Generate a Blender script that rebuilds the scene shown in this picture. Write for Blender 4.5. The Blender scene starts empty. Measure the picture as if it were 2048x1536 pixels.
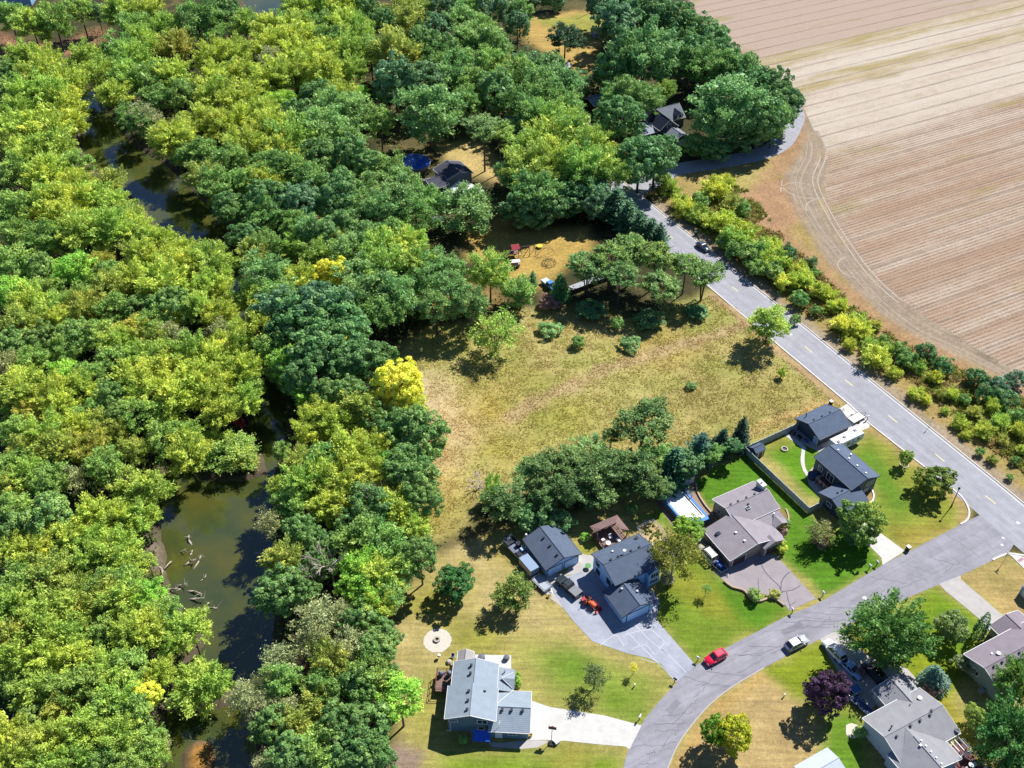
import bpy, math, random
import numpy as np
from mathutils import Vector, Matrix

# ------------------------------------------------------------------ camera, sky, sun, exposure
S = bpy.context.scene
COL = S.collection
R = math.radians
CAM_H = 150.0
FOC = 2000.0                                # focal length in pixels of the 2048 px wide photograph
PITCH = math.atan(1768.0 / FOC)             # camera tilt below the horizon (41.5 degrees)
cam_d = bpy.data.cameras.new('camera'); cam = bpy.data.objects.new('camera', cam_d); COL.objects.link(cam)
cam_d.sensor_width = 36.0; cam_d.lens = 36.0 * FOC / 2048.0; cam_d.clip_start = 1.0; cam_d.clip_end = 9000.0
cam.location = (0, 0, CAM_H); cam.rotation_euler = (math.pi / 2 - PITCH, 0, 0)
S.camera = cam
SHADOW_AZ = R(-132.3); SUN_EL = R(45.5)     # shadows measured from the lamp post and the stop sign
world = bpy.data.worlds.new('World'); S.world = world; world.use_nodes = True
wn = world.node_tree.nodes; wl = world.node_tree.links
sky = wn.new('ShaderNodeTexSky'); sky.sky_type = 'NISHITA'; sky.sun_disc = False
sky.sun_elevation = SUN_EL; sky.sun_rotation = R(90 - 47.7); sky.air_density = 0.5; sky.dust_density = 0.0; sky.ozone_density = 6.0
wn['Background'].inputs[1].default_value = 0.105
wl.new(sky.outputs[0], wn['Background'].inputs[0])
sun_d = bpy.data.lights.new('sun', 'SUN'); sun_d.energy = 5.0; sun_d.angle = R(0.5); sun_d.color = (1.0, 0.98, 0.94)
sun = bpy.data.objects.new('sun', sun_d); COL.objects.link(sun)
sun.rotation_euler = Vector((math.cos(SUN_EL) * math.cos(SHADOW_AZ), math.cos(SUN_EL) * math.sin(SHADOW_AZ), -math.sin(SUN_EL))).to_track_quat('-Z', 'Y').to_euler()
sun.location = (120, 200, 300)
S.view_settings.view_transform = 'Standard'; S.view_settings.look = 'None'
S.view_settings.exposure = 0.78; S.view_settings.gamma = 1.0; S.view_settings.use_curve_mapping = False
S.cycles.max_bounces = 5; S.cycles.diffuse_bounces = 2; S.cycles.glossy_bounces = 2; S.cycles.transmission_bounces = 3

# ------------------------------------------------------------------ survey: photo point -> place on the plane at height z
_s, _c = math.sin(PITCH), math.cos(PITCH)
def G(x, y, z=0.0):
    b = 768.0 - y
    dx, dy, dz = x - 1024.0, b * _s + FOC * _c, b * _c - FOC * _s
    t = (CAM_H - z) / -dz
    return Vector((dx * t, dy * t, z))
def G2(x, y, z=0.0):
    p = G(x, y, z); return (p.x, p.y)
def ppm(x, y, z=0.0):                       # photo pixels per metre at that place
    p = G(x, y, z); return FOC / (p.y * _c - (z - CAM_H) * _s)
def GP(pts, z=0.0): return [G2(x, y, z) for x, y in pts]

# ------------------------------------------------------------------ colours and materials
def lin(h):
    h = h.lstrip('#'); o = []
    for i in (0, 2, 4):
        v = int(h[i:i + 2], 16) / 255.0
        o.append(v / 12.92 if v <= 0.04045 else ((v + 0.055) / 1.055) ** 2.4)
    return o
ALB = 0.60                                  # sunlit photo colour -> surface albedo
def A(h, k=1.0): return tuple(min(0.9, v * ALB * k) for v in lin(h))
MATS = {}
def mat(name, color, rough=0.7, spec=0.3, noise=0.0, nscale=2.0, metal=0.0, bump=0.0, coat=0.0, noise2=None):
    if name in MATS: return MATS[name]
    m = bpy.data.materials.new(name); m.use_nodes = True; MATS[name] = m
    nt = m.node_tree; n = nt.nodes; b = n['Principled BSDF']
    c = tuple(color[:3]) + (1,)
    b.inputs['Base Color'].default_value = c; b.inputs['Roughness'].default_value = rough
    b.inputs['Metallic'].default_value = metal; b.inputs['Specular IOR Level'].default_value = spec
    b.inputs['Coat Weight'].default_value = coat
    if noise > 0 or bump > 0:
        tc = n.new('ShaderNodeTexCoord'); nz = n.new('ShaderNodeTexNoise')
        nz.inputs['Scale'].default_value = nscale; nz.inputs['Detail'].default_value = 6; nz.inputs['Roughness'].default_value = 0.65
        nt.links.new(tc.outputs['Object'], nz.inputs['Vector'])
        if noise > 0:
            mp = n.new('ShaderNodeMapRange'); mp.inputs[1].default_value = 0.25; mp.inputs[2].default_value = 0.75
            mp.inputs[3].default_value = 1 - noise; mp.inputs[4].default_value = 1 + noise
            nt.links.new(nz.outputs['Fac'], mp.inputs[0])
            mx = n.new('ShaderNodeMix'); mx.data_type = 'RGBA'; mx.blend_type = 'MULTIPLY'; mx.inputs[0].default_value = 1
            mx.inputs[6].default_value = c; nt.links.new(mp.outputs[0], mx.inputs[7]); nt.links.new(mx.outputs[2], b.inputs['Base Color'])
        if bump > 0:
            bp = n.new('ShaderNodeBump'); bp.inputs['Strength'].default_value = bump; bp.inputs['Distance'].default_value = 0.1
            nt.links.new(nz.outputs['Fac'], bp.inputs['Height']); nt.links.new(bp.outputs[0], b.inputs['Normal'])
    return m
def roof_mat(name, color, var=0.22):
    """asphalt shingles: courses along the slope, blotchy granules"""
    if name in MATS: return MATS[name]
    m = mat(name, color, rough=0.85, spec=0.2); nt = m.node_tree; n = nt.nodes; b = n['Principled BSDF']
    tc = n.new('ShaderNodeTexCoord')
    n1 = n.new('ShaderNodeTexNoise'); n1.inputs['Scale'].default_value = 0.8; n1.inputs['Detail'].default_value = 7
    n2 = n.new('ShaderNodeTexNoise'); n2.inputs['Scale'].default_value = 7.0; n2.inputs['Detail'].default_value = 3
    wv = n.new('ShaderNodeTexWave'); wv.wave_type = 'BANDS'; wv.bands_direction = 'Z'; wv.inputs['Scale'].default_value = 3.2; wv.inputs['Distortion'].default_value = 0.6
    for k in (n1, n2, wv): nt.links.new(tc.outputs['Object'], k.inputs['Vector'])
    a1 = n.new('ShaderNodeMath'); a1.operation = 'ADD'; nt.links.new(n1.outputs['Fac'], a1.inputs[0]); nt.links.new(n2.outputs['Fac'], a1.inputs[1])
    a2 = n.new('ShaderNodeMath'); a2.operation = 'MULTIPLY_ADD'; nt.links.new(wv.outputs['Fac'], a2.inputs[0]); a2.inputs[1].default_value = 0.4; nt.links.new(a1.outputs[0], a2.inputs[2])
    mp = n.new('ShaderNodeMapRange'); mp.inputs[1].default_value = 0.7; mp.inputs[2].default_value = 1.6; mp.inputs[3].default_value = 1 - var; mp.inputs[4].default_value = 1 + var
    nt.links.new(a2.outputs[0], mp.inputs[0])
    mx = n.new('ShaderNodeMix'); mx.data_type = 'RGBA'; mx.blend_type = 'MULTIPLY'; mx.inputs[0].default_value = 1
    mx.inputs[6].default_value = tuple(color[:3]) + (1,); nt.links.new(mp.outputs[0], mx.inputs[7]); nt.links.new(mx.outputs[2], b.inputs['Base Color'])
    bp = n.new('ShaderNodeBump'); bp.inputs['Strength'].default_value = 0.35; bp.inputs['Distance'].default_value = 0.04
    nt.links.new(a2.outputs[0], bp.inputs['Height']); nt.links.new(bp.outputs[0], b.inputs['Normal'])
    return m
def siding_mat(name, color):
    """lap siding: thin horizontal courses"""
    if name in MATS: return MATS[name]
    m = mat(name, color, rough=0.55, spec=0.35); nt = m.node_tree; n = nt.nodes; b = n['Principled BSDF']
    tc = n.new('ShaderNodeTexCoord'); wv = n.new('ShaderNodeTexWave'); wv.wave_type = 'BANDS'; wv.bands_direction = 'Z'; wv.wave_profile = 'SAW'; wv.inputs['Scale'].default_value = 1.6
    nz = n.new('ShaderNodeTexNoise'); nz.inputs['Scale'].default_value = 1.2; nz.inputs['Detail'].default_value = 4
    nt.links.new(tc.outputs['Object'], wv.inputs['Vector']); nt.links.new(tc.outputs['Object'], nz.inputs['Vector'])
    ad = n.new('ShaderNodeMath'); ad.operation = 'MULTIPLY_ADD'; ad.inputs[1].default_value = 0.5; nt.links.new(wv.outputs['Fac'], ad.inputs[0]); nt.links.new(nz.outputs['Fac'], ad.inputs[2])
    mp = n.new('ShaderNodeMapRange'); mp.inputs[1].default_value = 0.3; mp.inputs[2].default_value = 1.2; mp.inputs[3].default_value = 0.86; mp.inputs[4].default_value = 1.1
    nt.links.new(ad.outputs[0], mp.inputs[0])
    mx = n.new('ShaderNodeMix'); mx.data_type = 'RGBA'; mx.blend_type = 'MULTIPLY'; mx.inputs[0].default_value = 1
    mx.inputs[6].default_value = tuple(color[:3]) + (1,); nt.links.new(mp.outputs[0], mx.inputs[7]); nt.links.new(mx.outputs[2], b.inputs['Base Color'])
    bp = n.new('ShaderNodeBump'); bp.inputs['Strength'].default_value = 0.4; bp.inputs['Distance'].default_value = 0.03
    nt.links.new(wv.outputs['Fac'], bp.inputs['Height']); nt.links.new(bp.outputs[0], b.inputs['Normal'])
    return m

# ------------------------------------------------------------------ mesh helpers
class MB:
    def __init__(s): s.v = []; s.f = []
    def add(s, vs, fs):
        o = len(s.v); s.v += [tuple(v) for v in vs]; s.f += [tuple(i + o for i in f) for f in fs]; return s
    def box(s, x0, x1, y0, y1, z0, z1):
        return s.add([(x0, y0, z0), (x1, y0, z0), (x1, y1, z0), (x0, y1, z0), (x0, y0, z1), (x1, y0, z1), (x1, y1, z1), (x0, y1, z1)],
                     [(3, 2, 1, 0), (4, 5, 6, 7), (0, 1, 5, 4), (1, 2, 6, 5), (2, 3, 7, 6), (3, 0, 4, 7)])
    def hexa(s, b, t):                       # four bottom points, four top points
        return s.add(list(b) + list(t), [(3, 2, 1, 0), (4, 5, 6, 7), (0, 1, 5, 4), (1, 2, 6, 5), (2, 3, 7, 6), (3, 0, 4, 7)])
    def prism(s, poly, z0, z1):
        n = len(poly); vs = [(x, y, z0) for x, y in poly] + [(x, y, z1) for x, y in poly]
        return s.add(vs, [tuple(range(n - 1, -1, -1)), tuple(range(n, 2 * n))] + [(i, (i + 1) % n, n + (i + 1) % n, n + i) for i in range(n)])
    def slab(s, p, t=0.14):                  # a sheet of thickness t below the polygon p (3d points)
        n = len(p); q = [(a[0], a[1], a[2] - t) for a in p]
        return s.add(list(p) + q, [tuple(range(n)), tuple(range(2 * n - 1, n - 1, -1))] + [((i + 1) % n, i, n + i, n + (i + 1) % n) for i in range(n)])
    def tube(s, p0, p1, r0, r1=None, n=6, cap=True):
        r1 = r0 if r1 is None else r1
        p0, p1 = Vector(p0), Vector(p1); d = (p1 - p0).normalized()
        u = d.cross(Vector((0, 0, 1)) if abs(d.z) < 0.9 else Vector((1, 0, 0))).normalized(); w = d.cross(u)
        vs = []
        for p, r in ((p0, r0), (p1, r1)):
            for k in range(n):
                a = 2 * math.pi * k / n; vs.append(p + (u * math.cos(a) + w * math.sin(a)) * r)
        fs = [(k, (k + 1) % n, n + (k + 1) % n, n + k) for k in range(n)]
        if cap: fs += [tuple(range(n - 1, -1, -1)), tuple(range(n, 2 * n))]
        return s.add(vs, fs)
    def lathe(s, prof, c=(0, 0, 0), n=16):   # profile of (radius, z), closed around z
        vs = []; m = len(prof)
        for r, z in prof:
            for k in range(n):
                a = 2 * math.pi * k / n; vs.append((c[0] + r * math.cos(a), c[1] + r * math.sin(a), c[2] + z))
        fs = [(i * n + k, i * n + (k + 1) % n, (i + 1) * n + (k + 1) % n, (i + 1) * n + k) for i in range(m - 1) for k in range(n)]
        if prof[0][0] > 0.001: fs.append(tuple(range(n - 1, -1, -1)))
        if prof[-1][0] > 0.001: fs.append(tuple(range((m - 1) * n, m * n)))
        return s.add(vs, fs)
    def build(s, name, m, parent=None, smooth=False):
        me = bpy.data.meshes.new(name); me.from_pydata(s.v, [], s.f); me.validate(); me.update()
        if m: me.materials.append(m)
        if smooth: me.polygons.foreach_set('use_smooth', [True] * len(me.polygons))
        o = bpy.data.objects.new(name, me); COL.objects.link(o)
        if parent: o.parent = parent
        return o
def tag(o, label=None, cat=None, group=None, kind=None):
    if label: o['label'] = label
    if cat: o['category'] = cat
    if group: o['group'] = group
    if kind: o['kind'] = kind
    return o
def thing(name, label, cat, loc=(0, 0, 0), rz=0.0, group=None):
    o = bpy.data.objects.new(name, None); COL.objects.link(o); o.empty_display_size = 0.5
    o.location = loc; o.rotation_euler = (0, 0, rz); return tag(o, label, cat, group)
def np_mesh(name, verts, faces, m, attr=None, fattr=None):
    """verts (n,3), faces (m,k) with k = 3 or 4; attr = rgba point colours"""
    me = bpy.data.meshes.new(name); k = faces.shape[1]
    me.vertices.add(len(verts)); me.vertices.foreach_set('co', np.asarray(verts, np.float32).ravel())
    me.loops.add(faces.size); me.loops.foreach_set('vertex_index', faces.astype(np.int32).ravel())
    me.polygons.add(len(faces)); me.polygons.foreach_set('loop_start', np.arange(0, faces.size, k, dtype=np.int32))
    me.polygons.foreach_set('loop_total', np.full(len(faces), k, np.int32))
    me.update(calc_edges=True)
    if attr is not None:
        at = me.color_attributes.new('col', 'FLOAT_COLOR', 'POINT'); at.data.foreach_set('color', np.asarray(attr, np.float32).ravel())
    if fattr is not None:
        at = me.attributes.new('tint', 'FLOAT', 'FACE'); at.data.foreach_set('value', np.asarray(fattr, np.float32).ravel())
    me.materials.append(m)
    return me
def sheet(name, pts, z, m, kind='structure'):
    """flat sheet from a plan outline in metres"""
    mb = MB(); mb.add([(x, y, z) for x, y in pts], [tuple(range(len(pts)))])
    me = bpy.data.meshes.new(name)
    import bmesh
    bm = bmesh.new(); vs = [bm.verts.new((x, y, z)) for x, y in pts]; f = bm.faces.new(vs); bm.normal_update()
    if f.normal.z < 0: f.normal_flip()
    bmesh.ops.triangulate(bm, faces=[f]); bm.to_mesh(me); bm.free(); me.materials.append(m)
    o = bpy.data.objects.new(name, me); COL.objects.link(o)
    if kind: o['kind'] = kind
    return o
def catmull(pts, n=6):
    out = []; P = [pts[0]] + list(pts) + [pts[-1]]
    for i in range(1, len(P) - 2):
        p0, p1, p2, p3 = P[i - 1:i + 3]
        for k in range(n):
            t = k / n
            out.append(tuple(0.5 * (2 * b + (c - a) * t + (2 * a - 5 * b + 4 * c - d) * t * t + (3 * b - a - 3 * c + d) * t ** 3) for a, b, c, d in zip(p0, p1, p2, p3)))
    return out + [tuple(pts[-1])]
def offset_line(pts, d):
    out = []
    for i, p in enumerate(pts):
        a = pts[max(i - 1, 0)]; b = pts[min(i + 1, len(pts) - 1)]
        dx, dy = b[0] - a[0], b[1] - a[1]; l = math.hypot(dx, dy) or 1
        out.append((p[0] - dy / l * d, p[1] + dx / l * d))
    return out
def strip(mb, pts, w, z):
    a = offset_line(pts, w / 2); b = offset_line(pts, -w / 2); n = len(pts)
    return mb.add([(x, y, z) for x, y in a] + [(x, y, z) for x, y in b], [(n + i, n + i + 1, i + 1, i) for i in range(n - 1)])
def curb(mb, pts, w, h, z0=0.0):
    a = offset_line(pts, w / 2); b = offset_line(pts, -w / 2); n = len(pts)
    vs = [(x, y, z0 + h) for x, y in a] + [(x, y, z0 + h) for x, y in b] + [(x, y, z0 - 0.02) for x, y in a] + [(x, y, z0 - 0.02) for x, y in b]
    fs = []
    for i in range(n - 1):
        fs += [(n + i, n + i + 1, i + 1, i), (i, i + 1, 2 * n + i + 1, 2 * n + i), (3 * n + i, 3 * n + i + 1, n + i + 1, n + i)]
    fs += [(0, 2 * n, 3 * n, n), (n - 1, 2 * n - 1, 4 * n - 1, 3 * n - 1)]
    return mb.add(vs, fs)
# ------------------------------------------------------------------ the lie of the land: outlines taken from the photograph, in metres
WATER_Z = -0.8
bankL = [(60,150),(150,215),(165,300),(200,350),(270,400),(330,470),(420,540),(452,600),(490,700),(506,800),(495,850),(440,905),(330,945),(302,990),(318,1060),(322,1120),(345,1190),(375,1250),(400,1295),(352,1350),(330,1420),(335,1480),(318,1545),(300,1620)]
bankR = [(140,120),(215,215),(262,285),(340,335),(405,400),(465,470),(505,555),(512,640),(545,700),(568,780),(575,860),(556,930),(545,1000),(550,1100),(555,1200),(545,1300),(525,1400),(515,1480),(525,1560),(515,1620)]
river = GP(catmull(bankL, 4), WATER_Z) + GP(catmull(bankR, 4), WATER_Z)[::-1]
river_far = GP([(470,-30),(505,45),(560,22),(600,-30)], WATER_Z)
meadow = GP([(770,735),(800,690),(850,660),(940,650),(1000,625),(1090,615),(1130,640),(1260,640),(1395,600),(1425,585),(1500,650),(1570,712),(1698,822),(1600,852),(1500,884),(1400,890),(1330,920),(1200,925),(1080,935),(1040,975),(960,990),(915,1060),(840,1090),(850,1030),(870,960),(860,900),(835,840),(825,770)])
lawns = GP([(800,1190),(870,1110),(960,1070),(1040,1050),(1130,1040),(1240,990),(1310,960),(1380,930),(1480,890),(1500,872),(1690,800),(1740,850),(1905,978),(1940,1020),(1930,1060),(2010,1105),(2060,1110),(2130,1240),(2130,1600),(1080,1600),(780,1560),(800,1440),(770,1320)])
field = GP([(1350,-60),(1400,35),(1470,95),(1535,140),(1590,185),(1602,215),(1640,280),(1650,340),(1642,400),(1665,450),(1705,505),(1760,562),(1830,622),(1900,662),(1965,705),(2060,755),(2250,860),(2600,700),(2500,-60)])
track = GP([(1590,190),(1612,230),(1650,290),(1655,350),(1648,400),(1670,450),(1710,510),(1765,565),(1835,625),(1905,668),(1970,712),(2070,765),(2250,865),(2230,900),(2060,790),(1960,735),(1880,700),(1800,660),(1715,590),(1650,515),(1600,430),(1565,380),(1570,330),(1600,290),(1600,240)])
far_lawn = GP([(1040,60),(1060,30),(1150,22),(1215,25),(1215,70),(1190,110),(1200,140),(1170,150),(1110,120),(1060,85)])

LAND = [GP([(395,930),(440,912),(525,905),(535,948),(480,962),(400,958)], -.5), GP([(335,1385),(400,1378),(462,1378),(468,1405),(410,1425),(340,1415)], -.5), GP([(372,1262),(402,1255),(412,1285),(395,1300),(370,1290)], -.5)]
CLEAR = [GP([(870,285),(950,270),(1005,330),(1015,372),(940,355),(890,335)]), GP([(920,465),(1000,450),(1190,450),(1195,500),(1130,550),(1090,590),(1050,580),(1000,555),(930,525)]), GP([(780,300),(870,290),(900,400),(960,420),(900,450),(780,380)]), GP([(520,495),(595,490),(630,520),(560,550)]), GP([(1250,200),(1370,190),(1400,300),(1300,330),(1250,290)]), GP([(1100,530),(1260,520),(1270,590),(1100,600)]), far_lawn]
GX0, GX1, GY0, GY1, GS = -260.0, 270.0, 62.0, 450.0, 1.0
gx = np.arange(GX0, GX1 + 0.1, GS); gy = np.arange(GY0, GY1 + 0.1, GS)
XX, YY = np.meshgrid(gx, gy); PX = XX.ravel(); PY = YY.ravel()
rng = np.random.default_rng(7)
def vnoise(x, y, sc, seed):
    """smooth value noise"""
    r = np.random.default_rng(seed); T = r.random((256, 256))
    u, v = x / sc, y / sc; i, j = np.floor(u).astype(int), np.floor(v).astype(int); fu, fv = u - i, v - j
    fu = fu * fu * (3 - 2 * fu); fv = fv * fv * (3 - 2 * fv)
    g = lambda a, b: T[a % 256, b % 256]
    return (g(i, j) * (1 - fu) + g(i + 1, j) * fu) * (1 - fv) + (g(i, j + 1) * (1 - fu) + g(i + 1, j + 1) * fu) * fv
def fbm(x, y, sc, seed): return (vnoise(x, y, sc, seed) * 0.5 + vnoise(x, y, sc / 2.1, seed + 1) * 0.3 + vnoise(x, y, sc / 4.3, seed + 2) * 0.2)
def sdist(x, y, poly):
    """signed distance to a plan outline, negative inside"""
    P = np.array(poly); d = np.full(x.shape, 1e9); ins = np.zeros(x.shape, bool)
    for i in range(len(P)):
        a, b = P[i], P[(i + 1) % len(P)]; e = b - a; L = (e ** 2).sum() or 1e-9
        t = np.clip(((x - a[0]) * e[0] + (y - a[1]) * e[1]) / L, 0, 1)
        d = np.minimum(d, (x - a[0] - t * e[0]) ** 2 + (y - a[1] - t * e[1]) ** 2)
        c = ((a[1] > y) != (b[1] > y)); dy = (b[1] - a[1]) or 1e-9
        ins ^= c & (x < (b[0] - a[0]) * (y - a[1]) / dy + a[0])
    d = np.sqrt(d); return np.where(ins, -d, d)
def ldist(x, y, line):
    P = np.array(line); d = np.full(x.shape, 1e9)
    for a, b in zip(P[:-1], P[1:]):
        e = b - a; L = (e ** 2).sum() or 1e-9; t = np.clip(((x - a[0]) * e[0] + (y - a[1]) * e[1]) / L, 0, 1)
        d = np.minimum(d, (x - a[0] - t * e[0]) ** 2 + (y - a[1] - t * e[1]) ** 2)
    return np.sqrt(d)
sm = lambda e0, e1, v: (lambda t: t * t * (3 - 2 * t))(np.clip((v - e0) / (e1 - e0), 0, 1))

POLY = []; 
def wash(C, x, y, pts, col, soft=2.0, k=1.0, line=None, rag=1.5, sc=5.0, seed=1, ragk=1.0):
    """lay a ground colour over an outline (or along a line of half width `line`) with a ragged soft edge"""
    q = np.array(pts); m = soft + rag + (line or 0) + 0.5
    ix = np.nonzero((x > q[:, 0].min() - m) & (x < q[:, 0].max() + m) & (y > q[:, 1].min() - m) & (y < q[:, 1].max() + m))[0]
    if not len(ix): return C
    xs, ys = x[ix], y[ix]
    d = ldist(xs, ys, pts) - line if line else sdist(xs, ys, pts)
    d = d + (fbm(xs, ys, sc, seed) - 0.5) * 2 * rag
    w = (1 - sm(-soft, soft, d)) * k
    if ragk < 1: w = w * (ragk + (1 - ragk) * sm(0.35, 0.65, fbm(xs, ys, sc * 0.7, seed + 40)))
    w = w[:, None]; C[ix] = C[ix] * (1 - w) + np.array(A(col))[None] * w; return C
E = lambda cx, cy, rx, ry=None: GP([(cx + rx * math.cos(t * math.pi / 6), cy + (ry or rx * 0.75) * math.sin(t * math.pi / 6)) for t in range(12)])
def ground_colour(x, y):
    C = np.tile(np.array(A('#4e4c30')), (len(x), 1))
    n = fbm(x, y, 9, 3)[:, None]; C = C * (0.75 + 0.5 * n) + np.array(A('#8a7348')) * 0.25 * (n > 0.6)
    C = wash(C, x, y, GP([(0,60),(40,85),(110,90),(200,55),(215,70),(150,110),(60,130),(0,135)]), '#a8795f', 4)
    # far lawn and the clearings between the far trees
    C = wash(C, x, y, far_lawn, '#c9a860', 3); C = wash(C, x, y, GP([(1060,40),(1210,25),(1215,75),(1150,75)]), '#a8a54e', 3)
    C = wash(C, x, y, GP([(880,290),(950,275),(1000,330),(1010,370),(940,350),(900,330)]), '#ccb274', 3)
    C = wash(C, x, y, GP([(930,470),(1000,455),(1180,455),(1185,495),(1130,540),(1090,580),(1050,570),(1000,550),(940,520)]), '#c7a75c', 3)
    C = wash(C, x, y, GP([(1000,400),(1060,420),(1080,455),(980,460)]), '#bd9a5e', 4)
    C = wash(C, x, y, GP([(530,500),(590,495),(620,520),(560,545)]), '#a2ad42', 3)
    C = wash(C, x, y, GP([(820,600),(900,560),(1000,580),(1010,600),(900,625),(830,630)]), '#b09058', 3)
    C = wash(C, x, y, GP([(1200,345),(1225,360),(1240,395),(1210,390)]), '#b59a58', 3)
    # verge and scrub strip between the road and the field
    C = wash(C, x, y, GP([(1300,385),(1350,345),(1560,300),(1600,360),(1680,520),(1800,650),(2060,770),(2250,870),(2250,1250),(2060,1040),(1700,730),(1540,600)]), '#b39b60', 3, seed=5)
    C = wash(C, x, y, GP([(1370,440),(1420,350),(1480,390),(1560,480),(1700,600),(1800,690),(2060,850),(2060,960),(1830,760),(1700,680),(1540,560)]), '#8f9440', 4, 0.75, seed=6, ragk=0.4)
    C = wash(C, x, y, GP([(1320,412),(1540,595),(1680,700),(2060,1010)]), '#b3a18a', 1.2, 0.9, line=2.0)
    # meadow
    C = wash(C, x, y, meadow, '#bdb46a', 2.5, seed=8)
    C = wash(C, x, y, meadow, '#aaa75a', 4, 0.8, sc=18, seed=11, ragk=0.0)
    C = wash(C, x, y, meadow, '#c4b272', 4, 0.75, sc=9, seed=21, ragk=0.0)
    for cx, cy, rx, ry, c, k in [(900,840,60,70,'#dcc492',.95),(890,930,40,70,'#d8bd84',.9),(880,1010,40,50,'#bda858',.7),(980,820,50,40,'#c0aa50',.7),(1000,900,60,35,'#b3a548',.7),(1130,830,70,40,'#adab46',.6),(850,790,30,40,'#dec898',.9),
                                 (1240,850,80,30,'#bcae66',.6),(1450,800,110,40,'#aea05c',.7),(1560,790,70,35,'#ada05a',.6),(1330,700,90,40,'#b9a257',.6),(1180,640,70,25,'#bfac66',.6),(1010,760,90,25,'#a89d4a',.5),(1400,640,40,35,'#a2a84e',.6)]:
        C = wash(C, x, y, E(cx, cy, rx, ry), c, 5, k, rag=4, sc=8, seed=int(cx))
    C = wash(C, x, y, GP([(1020,835),(1110,785),(1190,750),(1300,710),(1390,680),(1480,655)]), '#cbb082', 1.6, 0.8, line=1.8, rag=1.6, sc=4, seed=31)
    C = wash(C, x, y, GP([(1300,905),(1420,868),(1520,835),(1690,790)]), '#8f8746', 0.8, 0.8, line=0.5, rag=.6)
    C = wash(C, x, y, GP([(1480,885),(1560,850),(1640,815),(1690,800)]), '#d0b174', 1.5, 0.9, line=2.5)
    C = wash(C, x, y, GP([(1430,590),(1500,650),(1580,715),(1690,806)]), '#c2a37a', 1.0, 0.9, line=1.6, rag=1.0, sc=3)
    # crop field, headland track and the dry grass beside it
    C = wash(C, x, y, field, '#cdb9a4', 2, seed=14)
    C = wash(C, x, y, track, '#ab987f', 2.0, seed=15)
    C = wash(C, x, y, GP([(1585,215),(1600,250),(1585,300),(1550,335),(1500,370),(1495,420),(1560,470),(1640,545),(1720,615),(1800,675),(1900,725),(2060,800)]), '#b8936c', 1.5, 0.9, line=3.0, rag=2.0, seed=16)
    C = wash(C, x, y, GP([(1490,370),(1570,360),(1600,440),(1560,470),(1505,430)]), '#bb9272', 3, 0.85, seed=17)
    C = wash(C, x, y, GP([(1400,365),(1480,345),(1540,330),(1500,380),(1430,385)]), '#bcae66', 3, 0.9)
    C = wash(C, x, y, GP([(1650,310),(1690,300),(1650,370),(1660,440),(1700,495),(1770,560),(1840,615),(1920,660)]), '#b7a462', 1.5, 0.7, line=1.6, rag=2.5, sc=4, seed=18, ragk=0.2)
    for off in (-5.0, -2.4, 0.0, 2.2, 4.4):
        L = offset_line(catmull(GP([(1598,225),(1622,260),(1632,310),(1610,370),(1640,440),(1690,510),(1750,580),(1840,650),(1930,695),(2070,770)]), 4), off)
        C = wash(C, x, y, L, '#978372', 0.6, 0.4, line=0.28, rag=0.3, sc=3)
        L = offset_line(L, 0.9); C = wash(C, x, y, L, '#cdbba8', 0.6, 0.35, line=0.3, rag=0.3, sc=3)
    # lawns round the houses
    C = wash(C, x, y, lawns, '#b5a862', 2.0, seed=19)
    C = wash(C, x, y, GP([(780,1290),(840,1130),(930,1080),(1010,1090),(1100,1190),(1160,1270),(1010,1260),(900,1230),(850,1400),(800,1430)]), '#ccb480', 3, 0.6, seed=20, ragk=0.4)
    greens = [((870,1220,60,40),'#9d9a3c',.8),((950,1280,60,30),'#9a9a40',.8),((1030,1110,50,20),'#a39440',.6)]
    for e, c, k in greens: C = wash(C, x, y, E(*e), c, 4, k, rag=3, seed=int(e[0]))
    C = wash(C, x, y, GP([(1060,1300),(1120,1290),(1190,1290),(1300,1330),(1335,1370),(1280,1440),(1200,1420),(1080,1395),(1050,1340)]), '#9aa34a', 4, 0.95, rag=2.5, seed=23)
    C = wash(C, x, y, GP([(1090,1310),(1150,1305),(1190,1330),(1180,1370),(1120,1370)]), '#6d922c', 3, 0.9, rag=2, seed=24)
    C = wash(C, x, y, GP([(1210,1360),(1300,1390),(1275,1440),(1200,1420)]), '#6a9420', 3, 0.9, rag=2, seed=25)
    C = wash(C, x, y, GP([(1140,1240),(1230,1300),(1310,1330),(1345,1370),(1300,1350),(1230,1320),(1150,1290)]), '#c7ab74', 2, 0.7, rag=1.5, seed=26)
    C = wash(C, x, y, GP([(870,1500),(1000,1500),(1100,1498),(1240,1500),(1235,1600),(860,1600)]), '#7b9a24', 3, 0.9, rag=3, seed=27)
    C = wash(C, x, y, GP([(1120,1490),(1180,1488),(1180,1540),(1110,1540)]), '#b09a50', 3, 0.6, rag=2)
    C = wash(C, x, y, E(845, 1400, 22, 70), '#8f9438', 3, 0.7, rag=2)
    # green yards of the row of houses
    yard = [(1440,1140),(1330,1230),(1395,1330),(1515,1262),(1580,1225),(1545,1195),(1480,1180)]
    C = wash(C, x, y, GP([(1390,1085),(1330,1140),(1310,1235),(1390,1325),(1460,1290),(1580,1228),(1560,1200),(1470,1178),(1430,1150)]), '#7a932e', 1.5, 1.0, rag=1, seed=28)
    C = wash(C, x, y, GP([(1360,1110),(1400,1160),(1470,1210),(1500,1250),(1420,1230),(1350,1170)]), '#a39c3a', 3, 0.7, rag=2, seed=29)
    C = wash(C, x, y, GP([(1430,1150),(1500,1195),(1570,1215),(1515,1260),(1470,1240)]), '#588a22', 2, 0.9, rag=1, seed=30)
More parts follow.
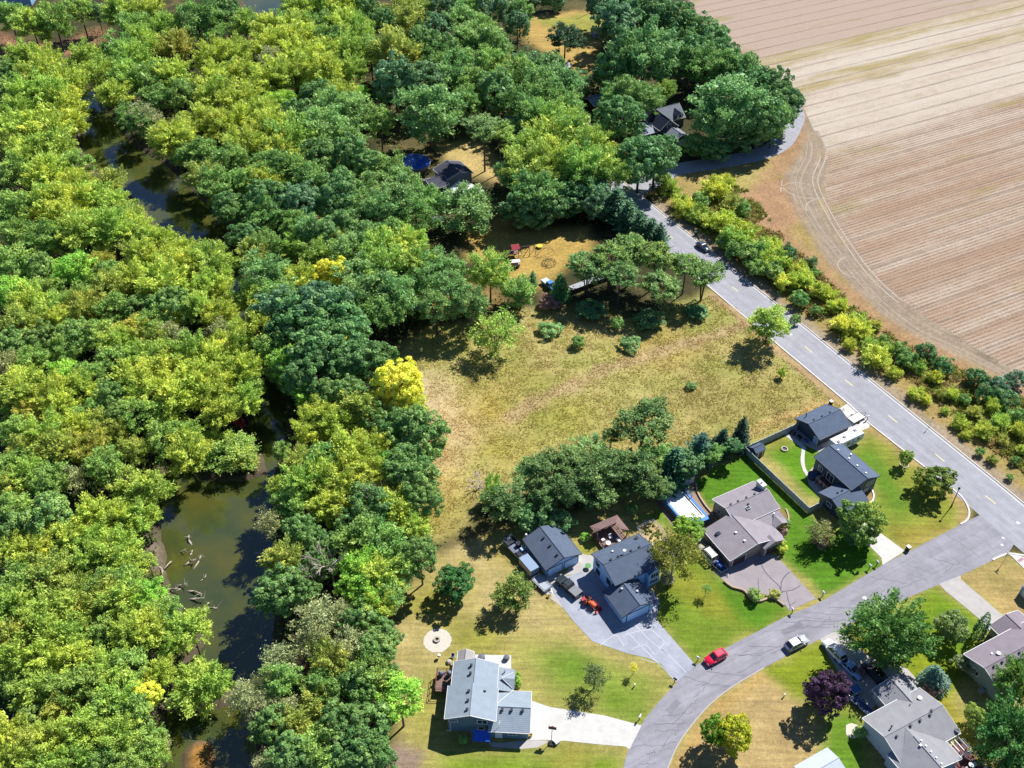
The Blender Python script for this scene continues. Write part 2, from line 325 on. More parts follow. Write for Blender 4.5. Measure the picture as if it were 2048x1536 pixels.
    C = wash(C, x, y, GP([(1380,965),(1440,930),(1490,905),(1560,970),(1615,1020),(1660,1060),(1720,1060),(1765,1130),(1650,1195),(1600,1150),(1560,1110),(1540,1050),(1520,1010),(1440,1000),(1420,1020)]), '#5f8d24', 1.2, 1.0, rag=.8, seed=33)
    C = wash(C, x, y, GP([(1500,890),(1590,862),(1640,900),(1660,960),(1650,1000),(1610,985),(1560,930)]), '#6c9a24', 1.5, 1.0, rag=1, seed=34)
    C = wash(C, x, y, GP([(1520,885),(1570,868),(1580,885),(1540,910)]), '#ab9a50', 2, 0.8, rag=1.5, seed=35)
    C = wash(C, x, y, GP([(1700,900),(1740,860),(1800,910),(1870,965),(1920,1010),(1925,1045),(1860,1075),(1790,1085),(1740,1060),(1750,980)]), '#949a3c', 1.5, 1.0, rag=1.5, seed=36)
    C = wash(C, x, y, GP([(1705,910),(1740,890),(1790,950),(1830,1010),(1800,1040),(1760,1010),(1750,960)]), '#64902a', 3, 0.9, rag=2, seed=37)
    C = wash(C, x, y, GP([(1735,852),(1790,890),(1850,940),(1905,985),(1930,1015),(1930,1040)]), '#bb9f68', 1.2, 0.85, line=1.3, rag=1.4, seed=38)
    C = wash(C, x, y, GP([(1790,1060),(1870,1045),(1900,1060),(1830,1095)]), '#a89644', 2.5, 0.8, rag=2, seed=39)
    C = wash(C, x, y, GP([(1270,1040),(1330,1010),(1370,1050),(1310,1060)]), '#6d922c', 1.5, 0.9, rag=1.2)
    C = wash(C, x, y, GP([(1145,1090),(1200,1085),(1190,1110),(1160,1112)]), '#9c9c3e', 1.5, 0.9)
    # south side of the street
    C = wash(C, x, y, GP([(1530,1340),(1400,1440),(1350,1540),(1560,1600),(1640,1500),(1600,1400)]), '#c0a670', 2, 1.0, rag=1.5, seed=41)
    C = wash(C, x, y, GP([(1520,1345),(1440,1400),(1390,1460),(1350,1540),(1370,1545),(1420,1450),(1480,1395),(1540,1355)]), '#c79f62', 1.5, 0.7, rag=1.2, seed=42)
    C = wash(C, x, y, GP([(1530,1338),(1640,1282),(1720,1370),(1700,1440),(1630,1410),(1580,1390)]), '#8b9a2a', 1.5, 1.0, rag=1.2, seed=43)
    C = wash(C, x, y, GP([(1650,1430),(1720,1420),(1740,1560),(1640,1560)]), '#6c922a', 2, 1.0, rag=1.2, seed=44)
    C = wash(C, x, y, GP([(1700,1255),(1870,1178),(1890,1190),(1960,1240),(1960,1300),(1880,1420),(1790,1330),(1720,1300)]), '#8f9e24', 1.5, 1.0, rag=1.2, seed=45)
    C = wash(C, x, y, GP([(1870,1180),(1960,1245),(1950,1320),(1890,1330),(1850,1230)]), '#6a9228', 3, 0.8, rag=2, seed=46)
    C = wash(C, x, y, GP([(1850,1330),(1900,1400),(1960,1480),(1980,1560),(1940,1560),(1870,1400)]), '#a8a02e', 2, 0.9, rag=1.5, seed=47)
    C = wash(C, x, y, GP([(1925,1155),(2000,1118),(2060,1150),(2060,1240),(2010,1235)]), '#c2a66c', 1.5, 1.0, rag=1.2, seed=48)
    C = wash(C, x, y, E(2000, 1160, 40, 30), '#8f8a4a', 3, 0.5, rag=3, sc=4)
    # planting beds: bark and soil
    for e in [(1300,1065,26,26)]: C = wash(C, x, y, E(*e), '#cdb07e', 0.8, 1, rag=.5)
    for pts in [[(1555,1010),(1575,1030),(1572,1060),(1556,1085),(1560,1108),(1545,1100),(1540,1060)], [(1690,1010),(1745,985),(1745,1000),(1700,1020)]]:
        C = wash(C, x, y, GP(pts), '#b58c66', 0.8, 0.9, rag=.5)
    # muddy river banks and bed
    rd = np.minimum(sdist(x, y, river), sdist(x, y, river_far))
    w = (1 - sm(0.5, 3.5, rd + (fbm(x, y, 4, 50) - 0.5) * 3))[:, None] * 0.8
    C = C * (1 - w) + np.array(A('#6d6150')) * w
    C = wash(C, x, y, GP([(285,1075),(318,1085),(325,1110),(315,1145),(295,1150)]), '#8b7d6c', 1.2, 1, rag=.6)
    C = wash(C, x, y, GP([(380,1495),(400,1480),(420,1490),(420,1560),(375,1560)]), '#c08c46', 1.2, 1, rag=.8)
    C = wash(C, x, y, GP([(775,1490),(800,1485),(840,1510),(830,1545),(770,1545)]), '#a08a78', 1.2, 1, rag=1)
    m = fbm(x, y, 2.2, 60)[:, None]; C = C * (0.84 + 0.32 * m)
    return np.clip(C, 0.004, 0.9)
def ground_height(x, y):
    rd = np.minimum(sdist(x, y, river), sdist(x, y, river_far))
    z = -2.0 * (1 - sm(-4.0, 2.5, rd))
    for q in LAND: z = np.maximum(z, -0.35 - 1.2 * sm(-1.0, 1.5, sdist(x, y, q)))
    bar = np.minimum(sdist(x, y, GP([(285,1075),(318,1085),(325,1110),(315,1145),(290,1150)])), sdist(x, y, GP([(372,1500),(395,1482),(418,1490),(420,1560),(370,1560)])))
    z = np.maximum(z, np.where(bar < 3, -0.55 - 0.35 * np.clip(bar, -1, 3), -9))
    lane_l = GP([(1255,390),(1300,365),(1350,340),(1440,325),(1520,308),(1560,288),(1580,258),(1588,225),(1560,180)])
    flat = np.minimum(ldist(x, y, lane_l) - 5, np.minimum(sdist(x, y, lawns), sdist(x, y, GP([(1180,330),(1330,330),(2200,1000),(2200,1200),(1900,1000)])))); flat = np.minimum(flat, ldist(x, y, GP([(1100,275),(1215,370),(1464,573)])) - 7)
    amp = np.clip((flat - 1.0) / 6.0, 0, 1) * np.clip((rd - 1) / 5, 0, 1)
    amp = amp * np.clip((np.minimum(sdist(x, y, track), sdist(x, y, field)) - 1) / 6, 0, 1)
    return z + (fbm(x, y, 14, 70) - 0.5) * 0.8 * amp
GC = ground_colour(PX, PY); GZ = ground_height(PX, PY)
def sample(arr, x, y):
    i = np.clip(((np.asarray(x) - GX0) / GS).round().astype(int), 0, len(gx) - 1); j = np.clip(((np.asarray(y) - GY0) / GS).round().astype(int), 0, len(gy) - 1)
    return arr[j * len(gx) + i]
def zat(x, y): return float(sample(GZ, x, y))

def ground_mat(name, tex, fine=0.35):
    m = bpy.data.materials.new(name); m.use_nodes = True; nt = m.node_tree; n = nt.nodes; L = nt.links; b = n['Principled BSDF']
    b.inputs['Roughness'].default_value = 0.95; b.inputs['Specular IOR Level'].default_value = 0.1
    at = n.new('ShaderNodeAttribute'); at.attribute_name = 'col'
    tc = n.new('ShaderNodeTexCoord')
    def noise(sc, det=5, rough=0.7, mapping=None):
        k = n.new('ShaderNodeTexNoise'); k.inputs['Scale'].default_value = sc; k.inputs['Detail'].default_value = det; k.inputs['Roughness'].default_value = rough
        L.new((mapping or tc).outputs[0 if mapping else 'Object'], k.inputs['Vector']); return k
    def rng_(src, a, b_, lo=0.3, hi=0.7):
        k = n.new('ShaderNodeMapRange'); k.inputs[1].default_value = lo; k.inputs[2].default_value = hi; k.inputs[3].default_value = a; k.inputs[4].default_value = b_; L.new(src, k.inputs[0]); return k.outputs[0]
    def mul(c, f):
        k = n.new('ShaderNodeMix'); k.data_type = 'RGBA'; k.blend_type = 'MULTIPLY'; k.inputs[0].default_value = 1; L.new(c, k.inputs[6]); L.new(f, k.inputs[7]); return k.outputs[2]
    def blend(c, col, f):
        k = n.new('ShaderNodeMix'); k.data_type = 'RGBA'; L.new(f, k.inputs[0]); L.new(c, k.inputs[6]); k.inputs[7].default_value = tuple(col) + (1,); return k.outputs[2]
    c = at.outputs['Color']
    n1 = noise(1.3, 8, 0.75); c = mul(c, rng_(n1.outputs['Fac'], 1 - fine, 1 + fine))
    n2 = noise(0.22, 4, 0.6); c = mul(c, rng_(n2.outputs['Fac'], 0.86, 1.14))
    h = n1.outputs['Fac']
    if tex == 'lawn':
        mp = n.new('ShaderNodeMapping'); mp.inputs['Rotation'].default_value = (0, 0, R(32)); mp.inputs['Scale'].default_value = (0.12, 1.6, 1); L.new(tc.outputs['Object'], mp.inputs['Vector'])
        st = noise(1.0, 3, 0.5, mp); c = mul(c, rng_(st.outputs['Fac'], 0.82, 1.18)); n7 = noise(0.35, 6, 0.75); c = blend(c, A('#a5984a'), rng_(n7.outputs['Fac'], 0, 0.22, 0.52, 0.72)); n8 = noise(3.5, 3, 0.8); c = mul(c, rng_(n8.outputs['Fac'], 0.78, 1.22))
    if tex == 'meadow':
        n3 = noise(0.6, 6, 0.8); c = blend(c, A('#cdbd80'), rng_(n3.outputs['Fac'], 0, 0.6, 0.56, 0.72))
        n4 = noise(0.9, 6, 0.8); c = blend(c, A('#6f7a33'), rng_(n4.outputs['Fac'], 0, 0.55, 0.58, 0.74))
    if tex == 'field':
        mp = n.new('ShaderNodeMapping'); mp.inputs['Rotation'].default_value = (0, 0, -ROW); L.new(tc.outputs['Object'], mp.inputs['Vector'])
        sp = n.new('ShaderNodeSeparateXYZ'); L.new(mp.outputs[0], sp.inputs[0]); yp = sp.outputs[1]
        perp = lambda px, py: -math.sin(ROW) * G2(px, py)[0] + math.cos(ROW) * G2(px, py)[1]
        def madd(a, k, b_):
            q = n.new('ShaderNodeMath'); q.operation = 'MULTIPLY_ADD'; L.new(a, q.inputs[0]); q.inputs[1].default_value = k; L.new(b_, q.inputs[2]); return q.outputs[0]
        def mulv(a, b_):
            q = n.new('ShaderNodeMath'); q.operation = 'MULTIPLY'; L.new(a, q.inputs[0]); L.new(b_, q.inputs[1]) if not isinstance(b_, float) else setattr(q.inputs[1], 'default_value', b_); return q.outputs[0]
        def stretched(sx, sy, det, rough, ox=0.0):
            k = n.new('ShaderNodeMapping'); k.inputs['Scale'].default_value = (sx, sy, 1); k.inputs['Location'].default_value = (ox, ox * .7, 0); L.new(mp.outputs[0], k.inputs['Vector']); return noise(1.0, det, rough, k).outputs['Fac']
        ywob = madd(stretched(.02, .02, 2, .5, 9), 8.0, yp)
        y0 = perp(1750, 275) + 4.0; y1 = perp(1536, 118) + 4.0; y2 = perp(1536, 150) + 4.0
        near_zone = rng_(ywob, 1.0, 0.0, y0 - 3, y0 + 3)          # freshly combined rows, nearest the road
        far_zone = rng_(ywob, 0.0, 1.0, y1 - 2, y1 + 3)           # darker strip at the far side
        pale = stretched(.012, .14, 4, .7)
        c = blend(c, A('#ddd0bd'), rng_(pale, 0.15, 0.9, 0.35, 0.6))
        kz = n.new('ShaderNodeMix'); kz.data_type = 'RGBA'; L.new(mulv(near_zone, rng_(stretched(.01, .11, 4, .75, 4), 0.25, 1.0, 0.38, 0.6)), kz.inputs[0]); L.new(c, kz.inputs[6]); kz.inputs[7].default_value = A('#b89a80') + (1,); c = kz.outputs[2]
        kf = n.new('ShaderNodeMix'); kf.data_type = 'RGBA'; L.new(mulv(far_zone, 0.8), kf.inputs[0]); L.new(c, kf.inputs[6]); kf.inputs[7].default_value = A('#bfa592') + (1,); c = kf.outputs[2]
        # weedy olive passes
        for px, py, w_ in ((1536, 128, 4.0), (1640, 165, 3.0)):
            yc = perp(px, py) + 4.0; b1 = rng_(ywob, 0.0, 1.0, yc - w_ - 2, yc - w_); b2 = rng_(ywob, 1.0, 0.0, yc + w_, yc + w_ + 2)
            c = blend(c, A('#b3a066'), mulv(mulv(b1, b2), rng_(stretched(.03, .2, 4, .7, px), 0.2, 0.9, 0.4, 0.6)))
        c = blend(c, A('#a89c58'), rng_(stretched(.02, .07, 3, .6, 7), 0, 0.55, 0.6, 0.68))
        # planted rows, broken up, and the darker wheelings every few metres
        wv = n.new('ShaderNodeTexWave'); wv.wave_type = 'BANDS'; wv.bands_direction = 'Y'; wv.inputs['Scale'].default_value = 0.28; wv.inputs['Distortion'].default_value = 0.25; wv.inputs['Detail'].default_value = 2; wv.inputs['Detail Scale'].default_value = 2.0; L.new(mp.outputs[0], wv.inputs['Vector'])
        row = rng_(wv.outputs['Fac'], 1.0, 0.0, 0.05, 0.75)
        amt = mulv(row, madd(near_zone, 0.72, rng_(stretched(.05, .5, 5, .8, 2), 0.0, 0.25, 0.35, 0.65)))
        c = blend(c, A('#8f6f58'), mulv(amt, rng_(stretched(.25, .25, 5, .8, 12), 0.25, 1.0, 0.36, 0.6)))
        w2 = n.new('ShaderNodeTexWave'); w2.wave_type = 'BANDS'; w2.bands_direction = 'Y'; w2.inputs['Scale'].default_value = 0.05; w2.inputs['Distortion'].default_value = 0.25; L.new(mp.outputs[0], w2.inputs['Vector'])
        c = blend(c, A('#8c7a6c'), mulv(rng_(w2.outputs['Fac'], 0.75, 0.0, 0.0, 0.07), rng_(stretched(.03, .3, 4, .8, 5), 0.2, 1.0, 0.35, 0.6)))
        n5 = noise(1.6, 6, 0.9); c = blend(c, A('#b98a58'), mulv(near_zone, rng_(n5.outputs['Fac'], 0, 0.75, 0.54, 0.68)))
        n6 = noise(2.0, 6, 0.9); c = blend(c, A('#f4ead8'), rng_(n6.outputs['Fac'], 0, 0.7, 0.54, 0.7))
        n9 = noise(2.6, 5, 0.9); c = mul(c, rng_(n9.outputs['Fac'], 0.72, 1.25, 0.35, 0.65))
    L.new(c, b.inputs['Base Color'])
    bp = n.new('ShaderNodeBump'); bp.inputs['Strength'].default_value = 0.6 if tex != 'lawn' else 0.3; bp.inputs['Distance'].default_value = 0.25
    L.new(h, bp.inputs['Height']); L.new(bp.outputs[0], b.inputs['Normal'])
    return m
ROW = R(26.5)
cxs = (PX.reshape(XX.shape)[:-1, :-1] + GS / 2).ravel(); cys = (PY.reshape(XX.shape)[:-1, :-1] + GS / 2).ravel()
nxv = len(gx); jj, ii = np.meshgrid(np.arange(len(gy) - 1), np.arange(len(gx) - 1), indexing='ij')
q0 = (jj * nxv + ii).ravel(); FACES = np.stack([q0, q0 + 1, q0 + 1 + nxv, q0 + nxv], 1)
cls = np.zeros(len(FACES), int)
cls[sdist(cxs, cys, lawns) < 0] = 2; cls[sdist(cxs, cys, far_lawn) < 0] = 2; cls[sdist(cxs, cys, meadow) < 0] = 1
cls[sdist(cxs, cys, field) < 0] = 3; cls[(sdist(cxs, cys, track) < 0)] = 4
rgba = np.concatenate([GC, np.ones((len(GC), 1))], 1); V3 = np.stack([PX, PY, GZ], 1)
for k, (nm, tex, fine) in enumerate([('ground', 'rough', 0.4), ('meadow', 'meadow', 0.35), ('lawn', 'lawn', 0.25), ('crop_field', 'field', 0.3), ('farm_track', 'rough', 0.28)]):
    F = FACES[cls == k]; u, inv = np.unique(F, return_inverse=True)
    vv, ff, cc = V3[u], inv.reshape(F.shape), rgba[u]
    if k == 0:                                # the sheet goes on to the horizon
        o = len(vv); W = 4000.0
        ring = np.array([(GX0, GY0, 0), (GX1, GY0, 0), (GX1, GY1, 0), (GX0, GY1, 0), (-W, -W, 0), (W, -W, 0), (W, W, 0), (-W, W, 0)], float)
        vv = np.concatenate([vv, ring]); ff = np.concatenate([ff, np.array([(4, 5, 1, 0), (5, 6, 2, 1), (6, 7, 3, 2), (7, 4, 0, 3)]) + o]); cc = np.concatenate([cc, np.tile(np.array(A('#6f7038') + (1,)), (8, 1))])
    me = np_mesh(nm, vv, ff, ground_mat(nm, tex, fine), attr=cc); me.polygons.foreach_set('use_smooth', [True] * len(me.polygons))
    ob = bpy.data.objects.new(nm, me); COL.objects.link(ob); ob['kind'] = 'structure'

# water: murky and shallow, glossy enough to take the sky
wm = mat('river_water', A('#7a7430'), rough=0.08, spec=0.9); nt = wm.node_tree; n = nt.nodes
tc = n.new('ShaderNodeTexCoord'); nz = n.new('ShaderNodeTexNoise'); nz.inputs['Scale'].default_value = 0.12; nz.inputs['Detail'].default_value = 4
cr = n.new('ShaderNodeValToRGB'); cr.color_ramp.elements[0].position = 0.35; cr.color_ramp.elements[1].position = 0.68
cr.color_ramp.elements[0].color = A('#4d5a34', .85) + (1,); cr.color_ramp.elements[1].color = A('#69682c', .85) + (1,)
nt.links.new(tc.outputs['Object'], nz.inputs['Vector']); nt.links.new(nz.outputs['Fac'], cr.inputs[0]); nt.links.new(cr.outputs[0], n['Principled BSDF'].inputs['Base Color'])
n2 = n.new('ShaderNodeTexNoise'); n2.inputs['Scale'].default_value = 1.5; n2.inputs['Detail'].default_value = 3; nt.links.new(tc.outputs['Object'], n2.inputs['Vector'])
bp = n.new('ShaderNodeBump'); bp.inputs['Strength'].default_value = 0.12; bp.inputs['Distance'].default_value = 0.05; nt.links.new(n2.outputs['Fac'], bp.inputs['Height']); nt.links.new(bp.outputs[0], n['Principled BSDF'].inputs['Normal'])
la, lb = GP(catmull(bankL, 4), WATER_Z), GP(catmull(bankR, 4), WATER_Z)
la = offset_line(la, -5.0); lb = offset_line(lb, 5.0)
sheet('river', la + lb[::-1], WATER_Z, wm); sheet('river', [(x, y) for x, y in GP([(440,-40),(490,70),(590,40),(640,-40)], WATER_Z)], WATER_Z, wm)

# wheel marks worn into the headland
rw = random.Random(12)
for nm, colr, offs in (('tyre_tracks', '#988673', (-4.6, -1.4, 1.2, 3.4)), ('tyre_tracks', '#bfae9b', (-2.6, 2.2))):
    mb = MB(); base = catmull(GP([(1598,225),(1622,262),(1628,310),(1612,365),(1640,440),(1690,512),(1755,582),(1840,650),(1930,697),(2080,778)]), 8)
    for o_ in offs:
        i0 = rw.randint(0, 20); i1 = rw.randint(45, len(base)); ph = rw.random() * 6.28
        L_ = [(x + math.sin(k * .22 + ph) * .5, y + math.cos(k * .19 + ph) * .5) for k, (x, y) in enumerate(offset_line(base, o_))][i0:i1]
        for dd in (0, 1.5):
            if len(L_) > 4: strip(mb, offset_line(L_, dd), rw.uniform(.16, .34), 0.012 + .001 * len(mb.v) / 500 + (.004 if colr[1] == 'b' else 0))
    for cx, cy, r_ in ((1600,385,5.5),(1612,372,7.0),(1655,420,6),(1715,535,5)):
        p = G(cx, cy); a0 = rw.uniform(0, 6.28)
        strip(mb, [(p.x + r_ * math.cos(a0 + t * .16), p.y + r_ * math.sin(a0 + t * .16)) for t in range(16)], .3, .022 + (.004 if colr[1] == 'b' else 0))
    o = mb.build(nm, mat('track_' + colr[1:], A(colr), noise=.3, nscale=1.5)); o['kind'] = 'structure'
# ------------------------------------------------------------------ roads, drives, kerbs, markings
def asphalt(name, col, var=0.14, along=None):
    m = mat(name, col, rough=0.9, spec=0.2); nt = m.node_tree; n = nt.nodes; L = nt.links; b = n['Principled BSDF']
    tc = n.new('ShaderNodeTexCoord')
    a = n.new('ShaderNodeTexNoise'); a.inputs['Scale'].default_value = 0.16; a.inputs['Detail'].default_value = 6; a.inputs['Roughness'].default_value = 0.65
    c = n.new('ShaderNodeTexNoise'); c.inputs['Scale'].default_value = 5.0; c.inputs['Detail'].default_value = 4
    for k in (a, c): L.new(tc.outputs['Object'], k.inputs['Vector'])
    s = n.new('ShaderNodeMath'); s.operation = 'MULTIPLY_ADD'; s.inputs[1].default_value = 0.45; L.new(c.outputs['Fac'], s.inputs[0]); L.new(a.outputs['Fac'], s.inputs[2])
    mp = n.new('ShaderNodeMapRange'); mp.inputs[1].default_value = 0.45; mp.inputs[2].default_value = 1.0; mp.inputs[3].default_value = 1 - var; mp.inputs[4].default_value = 1 + var; L.new(s.outputs[0], mp.inputs[0])
    mx = n.new('ShaderNodeMix'); mx.data_type = 'RGBA'; mx.blend_type = 'MULTIPLY'; mx.inputs[0].default_value = 1; mx.inputs[6].default_value = tuple(col) + (1,)
    L.new(mp.outputs[0], mx.inputs[7]); out = mx.outputs[2]
    def extra(vec, sc, det, lo, hi, a0, a1, out):
        k = n.new('ShaderNodeTexNoise'); k.inputs['Scale'].default_value = sc; k.inputs['Detail'].default_value = det; k.inputs['Roughness'].default_value = 0.7; L.new(vec, k.inputs['Vector'])
        r_ = n.new('ShaderNodeMapRange'); r_.inputs[1].default_value = lo; r_.inputs[2].default_value = hi; r_.inputs[3].default_value = a0; r_.inputs[4].default_value = a1; L.new(k.outputs['Fac'], r_.inputs[0])
        q = n.new('ShaderNodeMix'); q.data_type = 'RGBA'; q.blend_type = 'MULTIPLY'; q.inputs[0].default_value = 1; L.new(out, q.inputs[6]); L.new(r_.outputs[0], q.inputs[7]); return q.outputs[2]
    out = extra(tc.outputs['Object'], 0.6, 8, 0.35, 0.65, 0.9, 1.08, out)
    if along is not None:
        g = n.new('ShaderNodeMapping'); g.vector_type = 'TEXTURE'; g.inputs['Rotation'].default_value = (0, 0, along); g.inputs['Scale'].default_value = (40, 1.3, 1); L.new(tc.outputs['Object'], g.inputs['Vector'])
        out = extra(g.outputs[0], 1.0, 3, 0.3, 0.7, 0.86, 1.1, out)
    L.new(out, b.inputs['Base Color']); return m
M_road = asphalt('road_asphalt', A('#b7b6bd'), 0.09, math.atan2(G2(1970.5,991.2)[1] - G2(1280,423)[1], G2(1970.5,991.2)[0] - G2(1280,423)[0]))
M_street = asphalt('street_asphalt', A('#aba8b0'), 0.2, R(28))
M_drivec = asphalt('drive_asphalt', A('#b3a9ac'), 0.12)
M_driveb = asphalt('drive_sealed', A('#b9bdc8'), 0.22)
M_conc = asphalt('pale_concrete', A('#ebe7e0', .98), 0.08)
M_conc2 = asphalt('grey_concrete', A('#cfc9c3'), 0.08)
M_kerb = mat('kerb_concrete', A('#e6dfd6', 1.1), noise=0.1, nscale=1.5)
M_paintw = mat('worn_white_paint', A('#f3eedd', 1.2), noise=0.12, nscale=4)
M_painty = mat('worn_yellow_paint', A('#ecd9a0', 1.15), noise=0.12, nscale=4)
M_crack = mat('crack_sealant', A('#6d6a78'), rough=0.8)
centre = [(1100,275),(1160,325),(1215,370),(1280,423),(1335,468),(1464,573),(1609.7,692.7),(1776.8,831),(1970.5,991.2),(2130,1125),(2300,1268)]
cl = GP(centre); half = 5.05
sheet('main_road', offset_line(cl, half) + offset_line(cl, -half)[::-1], 0.03, M_road)
# dashes at the spacing seen in the photograph, edge lines, kerbs
u0 = Vector(G2(1280,423)); u1 = Vector(G2(1970.5,991.2)); ud = (u1 - u0).normalized()
for px in [(1227,380),(1280,423),(1335,468),(1399,520),(1464,573),(1536,632),(1609.7,692.7),(1689.8,759.4),(1776.8,831),(1870,907.8),(1970.5,991.2)]:
    p = Vector(G2(*px)); mb = MB(); strip(mb, [tuple(p), tuple(p + ud * 2.6)], 0.24, 0.038)
    o = mb.build('lane_dash', M_painty); o['kind'] = 'structure'
e1 = [Vector(p) for p in offset_line(cl, half - 0.5)]
mb = MB(); strip(mb, [tuple(p) for p in e1], 0.14, 0.037); mb.build('edge_line', M_paintw)['kind'] = 'structure'
mb = MB(); curb(mb, offset_line(cl, half + 0.12), 0.22, 0.12); mb.build('kerb', M_kerb)['kind'] = 'structure'
kl = [p for p in offset_line(cl, -half - 0.15)]
i0 = 7
seg = kl[:8] + GP([(1851,935),(1893,967)]) + GP(catmull([(1905,977.6),(1922,992),(1934,1010),(1938.5,1026),(1934,1040),(1920.6,1048.5)], 4))
seg = kl[:7] + [tuple(p) for p in GP([(1700.6,811),(1741,849),(1851.5,936),(1895,970)])] + GP(catmull([(1905,978),(1922,992),(1934,1010),(1938.5,1026),(1934,1040),(1920.6,1048.5)], 4))
mb = MB(); curb(mb, seg, 0.34, 0.12); mb.build('kerb', M_kerb)['kind'] = 'structure'
mb = MB(); curb(mb, GP(catmull([(1985,1120),(2000,1113),(2016,1108),(2034,1109),(2060,1117),(2120,1160)], 4)), 0.4, 0.12); mb.build('kerb', M_kerb)['kind'] = 'structure'
# corner ramp with its red plate
sheet('corner_ramp', GP([(2015,1109),(2034,1110),(2060,1118),(2070,1150),(2048,1138),(2022,1112)]), 0.075, M_conc)
sheet('tactile_plate', GP([(2034,1121),(2043,1115),(2049,1119),(2039,1125)]), 0.083, mat('red_plate', A('#c08a94'), noise=0.1))
# side street
up = [(2010,1010),(1960,1030),(1919.5,1050),(1820,1101.8),(1765,1130),(1648,1200),(1572,1233),(1515,1263),(1451.6,1296),(1392.5,1331),(1353,1366),(1309,1414),(1283,1449),(1259,1495),(1247,1536),(1240,1600)]
lo = [(2030,1085),(2015,1107),(1997.6,1114.5),(1921,1151.6),(1878.5,1169),(1818,1194.5),(1732,1232.6),(1687,1255),(1648,1274),(1528,1335.6),(1462.5,1375),(1418.8,1410),(1386,1447),(1357.5,1486.6),(1335.6,1536),(1315,1600)]
street_c = [((a[0] + b[0]) / 2, (a[1] + b[1]) / 2) for a, b in zip(GP(up), GP(lo))]
sheet('side_street', GP(catmull(up, 3)) + GP(catmull(lo, 3))[::-1], 0.022, M_street)
mb = MB(); curb(mb, offset_line(GP(catmull(lo[9:], 3)), 0.0), 0.2, 0.05); mb.build('kerb', mat('street_edge', A('#c9c0b8'), noise=0.15))['kind'] = 'structure'
# far lane curving round the tree clump
lane = GP(catmull([(1255,390),(1300,365),(1350,340),(1440,325),(1520,308),(1560,288),(1580,258),(1588,225),(1560,180)], 5))
sheet('side_lane', offset_line(lane, 3.3) + offset_line(lane, -3.3)[::-1], 0.018, M_road)
# crack lines across the street
rnd = random.Random(4); ck = MB()
def wig(a, b, n=7, amp=0.25):
    return [(a[0] + (b[0] - a[0]) * t / n + rnd.uniform(-amp, amp), a[1] + (b[1] - a[1]) * t / n + rnd.uniform(-amp, amp)) for t in range(n + 1)]
upm, lom = GP(catmull(up, 3)), GP(catmull(lo, 3))
for i in range(6, len(upm) - 3):
    if rnd.random() < 0.75:
        a, b = Vector(upm[i]), Vector(lom[min(i + rnd.choice((-1, 0, 0, 1)), len(lom) - 1)]); t0, t1 = sorted((rnd.uniform(0, .4), rnd.uniform(.6, 1)))
        strip(ck, wig(a.lerp(b, t0 + .02), a.lerp(b, t1 - .02)), rnd.uniform(0.05, 0.1), 0.026)
for i in range(8, len(upm) - 5, 2):
    t = rnd.uniform(.2, .8); a = Vector(upm[i]).lerp(Vector(lom[i]), t); b = Vector(upm[i + 2]).lerp(Vector(lom[i + 2]), t + rnd.uniform(-.1, .1)); strip(ck, wig(a, b), rnd.uniform(0.04, 0.09), 0.0262)
o = ck.build('crack_lines', mat('street_cracks', A('#78757f'), rough=0.9)); o['kind'] = 'structure'
MANH = ['pale manhole cover in the side street above the biggest street tree', 'upper one of two white covers near the stop sign', 'lower one of two white covers near the stop sign', 'pale manhole cover in the junction at right edge', 'pale manhole cover on the main road beside the lone tree']
for k_, (px, r) in enumerate([((1729,1196),0.42),((2006,1076),0.3),((2004,1090),0.3),((2036,1046),0.4),((1582,669),0.35)]):
    p = G(*px); o = MB().lathe([(r, 0.0), (r * 0.98, 0.012), (0, 0.012)], (0, 0, 0.03), 14).build('manhole_cover', mat('manhole_iron', A('#ecebe6'), noise=.1)); o.location = (p.x, p.y, 0); pass
    tag(o, MANH[k_], 'manhole cover', 'manhole covers')
# drives
sheet('driveway', GP([(1062,1401),(1099,1414),(1208,1431),(1283,1451),(1259,1499),(1250,1493),(1208,1490),(1132,1482),(1090,1480),(1058,1480)]), 0.03, M_conc)
sheet('walkway', GP([(975,1483),(1000,1486),(1058,1480),(1092,1481),(1097,1484),(1075,1495),(1044,1498),(985,1494)]), 0.018, M_conc2)
sheet('patio', GP([(950,1309),(1022.5,1311),(1022,1345),(965,1345),(948,1330)]), 0.024, M_conc)
db = [(1101.6,1174),(1127,1217),(1148,1244),(1185.5,1283),(1254.7,1307),(1296,1316),(1322.5,1329),(1352,1365),(1391.5,1331),(1313,1240),(1318,1200),(1290,1160),(1200,1140),(1170,1148),(1162,1142.6),(1125,1156)]
sheet('driveway', GP(db), 0.028, M_driveb)
sheet('concrete_apron', GP([(1085,1150),(1139,1146),(1125,1157),(1101,1175),(1128,1217),(1120,1212),(1080,1180)]), 0.024, M_conc2)
sheet('concrete_apron', GP([(1128,1150),(1160,1108),(1190,1112),(1192,1150),(1172,1150),(1163,1144),(1140,1150)]), 0.032, M_conc2)
dl = MB()
for pts in [[(1232,1240),(1265,1275),(1310,1320),(1350,1362)], [(1250,1270),(1300,1260),(1335,1290)], [(1260,1240),(1300,1280),(1345,1318),(1372,1345)], [(1330,1285),(1322,1297),(1340,1312)], [(1200,1292),(1230,1270),(1248,1292)], [(1262,1300),(1290,1290),(1310,1310)], [(1282,1318),(1310,1326)]]:
    strip(dl, [(x + rnd.uniform(-.06, .06), y + rnd.uniform(-.06, .06)) for x, y in catmull(GP(pts), 5)], 0.09, 0.033)
dl.build('drive_seams', mat('pale_seam', A('#e2e3e8', 1.05), noise=.15))['kind'] = 'structure'
